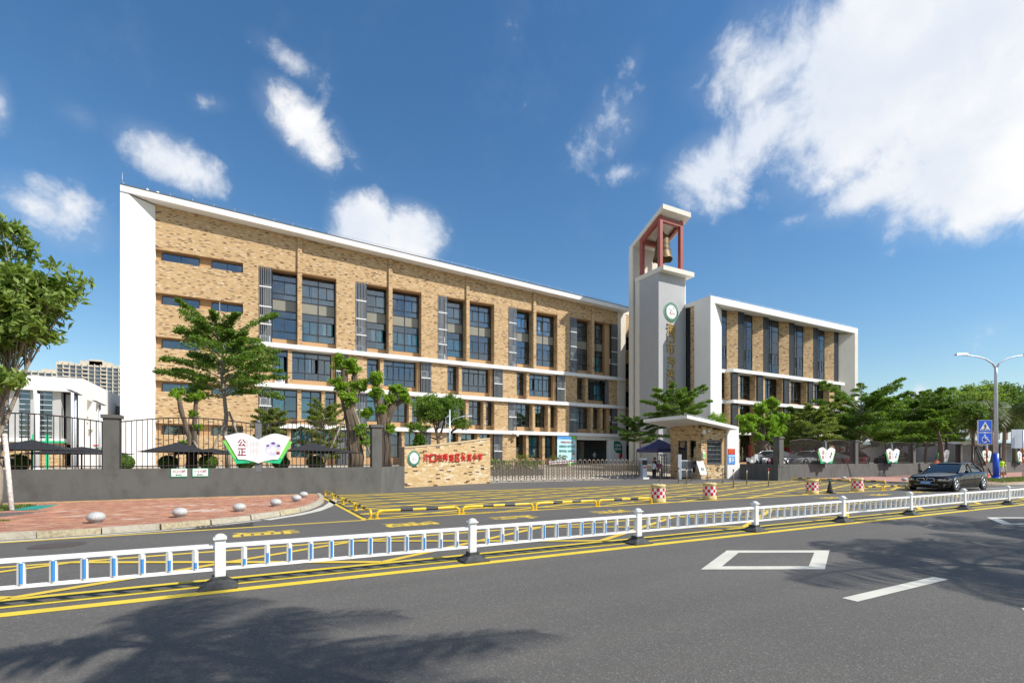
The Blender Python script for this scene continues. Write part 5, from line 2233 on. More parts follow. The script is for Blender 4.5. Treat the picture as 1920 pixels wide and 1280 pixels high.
# ---------------------------------------------------------------- open-book value signs on the fences
def book_sign(x, y, zb, chars, label, w=2.38, seed=0, picture='people', vert=None):
    t = thing('book_sign', label, 'sign', (x, y, zb - 0.35), 'open book signs along the school fence')
    mb = MB()
    mb.box(x - .115, x + .115, y + 0.03, y + .26, zb - 0.35, zb + 1.62, 'slat_dark')
    mb.lathe([(0.06, 0), (0.09, 0.05), (0.05, .12), (0.0, .14)], 'slat_dark', (x, y + .145, zb + 1.62), 10)
    mb.build('post', t)
    H = 1.2
    hw = w / 2

    def page(sx, inset, dz, top):
        """outline of one leaf from spine outwards"""
        pts = []
        for i in range(9):
            f = i / 8
            u = f * hw * (1 - inset)
            pts.append((x + sx * u, zb + dz + H * (0.78 + 0.22 * math.sin(min(1, f * 1.7) * math.pi / 2) - 0.16 * max(0, f - .5) ** 1.3 * 2) + top))
        out = [(x + sx * hw * 0.60, zb + dz + 0.13), (x + sx * hw * 0.42, zb + dz + 0.13), (x + sx * hw * 0.18, zb + dz + 0.06), (x, zb + dz - 0.02)]
        poly = pts + out
        return poly if sx < 0 else poly[::-1]
    for sx in (-1, 1):
        mb = MB()
        poly = [(x, zb + .05), (x + sx * hw * .66, zb - 0.02), (x + sx * hw * 1.06, zb + H * .74), (x + sx * hw * .9, zb + H * .76), (x, zb + H * .5)]
        mb.prism(poly if sx < 0 else poly[::-1], y - 0.01, y + 0.02, 'green_mid', 'y')
        poly = [(x + sx * hw * .70, zb + 0.16), (x + sx * hw * 1.06, zb + H * .74), (x + sx * hw * .9, zb + H * .76), (x + sx * hw * .56, zb + .30)]
        mb.prism(poly if sx < 0 else poly[::-1], y - 0.016, y - 0.0101, 'green_lime', 'y')
        mb.build('cover', t)
        mb = MB()
        mb.prism(page(sx, 0, 0.02, 0), y - 0.045, y - 0.02, 'white_print', 'y')
        mb.build('page', t)
    mb = MB()
    yy = y - 0.047
    cs = 0.30 if w > 2 else 0.26
    for i, ch in enumerate(chars):
        put_text(mb, ch, 'crimson', (x - hw * .62, yy, zb + 0.66 - i * 0.36), (1, 0, 0), (0, 0, 1), cs * (w / 2.38) ** .5, 0.30, 0.002, 0.022)
    for i in range(4):
        put_text(mb, '◇', 'ink', (x - hw * .36, yy, zb + .86 - i * .075), (1, 0, 0), (0, 0, 1), 0.05, 0.06, 0.002)
    rr = random.Random(seed)
    mb.build('lettering', t)
    mb = MB()
    for i in range(7):
        for j in range(12):
            if rr.random() < .85:
                zz = zb + .86 - j * .048
                mb.box(x - hw * .24 + i * .05, x - hw * .24 + i * .05 + .022, yy - .001, yy, zz, zz + .026, 'pale_ink')
    stuff(mb.build('small_print', t))
    mb = MB()
    if picture == 'people':
        mb.disc((x + hw * .45, yy, zb + .58), .29, 'lilac', 28, 'y', 0.001)
        for (dx, dz, r, m) in ((0, .0, .12, 'white_print'), (-.17, -.07, .09, 'white_print'), (.17, -.07, .09, 'skin_print')):
            mb.disc((x + hw * .45 + dx, yy - .002, zb + .56 + dz), r, m, 18, 'y', 0.001, r * .8)
        for (dx, dz, r) in ((0.0, .22, .075), (-.2, .12, .06), (.2, .12, .065)):
            mb.disc((x + hw * .45 + dx, yy - .004, zb + .56 + dz), r * .8, 'skin_print', 16, 'y', 0.001)
            mb.disc((x + hw * .45 + dx, yy - .006, zb + .59 + dz), r * .7, 'purple', 16, 'y', 0.001, r)
        mb.box(x + hw * .45 + .12, x + hw * .45 + .24, yy - .005, yy - .004, zb + .36, zb + .46, 'crimson')
    else:
        for (dx, dz, r, m) in ((-.08, -.1, .12, 'ink'), (.08, .12, .13, 'blue_print' if picture == 'b' else 'green_dark'), (.12, -.08, .08, 'lilac')):
            mb.disc((x + hw * .45 + dx, yy, zb + .60 + dz), r, m, 14, 'y', 0.001, r * .7)
    mb.build('picture', t)
    return t


book_sign(0.27, 22.36, 1.40, '公正', 'large white open book sign with crimson characters on the left fence', 2.38, 1)
for (x, ch, pic, lab) in ((39.0, '法治', 'g', 'white and green book sign nearest the entrance on the right fence'), (48.6, '爱国', 'b', 'white and green book sign behind the grey tree shadow on the right wall'),
                          (57.7, '敬业', 'b', 'white and green book sign directly above the roof of the black car'), (66.9, '诚信', 'b', 'white and green book sign behind the striped road sign post'),
                          (75.6, '友善', 'g', 'white and green book sign furthest right, right of the lime shirted person')):
    book_sign(x, 22.05 - (x - 39) * 0.006, 1.27, ch, lab, 2.2, int(x), pic)

# ---------------------------------------------------------------- brick name wall at the entrance
SA, SB = Vector((7.43, 26.6, 0)), Vector((13.97, 29.4, 0))
sd_ = (SB - SA).normalized()
sn_ = Vector((sd_.y, -sd_.x, 0))
SW = (SB - SA).length
ntop = lambda u: 2.20 + 0.72 * (u / SW) ** 1.25
nw = thing('name_wall', 'slanted tan brick entrance wall carrying the red school name', 'wall', tuple(SA))
mb = MB()
N = 12
lo = [SA + sd_ * (SW * i / N) for i in range(N + 1)]
for i in range(N):
    a, b = lo[i], lo[i + 1]
    za, zb = ntop(SW * i / N), ntop(SW * (i + 1) / N)
    bk = -sn_ * 0.45
    mb.add([a, b, b + bk, a + bk, a + Vector((0, 0, za)), b + Vector((0, 0, zb)), b + bk + Vector((0, 0, zb)), a + bk + Vector((0, 0, za))],
           [(4, 5, 6, 7), (0, 1, 5, 4), (2, 3, 7, 6)] + ([(3, 0, 4, 7)] if i == 0 else []) + ([(1, 2, 6, 5)] if i == N - 1 else []), 'mortar')
mb.build('wall_core', nw)
brick_courses(nw, SA, sd_, sn_, SW, ntop, 300, 0.33, 0.079, (), 5)
mb = MB()
for i in range(N):
    a, b = lo[i] + sn_ * .02, lo[i + 1] + sn_ * .02
    za, zb = ntop(SW * i / N), ntop(SW * (i + 1) / N)
    bk = -sn_ * 0.49
    z = Vector((0, 0, 1))
    mb.hexa([a + z * za, b + z * zb, b + bk + z * zb, a + bk + z * za], [a + z * (za + .05), b + z * (zb + .05), b + bk + z * (zb + .05), a + bk + z * (za + .05)], 'brick_buff')
mb.build('coping', nw)
# crest on it, turned to the wall's face
cm = MB()
emblem(cm, (0, 0, 0), 0.44, 'green_dark')
ang = math.atan2(sd_.y, sd_.x)
cp_ = SA + sd_ * 0.62 + sn_ * 0.03 + Vector((0, 0, 1.62))
cm.xf(Matrix.Translation(cp_) @ Matrix.Rotation(ang, 4, 'Z'))
tag(cm.build('school_crest'), 'round school crest at the left end of the brick name wall', 'crest')
nl = thing('name_lettering', 'red three dimensional school name characters on the brick name wall', 'sign letters', tuple(SA + sn_ * .05 + Vector((0, 0, 1.4))))
name = '海口市秀英区长滨小学'
u = 1.30
for i, ch in enumerate(name):
    w = 0.41 + (0.03 if i < 3 else 0)
    s = (0.50 if i % 3 else 0.46)
    mb = MB()
    zc = 1.60 + u * 0.02
    put_text(mb, ch, 'red_letter', SA + sd_ * u + sn_ * 0.07 + Vector((0, 0, zc - s / 2 + rng.uniform(-.03, .03))), sd_, (0.03 * sd_.x, 0.03 * sd_.y, 1), w * 1.05, s, 0.012, 0.018)
    mb.build('letter', nl)
    u += 0.505

# ---------------------------------------------------------------- folding gate
GA, GB = Vector((14.35, 30.25, 0)), Vector((27.6, 29.75, 0))
fg = thing('folding_gate', 'stainless steel folding gate of arched frames drawn across the entrance', 'gate', tuple(GA))
gd = (GB - GA).normalized()
gn = Vector((gd.y, -gd.x, 0))
n = 32
for i in range(n):
    f = i / n
    st = 0.55 - 0.28 * f
    c = GA.lerp(GB, (f * 1.16 - 0.16 * f * f))
    nx = GA.lerp(GB, ((i + 1) / n * 1.16 - 0.16 * ((i + 1) / n) ** 2))
    w = min(0.28, (nx - c).length * 0.62)
    mb = MB()
    pts = [c + Vector((0, 0, .10))] + [c + Vector((0, 0, 1.40))]
    for q in range(1, 6):
        a = math.pi * q / 6
        pts.append(c + gd * (w * (1 - math.cos(a)) / 2) + Vector((0, 0, 1.40 + 0.13 * math.sin(a))))
    pts += [c + gd * w + Vector((0, 0, 1.40)), c + gd * w + Vector((0, 0, .10))]
    mb.tube(pts, 0.032, 'steel', 6)
    mb.tube([c + Vector((0, 0, .3)), c + gd * w + Vector((0, 0, .3))], 0.015, 'steel', 5)
    mb.build('arch_frame', fg)
    lat = MB()
    for k in range(4):
        za, zb = 0.28 + k * 0.24, 0.28 + (k + 1) * 0.24
        p, q = c + gd * (w * .5), nx + gd * (w * .5)
        for yo in (-0.02, 0.02):
            a, b = (za, zb) if yo < 0 else (zb, za)
            lat.tube([p + gn * yo + Vector((0, 0, a)), q + gn * yo + Vector((0, 0, b))], 0.018, 'steel', 4, smooth=False)
            if k < 3:
                lat.tube([p + gn * yo + Vector((0, 0, a + .12)), q + gn * yo + Vector((0, 0, b + .12))], 0.012, 'steel', 4, smooth=False)
    lat.build('lattice', fg)
    if i % 2 == 1:
        wm_ = MB()
        wm_.lathe([(0.05, -0.02), (0.06, 0), (0.05, .02)], 'rubber', tuple(c + gn * .08 + Vector((0, 0, .06))), 10, axis='y')
        wm_.tube([c + gn * .08 + Vector((0, 0, .06)), c + Vector((0, 0, .2))], 0.03, 'white_metal', 6)
        wm_.build('caster', fg)
mb = MB()
mb.box(27.3, 27.72, 29.45, 29.9, .12, 1.66, 'galv')
mb.box(27.28, 27.74, 29.43, 29.5, 1.12, 1.5, 'black_paint')
mb.box(27.36, 27.66, 29.42, 29.445, .88, .99, 'bright_red')
mb.box(27.2, 27.82, 29.3, 30.0, .0, .14, 'white_metal')
mb.build('drive_unit', fg)
mb = MB()
mb.box(13.9, 29.0, 29.5, 30.9, 0.0005, 0.006, 'yard')
struct('gate_track', mb)

# ---------------------------------------------------------------- guard house
gh = thing('guard_house', 'small tan brick gatehouse with white slanting roof and barred window', 'kiosk', (32.6, 28.5, 0))
WF = (31.9, 33.55, 1.17, 3.04)
mb = MB()
mb.box(31.251, 31.9, 27.2, 27.5, 0, 4.02, 'brick')
mb.box(33.55, 34.04, 27.2, 27.5, 0, 4.02, 'mortar')
mb.box(31.9, 33.55, 27.2, 27.5, 0, 1.17, 'mortar')
mb.box(31.9, 33.55, 27.2, 27.5, 3.04, 3.75, 'mortar')
mb.box(31.25, 31.5, 27.5, 27.7, 0, 4.3, 'brick')
mb.box(31.25, 31.5, 27.7, 28.33, 0, 0.02, 'mortar')
mb.box(31.25, 31.5, 28.33, 28.61, 0, 4.3, 'brick')
mb.box(31.25, 31.5, 29.57, 30.2, 0, 4.3, 'brick')
mb.box(31.25, 31.5, 28.61, 29.57, 3.08, 4.3, 'brick')
mb.box(31.25, 31.5, 27.7, 28.33, 3.05, 4.3, 'brick')
mb.box(31.25, 31.5, 27.7, 28.33, 0.02, 0.5, 'brick')
mb.box(31.25, 34.3, 30.2, 30.4, 0, 4.3, 'brick')
mb.box(34.05, 34.25, 27.5, 30.2, 0, 4.0, 'white_plaster')
mb.build('wall', gh)
brick_courses(gh, (31.24, 27.2, 0), (1, 0, 0), (0, -1, 0), 2.80, lambda u: 4.28 - 0.124 * u, 300, 0.31, 0.085, [(0.64, 2.33, 1.15, 3.07)], 9)
mb = MB()
mb.box(31.66, 31.88, 27.175, 27.4, 1.10, 3.16, 'tan_plaster')
mb.box(33.57, 33.86, 27.175, 27.4, 1.10, 3.16, 'tan_plaster')
mb.build('window_surround', gh)
mb = MB()
mb.prism([(28.6, 4.60), (34.33, 3.92), (34.33, 4.16), (28.6, 4.86)], 26.2, 30.8, 'white_plaster', 'y')
mb.build('roof', gh)
mb = MB()
for i in range(5):
    mb.tube([(28.8 + i * .8, 26.6, 4.83 - i * .095), (28.8 + i * .8, 26.6, 5.0 - i * .095)], 0.012, 'galv', 4)
mb.tube([(28.7, 26.6, 5.02), (32.2, 26.6, 4.6)], 0.012, 'galv', 4)
mb.build('lightning_wire', gh)
mb = MB()
mb.prism([(34.04, 0), (35.42, 0), (35.42, 4.16), (34.34, 4.14), (34.33, 3.9), (34.04, 3.95)], 27.0, 27.3, 'white_plaster', 'y')
mb.box(35.425, 35.6, 27.02, 27.28, 0, 1.25, 'white_plaster')
mb.build('white_fin', gh)
w = grid_window(gh, 31.9, 33.55, 27.36, 1.17, 3.04, 2, (0, .25, 1), (), (1,), 0, 0.06, 'glass_dark')
mb = MB()
for i in range(17):
    x = 31.95 + i * 0.0975
    mb.box(x - .008, x + .008, 27.20, 27.216, 1.2, 3.02, 'slat_dark')
for zz in (1.28, 1.6, 1.95, 2.3, 2.62, 2.95):
    mb.box(31.9, 33.55, 27.217, 27.235, zz - .012, zz + .012, 'galv')
mb.build('window_bars', gh)
mb = MB()
mb.box(31.6, 34.0, 29.9, 29.98, 0.05, 3.9, 'room')
mb.box(32.3, 33.2, 28.9, 29.5, 0.05, 1.2, 'room')
mb.build('interior', gh)
mb = MB()
mb.box(31.36, 31.42, 28.62, 29.56, 2.35, 3.07, 'glass_dark')
mb.box(31.34, 31.44, 28.61, 28.67, 0.0, 3.08, 'dark_metal')
mb.box(31.34, 31.44, 29.51, 29.57, 0.0, 3.08, 'dark_metal')
mb.box(31.34, 31.44, 28.67, 29.51, 2.28, 2.36, 'dark_metal')
mb.box(31.36, 31.42, 28.67, 29.51, 0.02, 2.28, 'black_paint')
mb.build('door', gh)
mb = MB()
mb.box(31.36, 31.40, 27.76, 28.27, 0.5, 3.05, 'glass_dark')
mb.box(31.34, 31.44, 27.7, 27.76, 0.5, 3.05, 'dark_metal')
mb.box(31.34, 31.44, 28.27, 28.33, 0.5, 3.05, 'dark_metal')
mb.build('side_window', gh)
mb = MB()
mb.box(31.85, 32.05, 27.0, 27.2, 3.72, 3.86, 'white_metal')
mb.box(31.25, 31.45, 26.93, 27.13, 3.55, 3.72, 'white_metal')
mb.lathe([(0.0, -.12), (.10, -.06), (.12, .02), (.12, .22), (.08, .27)], 'white_metal', (31.32, 26.98, 3.62), 12)
mb.build('camera', gh)
mb = MB()
mb.box(31.33, 31.6, 27.10, 27.17, 1.62, 2.16, 'white_print')
mb.box(31.35, 31.58, 27.095, 27.10, 1.70, 2.0, 'green_lime')
tag(mb.build('notice'), 'small white and lime notice beside the barred gatehouse window', 'notice')
mb = MB()
mb.box(34.10, 34.92, 26.97, 26.998, 1.96, 2.42, 'bright_red')
for i, (a, b) in enumerate(((.12, .70), (.08, .72), (.20, .55))):
    put_text(mb, ('安全责任', '校园平安', '人人有责')[i], 'yellow_paint_new', (34.10 + a, 26.966, 2.28 - i * .13), (1, 0, 0), (0, 0, 1), b - a, .09, 0.001)
tag(mb.build('red_notice'), 'red notice with yellow lettering on the white gatehouse fin', 'notice')
mb = MB()
mb.box(34.08, 34.94, 26.97, 26.998, 1.16, 1.95, 'blue_print')
mb.box(34.2, 34.42, 26.964, 26.97, 1.32, 1.72, 'white_print')
mb.box(34.24, 34.38, 26.961, 26.964, 1.40, 1.64, 'skin_print')
mb.box(34.12, 34.9, 26.964, 26.97, 1.80, 1.90, 'sky_print')
for i in range(4):
    mb.box(34.52, 34.84 - (i % 2) * .08, 26.964, 26.97, 1.66 - i * .09, 1.70 - i * .09, 'white_print')
tag(mb.build('blue_notice'), 'blue poster with a white phone below the red notice', 'notice')
# pedestrian gate and turnstile
tg = thing('turnstile_gate', 'grey steel turnstile lane with curved bars beside the gatehouse door', 'turnstile', (29.6, 28.6, 0))
mb = MB()
for x in (28.9, 29.15, 29.4):
    mb.tube([(x, 29.3, 0), (x, 29.3, 1.75), (x + .12, 29.3, 1.88), (x + .3, 29.3, 1.75), (x + .3, 29.3, 0)], 0.03, 'slat_dark', 6)
mb.box(28.7, 29.7, 29.2, 29.4, 1.9, 1.98, 'slat_dark')
mb.build('frame', tg)
mb = MB()
for q in range(6):
    mb.tube([(28.95, 29.25, .2 + q * .28), (29.15, 28.95, .2 + q * .28), (29.45, 28.95, .2 + q * .28)], 0.02, 'steel', 5)
mb.build('arms', tg)
pg = thing('side_gate', 'grey steel side gate with upright bars standing half open at the gatehouse', 'gate', (30.2, 27.9, 0))
mb = MB()
mb.box(29.55, 29.65, 27.9, 28.0, 0, 1.95, 'galv')
mb.box(29.75, 29.85, 27.9, 28.0, 0, 1.95, 'galv')
mb.box(31.0, 31.1, 27.9, 28.0, 0, 1.7, 'slat_dark')
mb.box(29.85, 31.0, 27.92, 27.98, 1.42, 1.5, 'galv')
mb.box(29.85, 31.0, 27.92, 27.98, .70, .80, 'galv')
mb.build('frame', pg)
mb = MB()
for i in range(11):
    mb.box(29.92 + i * .1, 29.95 + i * .1, 27.93, 27.97, .15, 1.42, 'slat_metal')
mb.build('bars', pg)
# easel board
ea = thing('easel_board', 'white notice board on an easel in front of the gatehouse wall', 'notice board', (30.0, 25.7, 0))
mb = MB()
mb.hexa([(29.35, 25.60, .42), (30.05, 25.60, .42), (30.05, 25.64, .42), (29.35, 25.64, .42)], [(29.22, 25.86, 1.42), (29.92, 25.86, 1.42), (29.92, 25.9, 1.42), (29.22, 25.9, 1.42)], 'white_print')
mb.build('board', ea)
for (x, xt) in ((29.45, 29.32), (30.1, 29.85)):
    mb = MB()
    mb.tube([(x + .05, 25.5, 0), (xt, 25.92, 1.45)], 0.016, 'galv', 5)
    mb.tube([(x + .05, 26.3, 0), (xt, 25.94, 1.40)], 0.014, 'galv', 5)
    mb.build('leg', ea)
mb = MB()
put_text(mb, '登记', 'green_dark', (29.52, 25.66, .72), (1, 0, 0), Vector((-.12, .25, .96)).normalized(), .36, .25, 0.002, .01)
mb.build('lettering', ea)
# navy gazebo
gz = thing('gazebo', 'navy blue pop-up canopy tent standing inside the gate', 'canopy tent', (31.0, 31.6, 0))
mb = MB()
ap = (31.2, 31.6, 3.32)
c4 = [(29.75, 30.35, 2.45), (32.65, 30.35, 2.45), (32.65, 32.85, 2.45), (29.75, 32.85, 2.45)]
for i in range(4):
    a, b = Vector(c4[i]), Vector(c4[(i + 1) % 4])
    m1, m2 = a.lerp(Vector(ap), .5) - Vector((0, 0, .07)), b.lerp(Vector(ap), .5) - Vector((0, 0, .07))
    mb.add([a, b, m2, m1, ap], [(0, 1, 2, 3), (3, 2, 4)], 'navy')
    mb.add([a, b, b - Vector((0, 0, .27)), a - Vector((0, 0, .27))], [(3, 2, 1, 0)], 'navy')
mb.build('canopy', gz)
for p in c4:
    mb = MB()
    mb.tube([(p[0], p[1], 0), (p[0], p[1], 2.45)], 0.025, 'dark_metal', 6)
    mb.build('leg', gz)

# ================================================================ WHITE MEDIAN GUARDRAIL
gr = thing('guardrail', 'white steel median guardrail with blue marked balusters on black rubber feet', 'guardrail', (0, 6.95, 0))
GY, PITCH, X0 = 6.95, 3.325, -0.33
bmesh_b = MB()
prof2 = [(-.032, -.018), (0, -.036), (.032, -.018), (.032, .02), (-.032, .02)]
bmesh_b.prism(prof2, 0.245, 0.475, 'white_metal')
bmesh_b.add([(-.032, -.018, .475), (0, -.036, .475), (.032, -.018, .475), (.032, .02, .475), (-.032, .02, .475), (-.02, -.01, .495), (0, -.02, .495), (.02, -.01, .495), (.02, .012, .495), (-.02, .012, .495)],
            [(0, 1, 6, 5), (1, 2, 7, 6), (2, 3, 8, 7), (3, 4, 9, 8), (4, 0, 5, 9), (5, 6, 7, 8, 9)], 'white_metal')
bal_mesh = bmesh_b.mesh('baluster')
post = MB()
post.prism([(-.052, -.052), (-.06, -.03), (-.06, .03), (-.052, .052), (.052, .052), (.06, .03), (.06, -.03), (.052, -.052)], 0.10, 0.585, 'white_metal')
post_mesh = post.mesh('post')
cap = MB()
cap.box(-.072, .072, -.072, .072, .585, .605, 'white_metal')
cap.lathe([(.068, 0), (.066, .012), (.045, .034), (.018, .044), (0, .045)], 'white_metal', (0, 0, .605), 12)
cap_mesh = cap.mesh('cap')
ft = MB()
ft.hexa([(-.20, -.19, 0.001), (.20, -.19, 0.001), (.20, .19, 0.001), (-.20, .19, 0.001)], [(-.20, -.19, .028), (.20, -.19, .028), (.20, .19, .028), (-.20, .19, .028)], 'rubber')
ft.hexa([(-.19, -.18, 0.028), (.19, -.18, 0.028), (.19, .18, 0.028), (-.19, .18, 0.028)], [(-.085, -.085, .10), (.085, -.085, .10), (.085, .085, .10), (-.085, .085, .10)], 'rubber')
ft.box(-.08, .08, -.08, .08, .10, .14, 'rubber')
foot_mesh = ft.mesh('rubber_foot')
sticks = {}
for i, hgt in enumerate((.075, .125, .165, .20, .215, .22)):
    for side in (0,):
        q = MB()
        q.add([(.0005, -.0375, .252), (.021, -.0263, .252), (.021, -.0263, .252 + hgt), (.0005, -.0375, .252 + hgt)], [(0, 1, 2, 3)], 'blue_film')
        q.add([(-.010, -.0322, .252), (-.0005, -.0375, .252), (-.0005, -.0375, .252 + hgt), (-.010, -.0322, .252 + hgt)], [(0, 1, 2, 3)], 'blue_film')
        sticks[i] = q.mesh('blue_strip')


def part_at(name, me, parent, loc):
    o = bpy.data.objects.new(name, me)
    COL.objects.link(o)
    o.parent = parent
    o.location = loc
    return o


k0, k1 = -2, 12
for k in range(k0, k1 + 1):
    x = X0 + k * PITCH
    p = part_at('post', post_mesh, gr, (x, 0, 0))
    p.rotation_euler = (rng.uniform(-.012, .012), rng.uniform(-.012, .012), rng.uniform(-.05, .05))
    part_at('cap', cap_mesh, p, (0, 0, 0))
    part_at('rubber_foot', foot_mesh, gr, (x + rng.uniform(-.015, .015), rng.uniform(-.01, .01), 0))
    if k == k1:
        break
    xa, xb = x + .058, x + PITCH - .058
    sag = rng.uniform(-.006, .006)
    for (zz, h, d) in ((.505, .046, .032), (.225, .034, .026)):
        mb = MB()
        pr = [(GY - d, zz - h / 2), (GY - d * .9, zz + h / 2 - .01), (GY - d * .4, zz + h / 2), (GY + d * .4, zz + h / 2), (GY + d, zz + h / 2 - .01), (GY + d, zz - h / 2)]
        mb.hexa([(xa, GY - d, zz - h / 2), (xb, GY - d, zz - h / 2 + sag), (xb, GY + d, zz - h / 2 + sag), (xa, GY + d, zz - h / 2)],
                [(xa, GY - d * .75, zz + h / 2), (xb, GY - d * .75, zz + h / 2 + sag), (xb, GY + d * .75, zz + h / 2 + sag), (xa, GY + d * .75, zz + h / 2)], 'white_metal')
        mb.build('rail', gr)
    for j in range(12):
        bx = x + PITCH * (j + 1) / 13
        b = part_at('baluster', bal_mesh, gr, (bx, 0, sag * (j + 1) / 13))
        lv = min(j, 11 - j)
        part_at('blue_strip', sticks[lv], b, (0, 0, 0))

# ================================================================ YELLOW AND BLACK PARKING BARS
def parking_bar(a, b, label, h=0.2, group='yellow and black parking bars'):
    a, b = Vector((*a, 0)), Vector((*b, 0))
    d = (b - a).normalized()
    L = (b - a).length
    t = thing('parking_bar', label, 'barrier', tuple(a.lerp(b, .5)), group)
    r = 0.038
    mb = MB()
    for s, p in ((1, a), (-1, b)):
        mb.tube([p, p + Vector((0, 0, h - .09)), p + d * s * .02 + Vector((0, 0, h - .04)), p + d * s * .06 + Vector((0, 0, h - .01)), p + d * s * .12 + Vector((0, 0, h))], r, 'yellow_steel', 9)
        mb.lathe([(.07, 0), (.07, .012), (.045, .02)], 'yellow_steel', tuple(p), 9)
    mb.build('leg', t)
    n = 5
    cuts = [0.12, L * .27, L * .42, L * .58, L * .73, L - .12]
    for i in range(n):
        mb = MB()
        mb.tube([a + d * cuts[i] + Vector((0, 0, h)), a + d * cuts[i + 1] + Vector((0, 0, h))], r + (0.001 if i % 2 else 0), 'black_paint' if i % 2 else 'yellow_steel', 9, caps=False)
        mb.build('black_band' if i % 2 else 'yellow_band', t)
    return t


NTH = ['first', 'second', 'third', 'fourth', 'fifth', 'sixth']
for i in range(4):
    parking_bar((2.92 + i * 2.42, 13.06), (5.20 + i * 2.42, 13.02), '%s parking bar from the left along the front edge of the forecourt' % NTH[i])
for i in range(4):
    parking_bar((2.80, 13.25 + i * 2.28), (2.80, 15.40 + i * 2.28), '%s parking bar from the street along the left edge of the forecourt' % NTH[i])
for i, (a, b) in enumerate((((28.0, 13.05), (30.1, 13.03)), ((26.2, 13.35), (27.9, 13.1)), ((30.3, 13.03), (32.4, 13.0)))):
    parking_bar(a, b, ('yellow and black parking bar whose end shows just left of the black car bonnet', 'yellow and black parking bar right behind the rightmost checked barrel', 'yellow and black parking bar mostly hidden behind the black car')[i])
for i in range(3):
    parking_bar((34.95, 16.2 + i * 2.05), (34.95, 18.15 + i * 2.05), '%s parking bar from the street along the right edge of the forecourt' % NTH[i])

# ================================================================ CHECKED BARRELS, CONE, POSTS, GRANITE BALLS
def barrel(x, y, label, rz):
    t = thing('traffic_barrel', label, 'traffic barrel', (x, y, 0), 'red and white checked barrels')
    mb = MB()
    mb.lathe([(.255, 0.0), (.262, .02), (.262, .10), (.245, .125), (.243, .56), (.258, .585), (.258, .63), (.235, .65), (.0, .645)], 'cream_plastic', (x, y, 0), 26)
    for q in range(7):
        a = rz + q * .9
        mb.lathe([(.05, 0), (.04, .012), (0, .016)], 'cream_plastic', (x + .17 * math.cos(a), y + .17 * math.sin(a), .645), 8)
    mb.build('shell', t)
    n = 14
    for m, off, nm in (('red_film', 0, 'red_check'), ('white_film', 1, 'white_check')):
        mb = MB()
        for r_ in range(3):
            for q in range(n):
                if (q + r_ + off) % 2:
                    continue
                za, zb = .165 + r_ * .118, .165 + (r_ + 1) * .118
                vs = []
                for s in range(3):
                    a = rz + 2 * math.pi * (q + s / 2) / n
                    vs += [(x + .2465 * math.cos(a), y + .2465 * math.sin(a), za), (x + .2465 * math.cos(a), y + .2465 * math.sin(a), zb)]
                mb.add(vs, [(0, 2, 3, 1), (2, 4, 5, 3)], m, True)
        mb.build(nm, t)


for (x, y, lab, rz) in ((13.02, 13.25, 'red and white checked barrel leftmost, at the end of the bar row', .1), (15.68, 13.25, 'red and white checked barrel second from left, alone on the hatching', .4),
                        (22.4, 13.3, 'red and white checked barrel just left of the dark cone', .0), (25.9, 13.2, 'red and white checked barrel nearest the black car', .25)):
    barrel(x, y, lab, rz)
mb = MB()
cx, cy_ = 23.35, 13.05
mb.box(cx - .18, cx + .18, cy_ - .18, cy_ + .18, 0.001, .035, 'cone')
mb.lathe([(.135, .035), (.12, .12), (.035, .57), (.03, .62), (0, .625)], 'cone', (cx, cy_, 0), 16)
mb.lathe([(.034, .60), (.034, .635), (0, .64)], 'green_mid', (cx, cy_, 0), 12)
tag(mb.build('traffic_cone'), 'dark charcoal traffic cone with green tip beside a checked barrel', 'cone')

mb = MB()
st0 = thing('stanchion', 'steel queue post with dark cap standing nearest the folding gate end', 'stanchion', (0, 0, 0), 'steel queue posts on the forecourt')
mb.lathe([(.15, 0.001), (.15, .015), (.06, .035), (.03, .04)], 'steel', (0, 0, 0), 16)
mb.tube([(0, 0, .03), (0, 0, .98)], .028, 'steel', 8)
mb.build('pole', st0)
mb = MB()
mb.lathe([(.036, .9), (.038, .98), (.03, 1.01), (0, 1.015)], 'black_paint', (0, 0, 0), 10)
mb.build('cap', st0)
SP = [(25.6, 25.9), (25.0, 23.6), (24.2, 22.2), (28.0, 25.2), (27.7, 23.6), (27.3, 22.0), (23.3, 18.1), (26.7, 19.8)]
SL = ['steel queue post with dark cap standing nearest the folding gate end', 'steel queue post in front of the turnstile', 'steel queue post left of the easel board', 'steel queue post in front of the easel board',
      'steel queue post in front of the gatehouse brick corner', 'steel queue post in front of the barred window', 'steel queue post in front of the white gatehouse fin', 'steel queue post in front of the dark wall return']
for i, (x, y) in enumerate(SP):
    if i == 0:
        st0.location = (x, y, 0)
    else:
        copy_thing(st0, (x, y, 0), 0, SL[i])
st = copy_thing(st0, (26.0, 17.9, 0), 0, 'steel queue post with a red cap, rightmost of the row')
rc = MB()
rc.lathe([(.038, .93), (.042, .98), (.03, 1.03), (0, 1.035)], 'bright_red', (0, 0, 0), 10)
rc.build('red_cap', st)

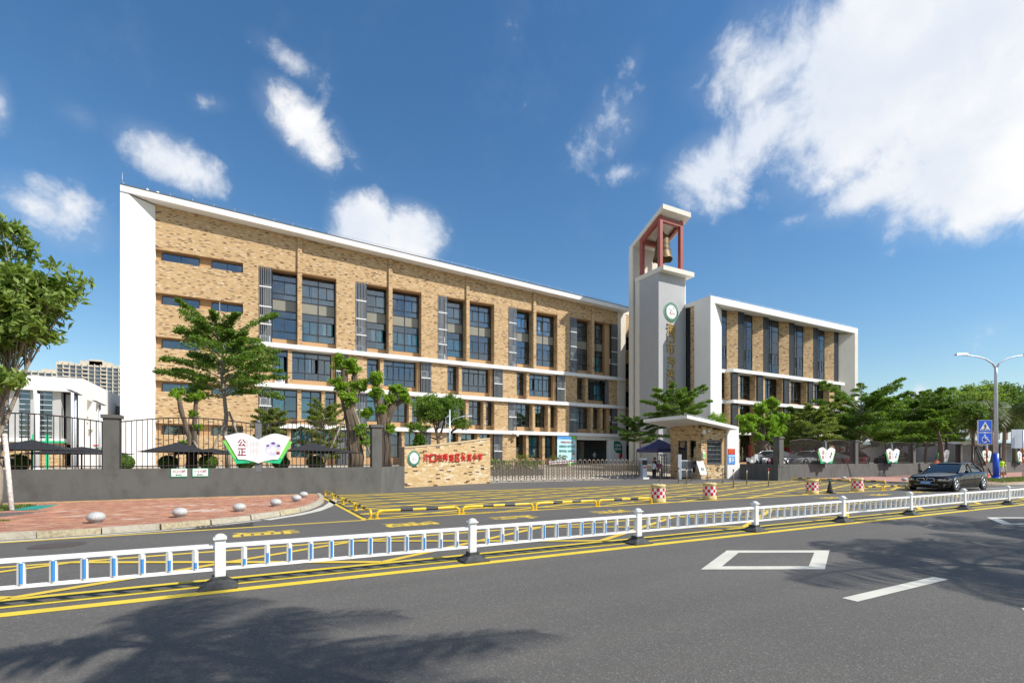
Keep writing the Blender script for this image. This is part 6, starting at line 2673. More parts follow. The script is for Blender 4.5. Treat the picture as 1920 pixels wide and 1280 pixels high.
g0 = MB()
pf = [(0.10, 0.0), (.17, .02)] + [(.255 * math.cos(a), .20 + .19 * math.sin(a)) for a in np.linspace(-1.1, 1.5, 12)] + [(0, .39)]
g0.lathe(pf, 'granite', (0, 0, 0), 24)
GBL = [(-3.1, 14.28, 0.36), (-1.56, 14.72, .34), (-.28, 15.5, .34), (.68, 16.75, .33), (1.38, 18.3, .33), (1.75, 20.05, .33), (37.3, 19.9, .33), (38.4, 16.7, .33)]
GBN = ['largest and leftmost', 'second from the left', 'third from the left', 'fourth from the left', 'fifth from the left', 'sixth, nearest the yellow bars', 'partly hidden behind the right bars, left one', 'partly hidden behind the right bars, right one']
gm = g0.mesh('granite_ball')
for i, (x, y, d) in enumerate(GBL):
    o = bpy.data.objects.new('granite_ball', gm)
    COL.objects.link(o)
    o.location = (x, y, .112)
    s = d / .52
    o.scale = (s, s, s * .94)
    o.rotation_euler = (0, 0, i)
    tag(o, 'grey granite ball bollard on the pavement kerb, ' + GBN[i], 'bollard', 'granite ball bollards')

# ================================================================ LAMPS AND ROAD SIGNS
lp = thing('street_lamp', 'tall double armed street lamp with blue painted foot on the right verge', 'street lamp', (49.65, 15.7, .12))
mb = MB()
mb.tube([(49.65, 15.7, .12), (49.65, 15.7, 7.9), (49.65, 15.7, 8.45)], [.16, .10, .09], 'galv', 12)
mb.build('pole', lp)
mb = MB()
mb.tube([(49.65, 15.7, .12), (49.65, 15.7, 2.0)], .185, 'road_blue', 12)
mb.lathe([(.32, 0), (.32, .05), (.2, .12)], 'road_blue', (49.65, 15.7, .12), 12)
mb.build('blue_foot', lp)
axd = Vector((0.8834, -0.4686, 0))
for s in (-1, 1):
    mb = MB()
    pts = [Vector((49.65, 15.7, 8.4))]
    for f, dz in ((.25, .8), (.8, 1.55), (1.5, 1.95), (2.2, 2.12), (2.6, 2.15)):
        pts.append(Vector((49.65, 15.7, 8.4)) + axd * s * f + Vector((0, 0, dz * .47)))
    mb.tube(pts, [.07, .06, .05, .045, .04, .04], 'galv', 8)
    mb.build('arm', lp)
    c = pts[-1]
    mb = MB()
    d = axd * s
    w = Vector((-d.y, d.x, 0)) * .16
    mb.hexa([c - d * .5 - w * .6, c + d * .45 - w, c + d * .45 + w, c - d * .5 + w * .6], [c - d * .45 - w * .4 + Vector((0, 0, .12)), c + d * .4 - w * .6 + Vector((0, 0, .10)), c + d * .4 + w * .6 + Vector((0, 0, .10)), c - d * .45 + w * .4 + Vector((0, 0, .12))], 'galv')
    mb.build('lamp_head', lp)

l2 = thing('court_lamp', 'slim pale blue lamp post with curved arm behind the brick name wall', 'lamp', (12.6, 33.3, 0.9))
mb = MB()
mb.tube([(12.6, 33.3, .5), (12.6, 33.3, 5.1)], .06, 'galv', 8)
mb.build('pole', l2)
mb = MB()
mb.tube([(12.6, 33.3, 4.1), (12.85, 33.2, 4.45), (13.3, 33.0, 4.6), (13.7, 32.85, 4.68)], .03, 'galv', 6)
mb.box(13.6, 14.1, 32.7, 32.95, 4.64, 4.72, 'galv')
mb.tube([(12.6, 33.3, 4.0), (12.35, 33.35, 4.2), (12.3, 33.35, 4.5), (12.6, 33.3, 4.75)], .02, 'galv', 6)
mb.build('arm', l2)
# solar lamps in the left yard
for (x, y, h, lab) in ((-8.49, 35, 5.1, 'solar panel lamp post left of the white hall corner'), (-8.08, 38, 4.85, 'solar panel lamp post in front of the white hall side wall')):
    t = thing('solar_lamp', lab, 'lamp', (x, y, 1.0), 'solar lamps in the left yard')
    mb = MB()
    mb.tube([(x, y, 1.0), (x, y, h)], .06, 'galv', 8)
    mb.build('pole', t)
    mb = MB()
    mb.hexa([(x - .32, y - .2, h + .22), (x + .2, y - .3, h - .06), (x + .28, y + .15, h - .03), (x - .24, y + .25, h + .25)], [(x - .32, y - .2, h + .25), (x + .2, y - .3, h - .03), (x + .28, y + .15, h), (x - .24, y + .25, h + .28)], 'black_paint')
    mb.build('solar_panel', t)
# green play posts and hoop board
pp = thing('basketball_hoop', 'green framed basketball hoop standing in the left yard', 'basketball hoop', (-9.5, 39.5, 1.0))
mb = MB()
mb.box(-11.55, -11.3, 39.4, 39.6, 1.0, 3.05, 'green_mid')
mb.box(-10.95, -10.83, 39.4, 39.6, 1.0, 3.05, 'green_mid')
mb.box(-11.9, -10.1, 39.42, 39.58, 2.55, 2.68, 'green_mid')
mb.box(-8.0, -7.85, 39.4, 39.6, 1.0, 2.6, 'green_mid')
mb.box(-8.6, -7.9, 39.42, 39.5, 2.2, 2.3, 'green_mid')
mb.build('frame', pp)
mb = MB()
mb.box(-8.9, -8.1, 39.3, 39.36, 2.3, 2.95, 'white_print')
mb.box(-8.65, -8.35, 39.27, 39.3, 2.42, 2.47, 'bright_red')
mb.tube([(-8.5 + .16 * math.cos(a), 39.1 + .16 * math.sin(a), 2.42) for a in [i * .5236 for i in range(13)]], .015, 'bright_red', 5)
mb.build('backboard', pp)
wp = thing('flag_pole', 'white pole standing in the left yard in front of the white hall', 'pole', (-8.63, 30, 1.0))
mb = MB()
mb.tube([(-8.63, 30, 1.0), (-8.63, 30, 4.55)], .10, 'white_metal', 10)
mb.lathe([(.25, 0), (.25, .08), (.14, .15)], 'white_metal', (-8.63, 30, 1.0), 12)
mb.build('pole', wp)

axr = Vector((0.8834, -0.4686, 0))
sg = thing('road_sign', 'blue pedestrian crossing and wheelchair signs on an orange banded post', 'road sign', (46.5, 15.3, .11))
bx, by = 46.55, 15.2
mb = MB()
mb.tube([(bx, by, .11), (bx, by, 4.3)], .05, 'galv', 8)
mb.build('post', sg)
for (za, zb, m) in ((1.30, 1.65, 'orange'), (1.65, 1.95, 'black_paint'), (1.95, 2.3, 'orange')):
    mb = MB()
    mb.tube([(bx, by, za), (bx, by, zb)], .058, m, 8)
    mb.build('band', sg)
for (za, zb, kind) in ((3.5, 4.36, 'ped'), (2.66, 3.46, 'wheel')):
    w = .50
    c = Vector((bx, by, 0)) - axr * .18 - Vector((.06, .06, 0))
    nr_ = Vector((-.4686, -.8834, 0))

    def Q(u, z, o):
        return c + axr * u + Vector((0, 0, z)) + nr_ * o
    mb = MB()
    mb.hexa([Q(-w, za, 0), Q(w, za, 0), Q(w, za, -.08), Q(-w, za, -.08)], [Q(-w, zb, 0), Q(w, zb, 0), Q(w, zb, -.08), Q(-w, zb, -.08)], 'white_film')
    mb.hexa([Q(-w + .02, za + .02, .004), Q(w - .02, za + .02, .004), Q(w - .02, za + .02, 0.001), Q(-w + .02, za + .02, 0.001)], [Q(-w + .02, zb - .02, .004), Q(w - .02, zb - .02, .004), Q(w - .02, zb - .02, 0.001), Q(-w + .02, zb - .02, 0.001)], 'road_blue')
    p = mb.build('sign_plate', sg)
    mb = MB()
    zc = (za + zb) / 2

    def poly(pts, m, o):
        k = len(pts)
        mb.add([Q(u, zc + v, o) for u, v in pts], [tuple(range(k))], m)
    if kind == 'ped':
        poly([(-.38, -.30), (.38, -.30), (0, .32)], 'white_film', .006)
        for i in range(6):
            u = -.29 + i * .105
            poly([(u, -.29), (u + .055, -.29), (u + .075, -.20), (u + .02, -.20)], 'black_paint', .008)
        poly([(-.03, .10), (.03, .10), (.045, .15), (0, .19), (-.045, .15)], 'black_paint', .009)
        poly([(-.06, .08), (.06, .08), (.12, -.04), (.08, -.06), (.04, .0), (.05, -.10), (.10, -.24), (.05, -.24), (0, -.12), (-.07, -.24), (-.12, -.24), (-.04, -.08), (-.04, .0), (-.10, -.04), (-.12, -.01)], 'black_paint', .009)
    else:
        pts = [(.0 + .19 * math.cos(a), -.1 + .19 * math.sin(a)) for a in np.linspace(R(100), R(380), 16)]
        mb.tube([Q(u - .06, zc + v, .01) for u, v in pts], .022, 'white_film', 5)
        poly([(-.09, .22), (-.05, .18), (.0, .18), (.03, .22), (.0, .28), (-.05, .28)], 'white_film', .008)
        mb.tube([Q(-.04, zc + .16, .012), Q(-.02, zc - .03, .012), Q(.16, zc - .03, .012), Q(.24, zc - .22, .012), Q(.30, zc - .21, .012)], .030, 'white_film', 6)
        mb.tube([Q(-.03, zc + .09, .012), Q(.13, zc + .07, .012)], .022, 'white_film', 6)
    mb.build('symbol', p)
s2 = thing('sign_back', 'grey back of a large road sign on an orange banded post at the right edge', 'road sign', (57.2, 16.6, .12))
bx, by = 57.6, 16.5
mb = MB()
mb.tube([(bx, by, .12), (bx, by, 4.0)], .06, 'galv', 8)
mb.build('post', s2)
for (za, zb, m) in ((1.25, 1.75, 'orange'), (1.75, 2.1, 'black_paint'), (2.1, 2.5, 'orange')):
    mb = MB()
    mb.tube([(bx, by, za), (bx, by, zb)], .067, m, 8)
    mb.build('band', s2)
mb = MB()
c = Vector((bx + .3, by + .1, 0))
mb.hexa([c - axr * .95 + Vector((0, 0, 2.5)), c + axr * 1.0 + Vector((0, 0, 2.5)), c + axr * 1.0 + Vector((.02, .05, 2.5)), c - axr * .95 + Vector((.02, .05, 2.5))],
        [c - axr * .95 + Vector((0, 0, 4.1)), c + axr * 1.0 + Vector((0, 0, 4.1)), c + axr * 1.0 + Vector((.02, .05, 4.1)), c - axr * .95 + Vector((.02, .05, 4.1))], 'galv')
mb.build('sign_plate', s2)

# ================================================================ CARS
def sedan(name, label, paint, cat='car', group=None, plate=None, chrome=True):
    """built at the origin, nose towards -X, wheels on z = 0"""
    t = thing(name, label, cat, (0, 0, 0), group)
    L0, L1 = -2.48, 2.50
    # stations along the body: x, half width at sill, at shoulder, at bonnet edge; z sill, shoulder, top
    ST = [(-2.50, .40, .46, .40, .27, .60, .70), (-2.475, .58, .64, .54, .22, .62, .725), (-2.40, .72, .77, .64, .19, .64, .755), (-2.26, .82, .86, .70, .18, .66, .80), (-2.0, .89, .92, .74, .17, .70, .85),
          (-1.55, .92, .935, .76, .17, .75, .90), (-1.0, .92, .94, .78, .17, .80, .945), (-.62, .92, .94, .80, .17, .83, .97), (0.0, .92, .945, .82, .17, .85, .965), (.8, .92, .945, .82, .17, .87, .975),
          (1.4, .92, .945, .82, .18, .89, .99), (1.75, .92, .94, .80, .20, .90, 1.01), (2.1, .88, .91, .76, .24, .90, 1.02), (2.38, .80, .84, .68, .30, .86, .99), (2.48, .70, .74, .60, .36, .78, .90)]
    body = MB()
    vs, fs = [], []
    for (x, w0, w1, w2, z0, z1, z2) in ST:
        ring = [(0, z0 - .01), (w0 * .92, z0 - .01), (w0, z0 + .06), (w1, z0 + (z1 - z0) * .42), (w1 * 1.0, z0 + (z1 - z0) * .7), (w1 * .985, z1 - .02), (w2 + (w1 - w2) * .45, z1 + (z2 - z1) * .62), (w2 * .8, z2 - .01), (0, z2 + .018)]
        full = ring + [(-a, b) for a, b in ring[-2:0:-1]]
        vs += [(x, a, b) for a, b in full]
    n = 16
    for j in range(len(ST) - 1):
        for q in range(n):
            fs.append((j * n + q, (j + 1) * n + q, (j + 1) * n + (q + 1) % n, j * n + (q + 1) % n))
    fs.append(tuple(range(n)))
    fs.append(tuple((len(ST) - 1) * n + q for q in range(n - 1, -1, -1)))
    body.add(vs, fs, paint, True)
    # roof panel and pillars
    RF = [(-.10, .60, 1.395), (.25, .63, 1.452), (.7, .64, 1.462), (1.15, .62, 1.44), (1.45, .58, 1.39)]
    vs, fs = [], []
    for (x, w, z) in RF:
        vs += [(x, -w, z - .035), (x, -w * .7, z), (x, 0, z + .012), (x, w * .7, z), (x, w, z - .035), (x, w * .97, z - .075), (x, -w * .97, z - .075)]
    for j in range(len(RF) - 1):
        for q in range(7):
            fs.append((j * 7 + q, j * 7 + (q + 1) % 7, (j + 1) * 7 + (q + 1) % 7, (j + 1) * 7 + q))
    fs += [tuple(range(6, -1, -1)), tuple((len(RF) - 1) * 7 + q for q in range(7))]
    body.add(vs, fs, paint, True)
    base_f, base_r = (-.95, .72, .955), (2.02, .66, 1.005)
    for s in (-1, 1):
        body.tube([(base_f[0], s * .74, .945), (-.55, s * .69, 1.16), (-.12, s * .605, 1.36), (.2, s * .635, 1.42)], .028, paint, 6)
        body.tube([(2.05, s * .70, .985), (1.85, s * .665, 1.16), (1.45, s * .575, 1.36), (1.2, s * .61, 1.41)], .05, paint, 6)
        body.tube([(.52, s * .79, .96), (.52, s * .635, 1.42)], .03, 'black_paint', 5)
    body.build('body', t)
    # glass house
    g = MB()
    for s in (-1, 1):
        side = [(-.93, s * .735, .955), (2.0, s * .69, 1.0), (1.47, s * .575, 1.365), (.7, s * .632, 1.42), (-.10, s * .60, 1.36)]
        g.add(side, [(0, 1, 2, 3, 4) if s < 0 else (4, 3, 2, 1, 0)], 'car_glass')
    g.build('side_window', t)
    g = MB()
    vs = []
    for i in range(7):
        u = -1 + 2 * i / 6
        vs += [(-1.03 + .10 * u * u, u * .735, .95), (-.58 + .08 * u * u, u * .67, 1.18), (-.12 + .05 * u * u, u * .605, 1.375)]
    g.add(vs, [(i * 3 + r, i * 3 + 3 + r, i * 3 + 4 + r, i * 3 + 1 + r) for i in range(6) for r in range(2)], 'car_glass', True)
    g.build('windscreen', t)
    g = MB()
    vs = []
    for i in range(7):
        u = -1 + 2 * i / 6
        vs += [(2.08 - .06 * u * u, u * .68, 1.0), (1.78 - .05 * u * u, u * .64, 1.2), (1.44, u * .575, 1.385)]
    g.add(vs, [(i * 3 + 1 + r, i * 3 + 4 + r, i * 3 + 3 + r, i * 3 + r) for i in range(6) for r in range(2)], 'car_glass', True)
    g.build('rear_window', t)
    # bright window line
    if chrome:
        for s in (-1, 1):
            g = MB()
            g.tube([(-.93, s * .752, .957), (-.5, s * .70, 1.175), (-.10, s * .625, 1.375), (.35, s * .65, 1.43), (.9, s * .65, 1.425), (1.47, s * .60, 1.36), (1.95, s * .70, 1.03), (1.6, s * .745, 1.0), (.5, s * .772, .985), (-.93, s * .752, .957)], .012, 'chrome', 5)
            g.build('window_trim', t)
    # wheels
    for x in (-1.62, 1.58):
        for s in (-1, 1):
            a = MB()
            a.lathe([(.395, -.03), (.395, .004), (.0, .004)] if s > 0 else [(.395, .03), (.395, -.004), (.0, -.004)], 'black_paint', (x, s * .946, .345), 28, axis='y')
            a.build('wheel_arch', t)
            w = MB()
            y0 = s * .955
            w.lathe([(.21, -.12 * s), (.325, -.12 * s), (.345, -.09 * s), (.345, -.02 * s), (.325, .004 * s), (.235, .006 * s), (.22, -.01 * s)], 'tyre', (x, y0, .345), 30, axis='y')
            wo = w.build('wheel', t)
            r = MB()
            r.lathe([(.235, .0), (.24, .008 * s), (.222, .010 * s), (.215, -.035 * s)], 'alloy', (x, y0, .345), 30, axis='y', caps=False)
            r.lathe([(.215, -.05 * s), (.0, -.05 * s)], 'black_paint', (x, y0, .345), 24, axis='y')
            for q in range(5):
                for dd in (-.13, .13):
                    a_ = q * 1.2566 + .3
                    p0 = (x + .05 * math.cos(a_), y0 - .005 * s, .345 + .05 * math.sin(a_))
                    p1 = (x + .222 * math.cos(a_ + dd), y0 + .002 * s, .345 + .222 * math.sin(a_ + dd))
                    r.tube([p0, p1], [.026, .020], 'alloy', 5)
            r.lathe([(.055, .012 * s), (.0, .014 * s)], 'alloy', (x, y0, .345), 14, axis='y')
            r.build('rim', wo)
    # nose: twin grille, lamps, bumper intake, plate
    for s in (-1, 1):
        g = MB()
        pl = [(s * .05, .50), (s * .36, .53), (s * .38, .60), (s * .33, .665), (s * .08, .675), (s * .045, .60)]
        xo = -2.522
        sx = lambda y_: xo + .10 * abs(y_) ** 2
        k = len(pl)
        fr = [(sx(a), a, b) for a, b in pl]
        g.tube(fr + [fr[0]], .017, 'chrome', 5)
        g.add([(p[0] + .004, p[1], p[2]) for p in fr], [tuple(range(k)) if s < 0 else tuple(range(k - 1, -1, -1))], 'black_paint')
        for q in range(5):
            yy = s * (.10 + q * .055)
            g.tube([(sx(yy) - .004, yy, .53), (sx(yy) - .004, yy, .66)], .006, 'dark_metal', 4)
        g.build('grille', t)
        h = MB()
        pl = [(-2.50, s * .50, .545), (-2.425, s * .74, .545), (-2.27, s * .875, .58), (-2.03, s * .935, .665), (-2.20, s * .86, .685), (-2.42, s * .66, .655), (-2.505, s * .49, .64)]
        h.add([(p[0] - .02, p[1] * 1.01, p[2]) for p in pl], [tuple(range(7)) if s < 0 else tuple(range(6, -1, -1))], 'lamp_clear')
        for (px_, py_) in ((-2.49, .62), (-2.41, .76)):
            h.lathe([(.045, -.02), (.05, 0), (.03, .02), (0, .02)], 'chrome', (px_ - .03, s * py_, .605), 12, axis='x')
        h.build('headlight', t)
        f = MB()
        f.lathe([(.05, -.012), (.05, .0), (0, .004)], 'lamp_clear', (-2.40, s * .70, .30), 12, axis='x')
        f.build('fog_lamp', t)
        m = MB()
        m.lathe([(0, -.08), (.06, -.07), (.085, 0), (.07, .06), (0, .07)], paint, (-.62, s * 1.0, 1.0), 12, axis='y')
        m.tube([(-.6, s * .9, .96), (-.6, s * .97, .985)], .03, paint, 6)
        m.build('mirror', t)
        d = MB()
        d.box(-.10, .06, s * .955 - .012, s * .955 + .012, .80, .825, 'chrome')
        d.box(.95, 1.12, s * .955 - .012, s * .955 + .012, .82, .845, 'chrome')
        d.box(-1.06, -.82, s * .948 - .006, s * .948 + .006, .70, .74, 'chrome')
        d.build('door_handle', t)
        r = MB()
        r.box(2.30, 2.475, s * .80 - .06, s * .80 + .06, .70, .84, 'bright_red')
        r.build('tail_lamp', t)
        c = MB()
        for xx in (-.78, .50, 1.36):
            c.box(xx - .005, xx + .005, s * .948 - .003, s * .948 + .003, .30, .86, 'black_paint')
        c.build('door_seam', t)
    b = MB()
    b.hexa([(-2.47, -.62, .19), (-2.47, .62, .19), (-2.40, .62, .19), (-2.40, -.62, .19)], [(-2.49, -.66, .34), (-2.49, .66, .34), (-2.40, .66, .34), (-2.40, -.66, .34)], 'black_paint')
    b.tube([(-2.40, -.80, .36), (-2.50, -.45, .365), (-2.515, 0, .365), (-2.50, .45, .365), (-2.40, .80, .36)], .010, 'chrome', 5)
    b.build('bumper', t)
    p = MB()
    p.box(-2.535, -2.515, -.22, .22, .385, .525, 'blue_print')
    if plate:
        put_text(p, plate, 'white_print', (-2.537, .19, .415), (0, -1, 0), (0, 0, 1), .38, .085, 0.002, .01)
    p.build('number_plate', t)
    e = MB()
    e.lathe([(.04, -.01), (.04, 0), (.03, .006), (0, .006)], 'white_print', (-2.44, 0, .745), 14, axis='x')
    e.build('badge', t)
    return t


M['blue_plate'] = M['blue_print']
car = sedan('car', 'shiny black saloon car with twin grille driving past on the right', 'car_black', plate='琼A·010H7')
car.scale = (.945, .945, .945)
car.location = (31.55, 11.80, 0)
for (x, y, pt, rz, lab) in ((45.6, 27.6, 'car_silver', 0.0, 'silver car parked behind the railings under the black parasol'),
                            (41.2, 28.3, 'car_white', 0.1, 'white car parked behind the railings nearest the gatehouse'),
                            (53.2, 27.8, 'car_red', 0.05, 'dark red car parked behind the railings'),
                            (49.8, 28.2, 'car_grey', 0.0, 'dark grey car parked between the silver and the red one'),
                            (61.0, 27.6, 'car_black', 0.0, 'black car parked behind the railings beyond the red one')):
    c = sedan('car', lab, pt, group='cars parked behind the railings', chrome=False)
    c.location = (x, y, .985)
    c.rotation_euler = (0, 0, rz)
    c.scale = (.95, .95, .95)


def scooter(x, y, rz, col, lab):
    t = thing('scooter', lab, 'scooter', (0, 0, 0), 'scooters under the banyan tree')
    mb = MB()
    for xx in (-.55, .55):
        mb.lathe([(.13, -.05), (.22, -.05), (.24, 0), (.22, .05), (.13, .05)], 'tyre', (xx, 0, .24), 16, axis='y')
    mb.build('wheel', t)
    mb = MB()
    mb.tube([(-.55, 0, .3), (-.42, 0, .75), (-.36, 0, 1.0)], .05, 'dark_metal', 7)
    mb.tube([(-.36, -.32, 1.02), (-.36, .32, 1.02)], .025, 'black_paint', 6)
    mb.build('handlebar', t)
    mb = MB()
    mb.hexa([(-.52, -.17, .3), (-.3, -.17, .28), (-.3, .17, .28), (-.52, .17, .3)], [(-.50, -.13, .98), (-.38, -.13, .98), (-.38, .13, .98), (-.50, .13, .98)], col)
    mb.hexa([(-.3, -.15, .24), (.2, -.15, .24), (.2, .15, .24), (-.3, .15, .24)], [(-.3, -.15, .33), (.2, -.15, .33), (.2, .15, .33), (-.3, .15, .33)], col)
    mb.hexa([(.1, -.15, .30), (.75, -.12, .45), (.75, .12, .45), (.1, .15, .30)], [(.05, -.14, .66), (.85, -.10, .72), (.85, .10, .72), (.05, .14, .66)], col)
    mb.build('body', t)
    mb = MB()
    mb.hexa([(.02, -.14, .66), (.8, -.10, .72), (.8, .10, .72), (.02, .14, .66)], [(.06, -.12, .74), (.75, -.09, .79), (.75, .09, .79), (.06, .12, .74)], 'black_paint')
    mb.build('seat', t)
    t.location = (x, y, 1.0)
    t.rotation_euler = (0, 0, rz)


scooter(37.2, 27.0, 1.2, 'white_metal', 'white scooter leftmost behind the dark wall return')
scooter(38.4, 27.4, 1.0, 'car_silver', 'silver scooter in the middle under the banyan tree')
scooter(39.6, 27.2, 1.3, 'cloth_pink', 'pink and white scooter against the banyan trunk')

# ================================================================ PEOPLE
def person(label, loc, face, joints, zones, height=1.7, hair='hair', cap=None, group=None):
    """one continuous skinned body; zones(p) gives the material of each face; hair is a child"""
    t = thing('person', label, 'person', loc, group)
    J = dict(pelvis=(0, 0, .93), chest=(0, 0, 1.22), neck=(0, 0, 1.46), head=(0, .0, 1.58), crown=(0, .0, 1.66),
             shL=(.18, 0, 1.40), shR=(-.18, 0, 1.40), elL=(.24, .03, 1.14), elR=(-.24, .03, 1.14), haL=(.24, -.08, .92), haR=(-.24, -.08, .92),
             hiL=(.09, 0, .88), hiR=(-.09, 0, .88), knL=(.10, -.02, .49), knR=(-.10, -.02, .49), anL=(.10, .02, .09), anR=(-.10, .02, .09), toL=(.11, -.15, .04), toR=(-.11, -.15, .04))
    J.update(joints)
    RAD = dict(pelvis=.145, chest=.150, neck=.055, head=.088, crown=.075, shL=.072, shR=.072, elL=.046, elR=.046, haL=.030, haR=.030, hiL=.10, hiR=.10, knL=.062, knR=.062, anL=.045, anR=.045, toL=.034, toR=.034)
    E = [('pelvis', 'chest'), ('chest', 'neck'), ('neck', 'head'), ('head', 'crown'), ('chest', 'shL'), ('chest', 'shR'), ('shL', 'elL'), ('elL', 'haL'), ('shR', 'elR'), ('elR', 'haR'),
         ('pelvis', 'hiL'), ('pelvis', 'hiR'), ('hiL', 'knL'), ('knL', 'anL'), ('anL', 'toL'), ('hiR', 'knR'), ('knR', 'anR'), ('anR', 'toR')]
    names = list(J)
    vs = [Vector(J[k]) for k in names]
    es = [(names.index(a), names.index(b)) for a, b in E]
    rad = [RAD[k] for k in names]
    # five fingers on each hand
    for s, h, e in ((1, 'haL', 'elL'), (-1, 'haR', 'elR')):
        hp = Vector(J[h])
        d = (hp - Vector(J[e])).normalized()
        sd = d.cross(Vector((s, 0, 0.2))).normalized()
        for q in range(5):
            o = sd * (.018 * (q - 1.6)) if q < 4 else sd * -.03
            ln = (.085, .095, .09, .07, .05)[q]
            a = len(vs)
            vs.append(hp + d * .035 + o)
            rad.append(.012)
            vs.append(hp + d * (.035 + ln * .55) + o + Vector((0, -.012, 0)))
            rad.append(.010)
            vs.append(hp + d * (.035 + ln) * .98 + o + Vector((0, -.028, 0)))
            rad.append(.008)
            es += [(names.index(h), a), (a, a + 1), (a + 1, a + 2)]
    me = bpy.data.meshes.new('figure')
    me.from_pydata([tuple(v) for v in vs], es, [])
    o = bpy.data.objects.new('figure', me)
    COL.objects.link(o)
    sk = o.modifiers.new('skin', 'SKIN')
    sk.use_smooth_shade = True
    for i, v in enumerate(me.skin_vertices[0].data):
        v.radius = (rad[i], rad[i] * (0.72 if i < 2 else 1.0))
        v.use_root = (i == 0)
    ss = o.modifiers.new('sub', 'SUBSURF')
    ss.levels = 1
    bpy.context.view_layer.update()
    bm_ = bpy.data.meshes.new_from_object(o.evaluated_get(bpy.context.evaluated_depsgraph_get()))
    bpy.data.objects.remove(o)
    bm_.name = 'person_body'
    mats = []
    for p in bm_.polygons:
        m = zones(Vector(p.center))
        if m not in mats:
            mats.append(m)
    bm_.materials.clear()
    for m in mats:
        bm_.materials.append(M[m])
    for p in bm_.polygons:
        p.material_index = mats.index(zones(Vector(p.center)))
        p.use_smooth = True
    s = height / 1.74
    b = bpy.data.objects.new('body', bm_)
    COL.objects.link(b)
    b.parent = t
    b.scale = (s, s, s)
    hd = Vector(J['head'])
    hb = MB()
    m = cap or hair
    hb.lathe([(.0, .13), (.06, .125), (.098, .085), (.108, .03), (.104, -.02)], m, (hd.x, hd.y + .02, hd.z + .02), 14, caps=False)
    if cap:
        hb.box(hd.x - .07, hd.x + .07, hd.y - .19, hd.y - .08, hd.z + .05, hd.z + .065, cap)
    h = hb.build('cap' if cap else 'hair', None)
    h.parent = t
    h.scale = (s, s, s)
    fb = MB()
    for e in (-.034, .034):
        fb.lathe([(.012, 0), (.008, -.008), (0, -.009)], 'ink', (hd.x + e, hd.y - .088, hd.z + .01), 8, axis='y')
    fb.lathe([(.016, .0), (.010, -.02), (0, -.026)], 'skin', (hd.x, hd.y - .088, hd.z - .02), 8, axis='y')
    fb.box(hd.x - .025, hd.x + .025, hd.y - .092, hd.y - .084, hd.z - .058, hd.z - .05, 'crimson')
    f = fb.build('face', None)
    f.parent = t
    f.scale = (s, s, s)
    t.rotation_euler = (0, 0, face)
    return t


def zone(shirt, legs, sleeve=.28, short=0.0, shoe='black_paint'):
    def z(p):
        if p.z > 1.45:
            return 'skin'
        if abs(p.x) > sleeve and p.z > .7:
            return 'skin'
        if p.z > .94:
            return shirt
        if p.z > .86 and abs(p.x) > .19:
            return 'skin'
        if p.z > short:
            return legs
        if p.z < .085:
            return shoe
        return 'skin'
    return z


person('person in lime green shirt and pale shorts standing by the lamp post, arms bent', (50.9, 15.75, .125), R(-25),
       dict(elL=(.33, .05, 1.16), elR=(-.33, .05, 1.16), haL=(.20, -.10, 1.06), haR=(-.20, -.10, 1.06), anL=(.15, .02, .09), anR=(-.15, .02, .09), toL=(.17, -.15, .04), toR=(-.17, -.15, .04)),
       zone('hi_vis', 'cloth_white', .27, .52, 'white_print'), 1.55)
person('person in black uniform and cap standing under the navy canopy', (29.0, 29.9, .01), R(10), dict(haR=(-.16, -.26, 1.08), haL=(.16, -.24, 1.05)), zone('cloth_black', 'cloth_black', .5, .05), 1.72, cap='cloth_black')
person('small person in white shirt and dark trousers in front of the uniformed one', (28.2, 29.2, .01), R(100), dict(), zone('cloth_white', 'cloth_black', .27, .05), 1.45)
person('person in pink top sitting partly hidden behind the turnstile', (29.5, 29.9, .01), R(-10), dict(knL=(.1, -.35, .5), knR=(-.1, -.35, .5), anL=(.1, -.33, .09), anR=(-.1, -.33, .09), toL=(.1, -.48, .04), toR=(-.1, -.48, .04)), zone('cloth_pink', 'cloth_grey', .3, .05), 1.5)
person('person in grey shirt standing in the dark porch passage', (38.0, 49.6, .9), R(0), dict(haR=(-.1, -.2, 1.1), haL=(.1, -.22, 1.05)), zone('cloth_grey', 'cloth_black', .3, .05), 1.72)
person('person in orange and black standing behind the boot of the black car', (45.2, 17.6, .12), R(150), dict(), zone('cloth_orange', 'cloth_black', .5, .05), 1.6)

# ================================================================ POSTERS ON THE SCHOOL FRONT
t = thing('display_board', 'pale blue display board with green slogans beside the porch', 'poster board', (33.95, 49.75, .6))
mb = MB()
mb.box(32.55, 35.3, 49.72, 49.8, .6, 4.36, 'sky_print')
mb.build('board', t)
mb = MB()
mb.box(32.55, 35.3, 49.70, 49.719, 4.02, 4.36, 'blue_print')
mb.prism([(34.3, 4.359), (35.3, 4.359), (35.3, 3.75), (35.1, 3.9), (34.8, 4.1)], 49.694, 49.699, 'green_lime', 'y')
mb.prism([(32.55, .6), (35.3, .6), (35.3, 1.1), (34.4, 1.35), (33.4, 1.15), (32.55, 1.3)], 49.70, 49.719, 'green_lime', 'y')
mb.disc((34.9, 49.715, 2.05), .22, 'skin_print', 20, 'y', .004)
mb.prism([(34.66, 2.08), (34.72, 2.28), (34.9, 2.36), (35.08, 2.28), (35.14, 2.06), (35.0, 2.2), (34.8, 2.2)], 49.704, 49.71, 'hair', 'y')
mb.disc((34.7, 49.715, 1.45), .26, 'blue_print', 18, 'y', .004)
mb.build('picture', t)
mb = MB()
put_text(mb, '争做新时代好少年', 'red_letter', (33.0, 49.69, 3.52), (1, 0, 0), (0, 0, 1), 1.85, .24, .003, .01)
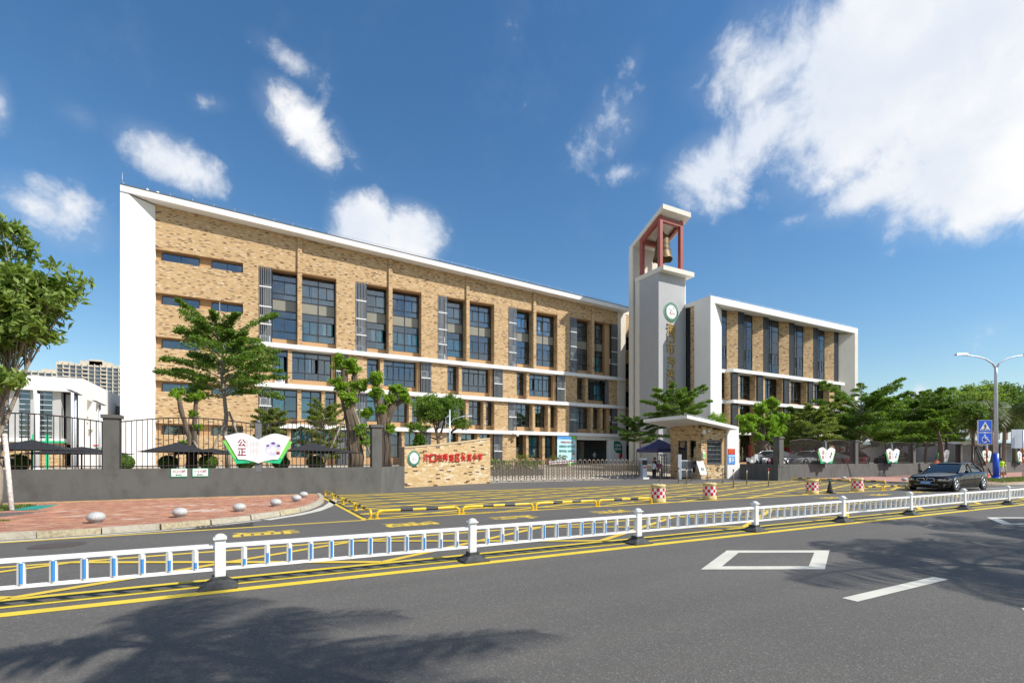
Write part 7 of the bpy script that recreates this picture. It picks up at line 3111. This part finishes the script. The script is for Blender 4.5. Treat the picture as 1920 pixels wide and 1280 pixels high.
put_text(mb, '健康阳光 好学上进', 'green_dark', (32.8, 49.69, 3.0), (1, 0, 0), (0, 0, 1), 2.3, .30, .003, .01)
put_text(mb, '勤思诚信 文明朴实', 'green_dark', (32.8, 49.69, 2.42), (1, 0, 0), (0, 0, 1), 2.3, .30, .003, .01)
mb.build('lettering', t)
t = thing('leaf_sign', 'dark green leaf shaped sign with white characters on the porch wall', 'sign', (42.15, 50.1, 1.6))
mb = MB()
pts = [(41.5, 3.92), (42.1, 3.92)] + [(42.1 + .76 * math.sin(a), 3.16 + .76 * math.cos(a)) for a in np.linspace(.2, math.pi / 2, 6)] + [(42.86, 2.36), (42.4, 2.36)] + [(42.3 - .8 * math.sin(a), 3.15 - .78 * math.cos(a)) for a in np.linspace(.2, math.pi / 2, 6)]
mb.prism(pts[::-1], 50.06, 50.11, 'green_dark', 'y')
mb.build('leaf', t)
mb = MB()
mb.prism([(42.42, 1.66), (42.84, 1.9), (42.86, 2.35), (42.5, 2.3), (42.36, 2.0)][::-1], 50.06, 50.11, 'bright_red', 'y')
mb.build('red_leaf', t)
mb = MB()
put_text(mb, '志愿者', 'white_print', (41.68, 50.055, 3.22), (1, 0, 0), (0, 0, 1), .95, .36, .003, .012)
put_text(mb, '服务岗', 'white_print', (41.68, 50.055, 2.74), (1, 0, 0), (0, 0, 1), .95, .36, .003, .012)
mb.build('lettering', t)

# ================================================================ BLACK PARASOLS, RED RAILINGS, FLOWER BOXES
def parasol(x, y, zt, w, d, h, lab):
    t = thing('parasol', lab, 'parasol', (x, y, 1.0), 'black parasols behind the railings')
    mb = MB()
    c = [(x - w / 2, y - d / 2, zt - h), (x + w / 2, y - d / 2, zt - h), (x + w / 2, y + d / 2, zt - h), (x - w / 2, y + d / 2, zt - h)]
    ap = (x, y, zt)
    mb.add(c + [ap, (x, y, zt - .05)], [(0, 1, 4), (1, 2, 4), (2, 3, 4), (3, 0, 4), (1, 0, 5), (2, 1, 5), (3, 2, 5), (0, 3, 5)], 'black_canvas')
    for i in range(4):
        mb.tube([c[i], c[(i + 1) % 4]], .02, 'black_canvas', 4)
    mb.build('canopy', t)
    mb = MB()
    mb.tube([(x, y, 1.0), (x, y, zt)], .03, 'dark_metal', 6)
    mb.box(x - .3, x + .3, y - .3, y + .3, .99, 1.06, 'cone')
    mb.build('pole', t)


for (x, y, z, w, h, lab) in ((-7.15, 24.4, 2.28, 2.5, .38, 'black parasol at the far left, behind the street tree'), (-6.2, 26.4, 2.08, 3.2, .30, 'flat black parasol just left of the first fence pillar'),
                             (-2.65, 24.5, 2.26, 2.4, .40, 'black parasol above the two class plates, taller of its pair'), (-1.6, 26.2, 2.06, 3.0, .26, 'black parasol above the class plates, flatter of its pair'),
                             (2.5, 24.5, 2.34, 2.2, .40, 'black parasol right of the large book sign, taller of its pair'), (3.6, 26.2, 2.14, 2.6, .26, 'black parasol between the large book sign and the banyan stems'),
                             (37.4, 24.6, 2.25, 3.2, .55, 'black parasol over the parked car nearest the right fence pillar'), (39.6, 26.0, 2.2, 3.0, .5, 'black parasol behind the first right book sign'),
                             (43.2, 25.2, 2.35, 2.6, .6, 'black parasol just left of the second right fence pillar'), (46.8, 25.6, 2.2, 3.4, .55, 'black parasol just left of the second right book sign')):
    parasol(x, y, z, w, 1.9, h, lab)


def red_rail(x0, x1, y, lab):
    t = thing('red_railing', lab, 'railing', ((x0 + x1) / 2, y, .98), 'red play railings behind the cars')
    mb = MB()
    mb.tube([(x0, y, 2.2), (x1, y, 2.2)], .07, 'orange', 7)
    mb.tube([(x0, y, 2.0), (x1, y, 2.0)], .05, 'bright_red', 7)
    mb.build('rail', t)
    n = max(2, int((x1 - x0) / 1.8) + 1)
    for i in range(n):
        xx = x0 + (x1 - x0) * i / (n - 1)
        mb = MB()
        mb.tube([(xx, y, .98), (xx, y, 2.75)], .09, 'bright_red', 8)
        mb.lathe([(.13, 0), (.13, .12), (.05, .2), (0, .2)], 'bright_red', (xx, y, 2.7), 10)
        mb.build('post', t)
    mb = MB()
    xm = x0 + (x1 - x0) * .5
    mb.box(xm - .7, xm + .7, y - .06, y + .06, 2.55, 2.75, 'bright_red')
    mb.build('cross_bar', t)


red_rail(42.5, 52.5, 31.2, 'long red play railing with knobbed posts above the silver car')
red_rail(54.2, 62.0, 31.4, 'red play railing with knobbed posts right of the second fence pillar')

for i, (x, y, lab) in enumerate(((26.5, 46.8, 'flower box with red blossoms behind the gate, left one'), (31.0, 47.2, 'flower box with red blossoms behind the gate, next to the display board'))):
    t = thing('flower_box', lab, 'flower box', (x, y, .8), 'flower boxes behind the gate')
    mb = MB()
    mb.box(x - 1.2, x + 1.2, y - .25, y + .25, .8, 1.3, 'bark')
    mb.build('box', t)
    nr = np.random.default_rng(40 + i)
    ps = [(x + nr.uniform(-1.1, 1.1), y + nr.uniform(-.2, .2), 1.55 + nr.uniform(0, .5)) for _ in range(40)]
    crown_object('foliage', [leaves_on(nr, ps, 16, .18, .8, (.08, .14), .4)], 'leaf_small', t)
    crown_object('blossom', [leaves_on(nr, ps[:18], 6, .14, .8, (.08, .13), .4)], 'flower_red', t, .8)
t = thing('barrier_boards', 'pair of white and maroon striped boards behind the folding gate', 'barrier', (29.0, 46, .8))
mb = MB()
for j, m in enumerate(('white_metal', 'crimson', 'white_metal')):
    mb.hexa([(29.0, 46, 1.02 + j * .11), (32.3, 46, 1.2 + j * .11), (32.3, 46.05, 1.2 + j * .11), (29.0, 46.05, 1.02 + j * .11)], [(29.0, 46, 1.12 + j * .11), (32.3, 46, 1.3 + j * .11), (32.3, 46.05, 1.3 + j * .11), (29.0, 46.05, 1.12 + j * .11)], m)
mb.build('board', t)
mb = MB()
for x in (29.2, 32.1):
    mb.tube([(x, 46.1, .7), (x, 46.1, 1.35)], .04, 'galv', 6)
mb.build('post', t)
t = thing('white_parasol', 'folded white parasol standing just right of the brick name wall', 'parasol', (15.2, 33, .1))
mb = MB()
mb.lathe([(.42, 1.25), (.30, 1.8), (.12, 2.5), (.03, 2.75), (0, 2.76)], 'cloth_white', (15.2, 33, .1), 10)
mb.build('canopy', t)
mb = MB()
mb.tube([(15.2, 33, .1), (15.2, 33, 2.6)], .03, 'galv', 6)
mb.build('pole', t)
t = thing('planter_hedge', 'low hedge with orange and green plants behind the left part of the folding gate', 'hedge', (18.5, 36, .3))
nr = np.random.default_rng(77)
ps = [(18.5 + nr.uniform(-3.2, 3.2), 36 + nr.uniform(-.5, .5), .6 + nr.uniform(0, .9)) for _ in range(150)]
crown_object('foliage', [leaves_on(nr, ps, 26, .22, .8, (.1, .18), .4)], 'leaf_small', t)
mb = MB()
mb.box(15.2, 21.8, 35.4, 36.6, .1, .75, 'wall_grey')
mb.build('planter', t)

# CCTV dome on the slab edge
t = thing('cctv_camera', 'white security camera hanging under the lowest floor slab', 'camera', (27.0, 49.8, 4.4))
mb = MB()
mb.box(26.6, 27.2, 49.7, 49.94, 4.45, 4.6, 'white_metal')
mb.lathe([(0, -.2), (.14, -.12), (.17, .02), (.15, .1)], 'white_metal', (27.1, 49.75, 4.35), 12)
mb.build('housing', t)

# ================================================================ TREES AND PLANTS
leafy_tree('big broad leaved street tree with whitewashed stake at the left edge', -6.75, 20.3, .1,
           [(-.9, .3, 5.4, 1.7, 1.5, 1.2), (.1, .1, 6.3, 1.6, 1.5, 1.15), (1.25, -.1, 6.75, 1.0, 1.0, .75), (.75, -.2, 5.3, 1.0, 1.1, .7), (-.85, .2, 8.0, .95, 1.0, 1.05), (.30, .2, 8.25, .62, .8, .62), (.45, -.5, 3.85, .85, .9, .42), (-.6, -.6, 4.0, .8, .8, .5), (-1.9, 0, 6.8, 1.4, 1.4, 1.2)],
           11, .105, 2.1, 12500, 'leaf_broad', size=(.20, .36), droop=.75, clump=.36, twigs=150, bark='bark_pale', width=.40)
t = thing('tree_stake', 'whitewashed round stake leaning against the big street tree', 'stake', (-6.1, 18.9, .1))
mb = MB()
mb.tube([(-5.98, 18.95, .1), (-6.5, 20.1, 2.3)], .06, 'stake', 9)
mb.build('pole', t)
t = thing('tree_stake', 'brown stake tied behind the big street tree', 'stake', (-7.1, 21.0, .1))
mb = MB()
mb.tube([(-7.2, 21.3, .1), (-6.75, 20.4, 2.2)], .05, 'bark', 8)
mb.tube([(-6.95, 20.2, 1.62), (-6.3, 20.1, 1.60)], .035, 'bark', 7)
mb.build('pole', t)

G1 = 'spreading small leaved trees in the school grounds'
umbrella_tree('spreading tiered tree with slim pale trunk in front of the left end bay', -1.0, 28.0, 1.0, 9.5, 4.7, 2.95, 21, .13, (-.35, 0), 1.15, 'leaf_small', G1, tiers=8, size=(.13, .21))
t = thing('tree_stake', 'wooden prop leaning on the tiered tree left of the large book sign', 'stake', (0, 27.4, 1.0))
mb = MB()
mb.tube([(.0, 27.3, 1.0), (-.95, 27.9, 3.9)], .05, 'bark_pale', 7)
mb.tube([(-2.0, 27.4, 1.0), (-1.05, 27.9, 3.6)], .05, 'bark_pale', 7)
mb.build('pole', t)
pollard_tree('twin lopped stems with small leaf tufts left of the tiered tree', -2.4, 26.2, 1.0,
             [([(-.05, 0, 1.0), (-.05, 0, 2.6), (-.3, 0, 3.5), (-.42, 0, 4.3)], [.13, .11, .10, .08]), ([(.15, .2, 1.0), (.12, .2, 3.0), (.22, .2, 4.4)], [.12, .11, .09])],
             [(-.42, 0, 4.45, .36), (.22, .2, 4.4, .34), (.1, .2, 3.6, .26), (-.22, 0, 2.3, .2), (.28, .15, 3.0, .2)], 31, 'leaf_bright', 'lopped trees in the school grounds', n=2200,
             props=(((-.9, -.3, 1.0), (-.1, 0, 2.6)), ((.9, -.2, 1.0), (.1, .1, 2.4))))
pollard_tree('thick lopped banyan stem with bright tufts and props, left of two', 4.75, 28.0, 1.0,
             [([(.35, 0, 1.0), (.25, 0, 3.0), (-.05, 0, 4.6), (-.25, 0, 5.8), (-.3, 0, 6.7)], [.38, .33, .26, .20, .13]), ([(.1, 0, 4.4), (.35, .1, 5.6), (.3, .1, 6.4)], [.22, .18, .12]), ([(-.1, 0, 4.2), (-.45, -.1, 5.2)], [.2, .12])],
             [(-.35, 0, 6.75, .62), (.15, 0, 6.55, .5), (-.5, -.1, 5.5, .62), (.35, 0, 5.5, .5), (-.1, -.2, 4.9, .6), (.75, .1, 5.6, .4), (.9, 0, 4.1, .42), (.5, -.3, 3.2, .5), (.85, -.2, 2.5, .45)], 32, 'leaf_bright', 'lopped trees in the school grounds', n=9000, size=(.11, .19),
             props=(((-1.5, -.6, 1.0), (-.1, 0, 4.2)), ((1.3, -.5, 1.0), (.15, 0, 4.7))))
pollard_tree('thick lopped banyan stem with bright tufts behind the entrance fence pillar', 6.6, 27.8, 1.0,
             [([(0, 0, 1.0), (-.05, 0, 2.8), (-.1, 0, 3.9), (-.45, 0, 5.2), (-.5, 0, 5.9)], [.36, .32, .30, .18, .12]), ([(.0, 0, 3.4), (.5, 0, 4.6), (.75, 0, 5.6)], [.28, .22, .12]), ([(.5, 0, 4.5), (1.1, -.1, 5.0)], [.15, .09])],
             [(-.55, 0, 5.95, .55), (.75, 0, 5.55, .42), (1.15, -.1, 5.05, .5), (-.2, -.2, 4.3, .4), (.3, -.2, 4.9, .4), (-.5, -.1, 5.2, .45), (.2, -.3, 3.2, .35)], 33, 'leaf_bright', 'lopped trees in the school grounds', n=6000, size=(.11, .19))
leafy_tree('rounded dense tree behind the brick name wall beside the slim lamp post', 12.05, 34.2, .9,
           [(-.7, 0, 5.5, 1.3, 1.2, .85), (.7, .1, 5.6, 1.2, 1.2, .75), (-.1, 0, 4.7, 1.6, 1.3, .8), (1.7, 0, 4.1, 1.05, .9, .5), (-1.6, 0, 3.7, .9, .9, .45)], 12, .15, 3.0, 12000, 'leaf_small', 'leafy trees along the school front', (.13, .23), .4, clump=.34, twigs=130, name='leafy_tree')
umbrella_tree('short olive green feathery tree right of the large book sign', .95, 33.0, .9, 4.9, 2.8, 1.15, 22, .05, (.1, 0), .8, 'leaf_olive', G1, tiers=6, size=(.10, .16))
umbrella_tree('feathery olive tree behind the lopped banyan stems', 4.1, 33.0, .9, 6.4, 1.5, 1.45, 23, .06, (0, 0), .7, 'leaf_olive', G1, tiers=9, size=(.10, .17))
umbrella_tree('tiered tree behind the gatehouse in front of the bell tower', 38.1, 36.6, .6, 9.1, 4.9, 3.7, 24, .17, (.1, 0), 1.35, 'leaf_small', G1, tiers=7, size=(.17, .27))
umbrella_tree('tiered tree half hidden behind the gatehouse roof, left side', 35.2, 38.2, .6, 6.2, 3.2, 2.9, 25, .12, (-.3, 0), 1.0, 'leaf_deep', G1, tiers=4, size=(.17, .27))
leafy_tree('light green young tree between the wing and the banyan', 42.4, 35.0, .98, [(0, 0, 5.4, 1.2, 1.0, 1.0), (.4, 0, 4.3, 1.4, 1.0, .8), (-.5, 0, 4.5, 1.0, 1.0, .7)], 13, .08, 2.8, 5200, 'leaf_bright', 'leafy trees along the school front', (.14, .24), .3, clump=.36, twigs=80)
pollard_tree('bright green banyan with spreading lopped limbs and hanging roots behind the right wall', 42.0, 29.5, .98,
             [([(.1, 0, .98), (.1, 0, 2.6), (.0, 0, 3.3)], [.75, .62, .45]), ([(0, 0, 3.0), (-1.1, 0, 3.9), (-2.2, 0, 4.9)], [.34, .24, .14]), ([(0, 0, 3.2), (-.6, 0, 4.5), (-1.1, 0, 5.3)], [.26, .18, .10]),
              ([(.2, 0, 3.2), (.9, 0, 4.4), (1.2, 0, 6.4)], [.30, .22, .12]), ([(.3, 0, 3.1), (1.6, 0, 4.2), (2.3, 0, 5.0)], [.26, .18, .1]), ([(0, 0, 3.2), (-.2, -.3, 4.4), (-.6, -.3, 6.0)], [.22, .16, .1])],
             [(-2.3, 0, 5.0, .95), (-1.5, .2, 4.5, .8), (-2.7, 0, 4.2, .6), (-.7, -.3, 6.2, .75), (1.2, 0, 6.7, .75), (2.2, 0, 5.3, .95), (1.1, -.2, 5.1, .8), (.2, -.2, 4.7, .8), (-.6, 0, 5.2, .7), (2.6, 0, 4.3, .6), (.3, -.5, 3.6, .6), (1.5, -.3, 4.1, .7), (-1.0, -.3, 3.6, .5)],
             34, 'leaf_bright', 'lopped trees in the school grounds', n=21000, size=(.15, .25), name='banyan_tree')
umbrella_tree('mid green feathery tree in front of the right end of the wing', 48.9, 29.2, .98, 7.7, 2.7, 3.1, 26, .11, (.2, 0), 1.3, 'leaf_olive', G1, tiers=8, size=(.17, .27))
umbrella_tree('large dark spreading tree leaning right over the red railing', 56.0, 28.4, .98, 9.9, 2.9, 5.4, 27, .2, (.6, 0), 1.7, 'leaf_small', G1, tiers=9, size=(.20, .32), skew=.10)
umbrella_tree('lighter spreading tree leaning right with the black trunk shade on the wall', 62.6, 26.8, .98, 9.1, 3.1, 5.2, 28, .16, (1.2, 0), 1.6, 'leaf_small', G1, tiers=8, size=(.20, .31), skew=.16)
G2 = 'street and yard trees at the right'
leafy_tree('leafy tree with bare slanting trunk above the black car', 66.5, 25.0, .98, [(-.8, 0, 7.0, 1.9, 1.7, 1.3), (1.2, 0, 7.4, 1.9, 1.7, 1.2), (.2, 0, 5.9, 2.2, 1.7, 1.0)], 14, .17, 4.2, 9500, 'leaf_deep', G2, (.24, .40), .6, clump=.36, twigs=110)
leafy_tree('tall leafy tree with straight trunk left of the street lamp', 73.5, 25.2, .98, [(-1.2, 0, 8.2, 2.2, 2.0, 1.4), (1.4, 0, 8.8, 2.3, 2.0, 1.5), (.2, 0, 7.0, 2.7, 2.0, 1.2), (2.8, 0, 7.2, 1.5, 1.5, 1.0)], 15, .2, 4.6, 12000, 'leaf_broad', G2, (.26, .42), .5, clump=.36, twigs=130)
umbrella_tree('spreading tree filling the gap behind the third right book sign', 70.5, 28.5, .98, 9.2, 3.2, 4.8, 41, .16, (.4, 0), 1.4, 'leaf_small', G1, tiers=8, size=(.22, .34))
umbrella_tree('low spreading tree behind the first right book sign', 52.5, 33.0, .98, 7.2, 2.6, 4.2, 42, .12, (.3, 0), 1.3, 'leaf_deep', G1, tiers=7, size=(.20, .32))
leafy_tree('bright leafy tree between the second and third right book signs', 63.5, 33.5, .98, [(-1.6, 0, 5.4, 2.4, 2.0, 1.5), (1.6, 0, 6.2, 2.4, 2.0, 1.6), (4.2, 0, 5.0, 2.2, 1.8, 1.4)], 43, .15, 2.8, 9000, 'leaf_broad', G2, (.22, .36), .4, clump=.4, twigs=110)
leafy_tree('bushy dark tree directly behind the street lamp', 82.5, 26.5, .98, [(-1.5, 0, 8.8, 2.4, 2.2, 1.5), (1.2, 0, 9.8, 2.4, 2.2, 1.6), (0, 0, 7.2, 3.0, 2.2, 1.2)], 16, .22, 4.8, 11000, 'leaf_deep', G2, (.28, .46), .5, clump=.36, twigs=120)
leafy_tree('pale green tree behind the blue road signs', 70.0, 31.0, .98, [(0, 0, 5.2, 2.6, 2.0, 1.6), (2.4, 0, 4.6, 2.0, 2.0, 1.3), (-2.2, 0, 4.4, 1.9, 1.8, 1.1)], 17, .14, 2.6, 9000, 'leaf_bright', G2, (.24, .40), .4, clump=.38, twigs=110)
leafy_tree('dark rounded tree at the right edge beyond the sign back', 93.0, 27.5, .98, [(-1.5, 0, 8.8, 3.2, 2.6, 2.0), (2.5, 0, 9.6, 3.4, 2.6, 2.2), (0, 0, 6.2, 3.6, 2.6, 1.7)], 18, .25, 4.0, 10000, 'leaf_deep', G2, (.34, .54), .5, clump=.38, twigs=120)
leafy_tree('low olive tree between the dark car and the far white hall', 78.0, 36.0, .98, [(-2, 0, 5.6, 2.8, 2.2, 1.7), (2, 0, 5.8, 2.8, 2.2, 1.6)], 19, .15, 2.8, 6500, 'leaf_olive', G2, (.26, .44), .4, clump=.38, twigs=80)
leafy_tree('round pale tree in front of the brown panelled hall', 60.5, 38.5, .98, [(-1.5, 0, 4.4, 2.4, 2.0, 1.5), (1.6, 0, 4.7, 2.4, 2.0, 1.5)], 20, .15, 2.4, 7000, 'leaf_bright', G2, (.22, .38), .4, clump=.38, twigs=90)
palm_tree('drooping dark palm at the right edge behind the grey sign back', 62.5, 19.2, .12, 5.4, 51, 22, 4.2, 'palms along the street', (0.1, 0), 1.25)
for i, (a, b) in enumerate((((50.2, 15.0), (50.9, 16.6)), ((52.6, 17.2), (51.3, 16.6)))):
    pass
t = thing('tree_brace', 'dark timber braces propping a young tree behind the lime shirted person', 'brace', (51.6, 17.4, .12))
mb = MB()
for (a, b) in (((50.1, 17.2), (51.3, 17.6)), ((52.8, 17.3), (51.7, 17.6)), ((51.9, 16.6), (51.6, 17.5))):
    mb.tube([(a[0], a[1], .12), (b[0], b[1], 2.6)], .05, 'black_paint', 7)
mb.build('pole', t)
leafy_tree('thin young street tree with braces right of the street lamp', 51.5, 17.6, .12, [(0, 0, 5.2, 1.1, 1.0, .9), (.5, 0, 4.3, .9, .9, .6)], 29, .09, 3.2, 2600, 'leaf_deep', G2, (.2, .34), .5, clump=.4, twigs=50)
t = thing('tree_stake', 'pale and dark banded stake slanting behind the right fence', 'stake', (38, 24.3, 1.0))
mb = MB()
mb.tube([(37.9, 24.2, 1.0), (35.6, 24.6, 2.9)], .06, 'bark', 7)
mb.build('pole', t)
pollard_tree('leaning dark street tree trunk whose shade falls on the right wall', 55.3, 21.2, .12, [([(0, 0, .12), (.05, 0, 1.6), (-.1, .1, 3.4), (-.2, .2, 4.6)], [.2, .16, .14, .1])],
             [(-.2, .2, 4.8, .9), (.3, .2, 4.4, .7)], 36, 'leaf_small', G2, n=2200, size=(.2, .3))
# garden seen through the porch
leafy_tree('dense green garden tree seen through the porch passage', 41.5, 70, .9, [(-3, 0, 3.2, 3.2, 1.6, 2.2), (3, 0, 3.4, 3.4, 1.6, 2.3), (8, 0, 3.2, 3.2, 1.6, 2.2)], 37, .15, 2.0, 6000, 'leaf_deep', None, (.3, .5), .4, clump=.45, twigs=60)

# clipped ball shrubs along the left fence
bs = thing('ball_shrub', 'clipped round green shrub', 'shrub', (0, 0, 0), 'clipped ball shrubs behind the left railings')
nr = np.random.default_rng(5)
n = 2600
d = nr.normal(size=(n, 3))
d /= np.linalg.norm(d, axis=1, keepdims=True)
cen = d * (.36 * nr.uniform(.82, 1.03, (n, 1))) * np.array([1.06, 1.06, .92]) + np.array([0, 0, .42])
nrm = d + nr.normal(size=(n, 3)) * .6
crown_object('foliage', [(cen, nrm, nr.normal(size=(n, 3)), nr.uniform(.05, .085, n))], 'leaf_ball', bs, .6)
mb = MB()
mb.tube([(0, 0, 0), (0, 0, .4)], .03, 'bark', 6)
mb.lathe([(.05, .14), (.24, .25), (.29, .42), (.22, .62), (0, .70)], 'leaf_ball', (0, 0, 0), 12)
mb.build('stem', bs)
BSH = [(-4.65, 'just right of the left fence pillar'), (-3.13, 'below the taller black parasol'), (-1.66, 'below the flatter black parasol'), (-.22, 'directly below the left page of the large book sign'), (1.25, 'right of the large book sign foot'), (2.75, 'nearest the lopped banyan stems'), (-7.9, 'left of the left fence pillar, beyond the tree')]
for i, (x, w) in enumerate(BSH):
    lab = 'clipped round green shrub ' + w
    if i == 0:
        bs.location = (x, 25.5, 1.0)
        bs['label'] = lab
    else:
        c = copy_thing(bs, (x, 25.5 + (i % 2) * .1, 1.0), i * 1.1, lab)
        c.scale = (1, 1, .94 + .03 * (i % 4))
t = thing('conical_shrub', 'bright green layered shrub peeping over the left end of the name wall', 'shrub', (8.95, 28.9, 1.0))
nr = np.random.default_rng(6)
ps = []
for k in range(150):
    h = nr.uniform(0, 1)
    r = (1 - h) * .85 + .1
    a = nr.uniform(0, 6.28)
    ps.append((9.0 + r * math.cos(a) * nr.uniform(.5, 1), 28.9 + r * math.sin(a) * nr.uniform(.5, 1), 1.9 + h * 1.15))
crown_object('foliage', [leaves_on(nr, ps, 34, .13, .4, (.09, .15), .7)], 'leaf_ball', t, .5)
mb = MB()
mb.tube([(9.0, 28.9, 1.0), (9.0, 28.9, 2.8)], .05, 'bark', 6)
mb.build('stem', t)

# palms on the near side of the street, behind the photographer: only their shadows are in the picture
for i, (gx, gy, h, L, sd, nf, lab) in enumerate(((-.65, 5.0, 6.0, 1.9, 61, 13, 'palm behind the viewpoint casting the upper frond shadow at the lower left'),
                                                  (.25, 3.75, 6.3, 1.8, 64, 15, 'palm behind the viewpoint casting the dense shadow at the bottom edge'),
                                                  (9.4, 3.2, 6.6, 2.9, 62, 18, 'palm beside the viewpoint casting the frond shadow at the right'),
                                                  (12.4, 2.4, 6.8, 2.8, 66, 16, 'palm beside the viewpoint casting the shadow at the right edge'),
                                                  (15.5, 4.4, 7.0, 2.8, 63, 14, 'palm further along casting the thin frond shadow beyond the diamonds'))):
    ox, oy = SUN.x / SUN.z * h, SUN.y / SUN.z * h
    palm_tree(lab, gx + ox, gy + oy, 0.0, h, sd, nf, L, 'palms along the near side of the street', (0, 0), 1.0, trunk_r=.07)
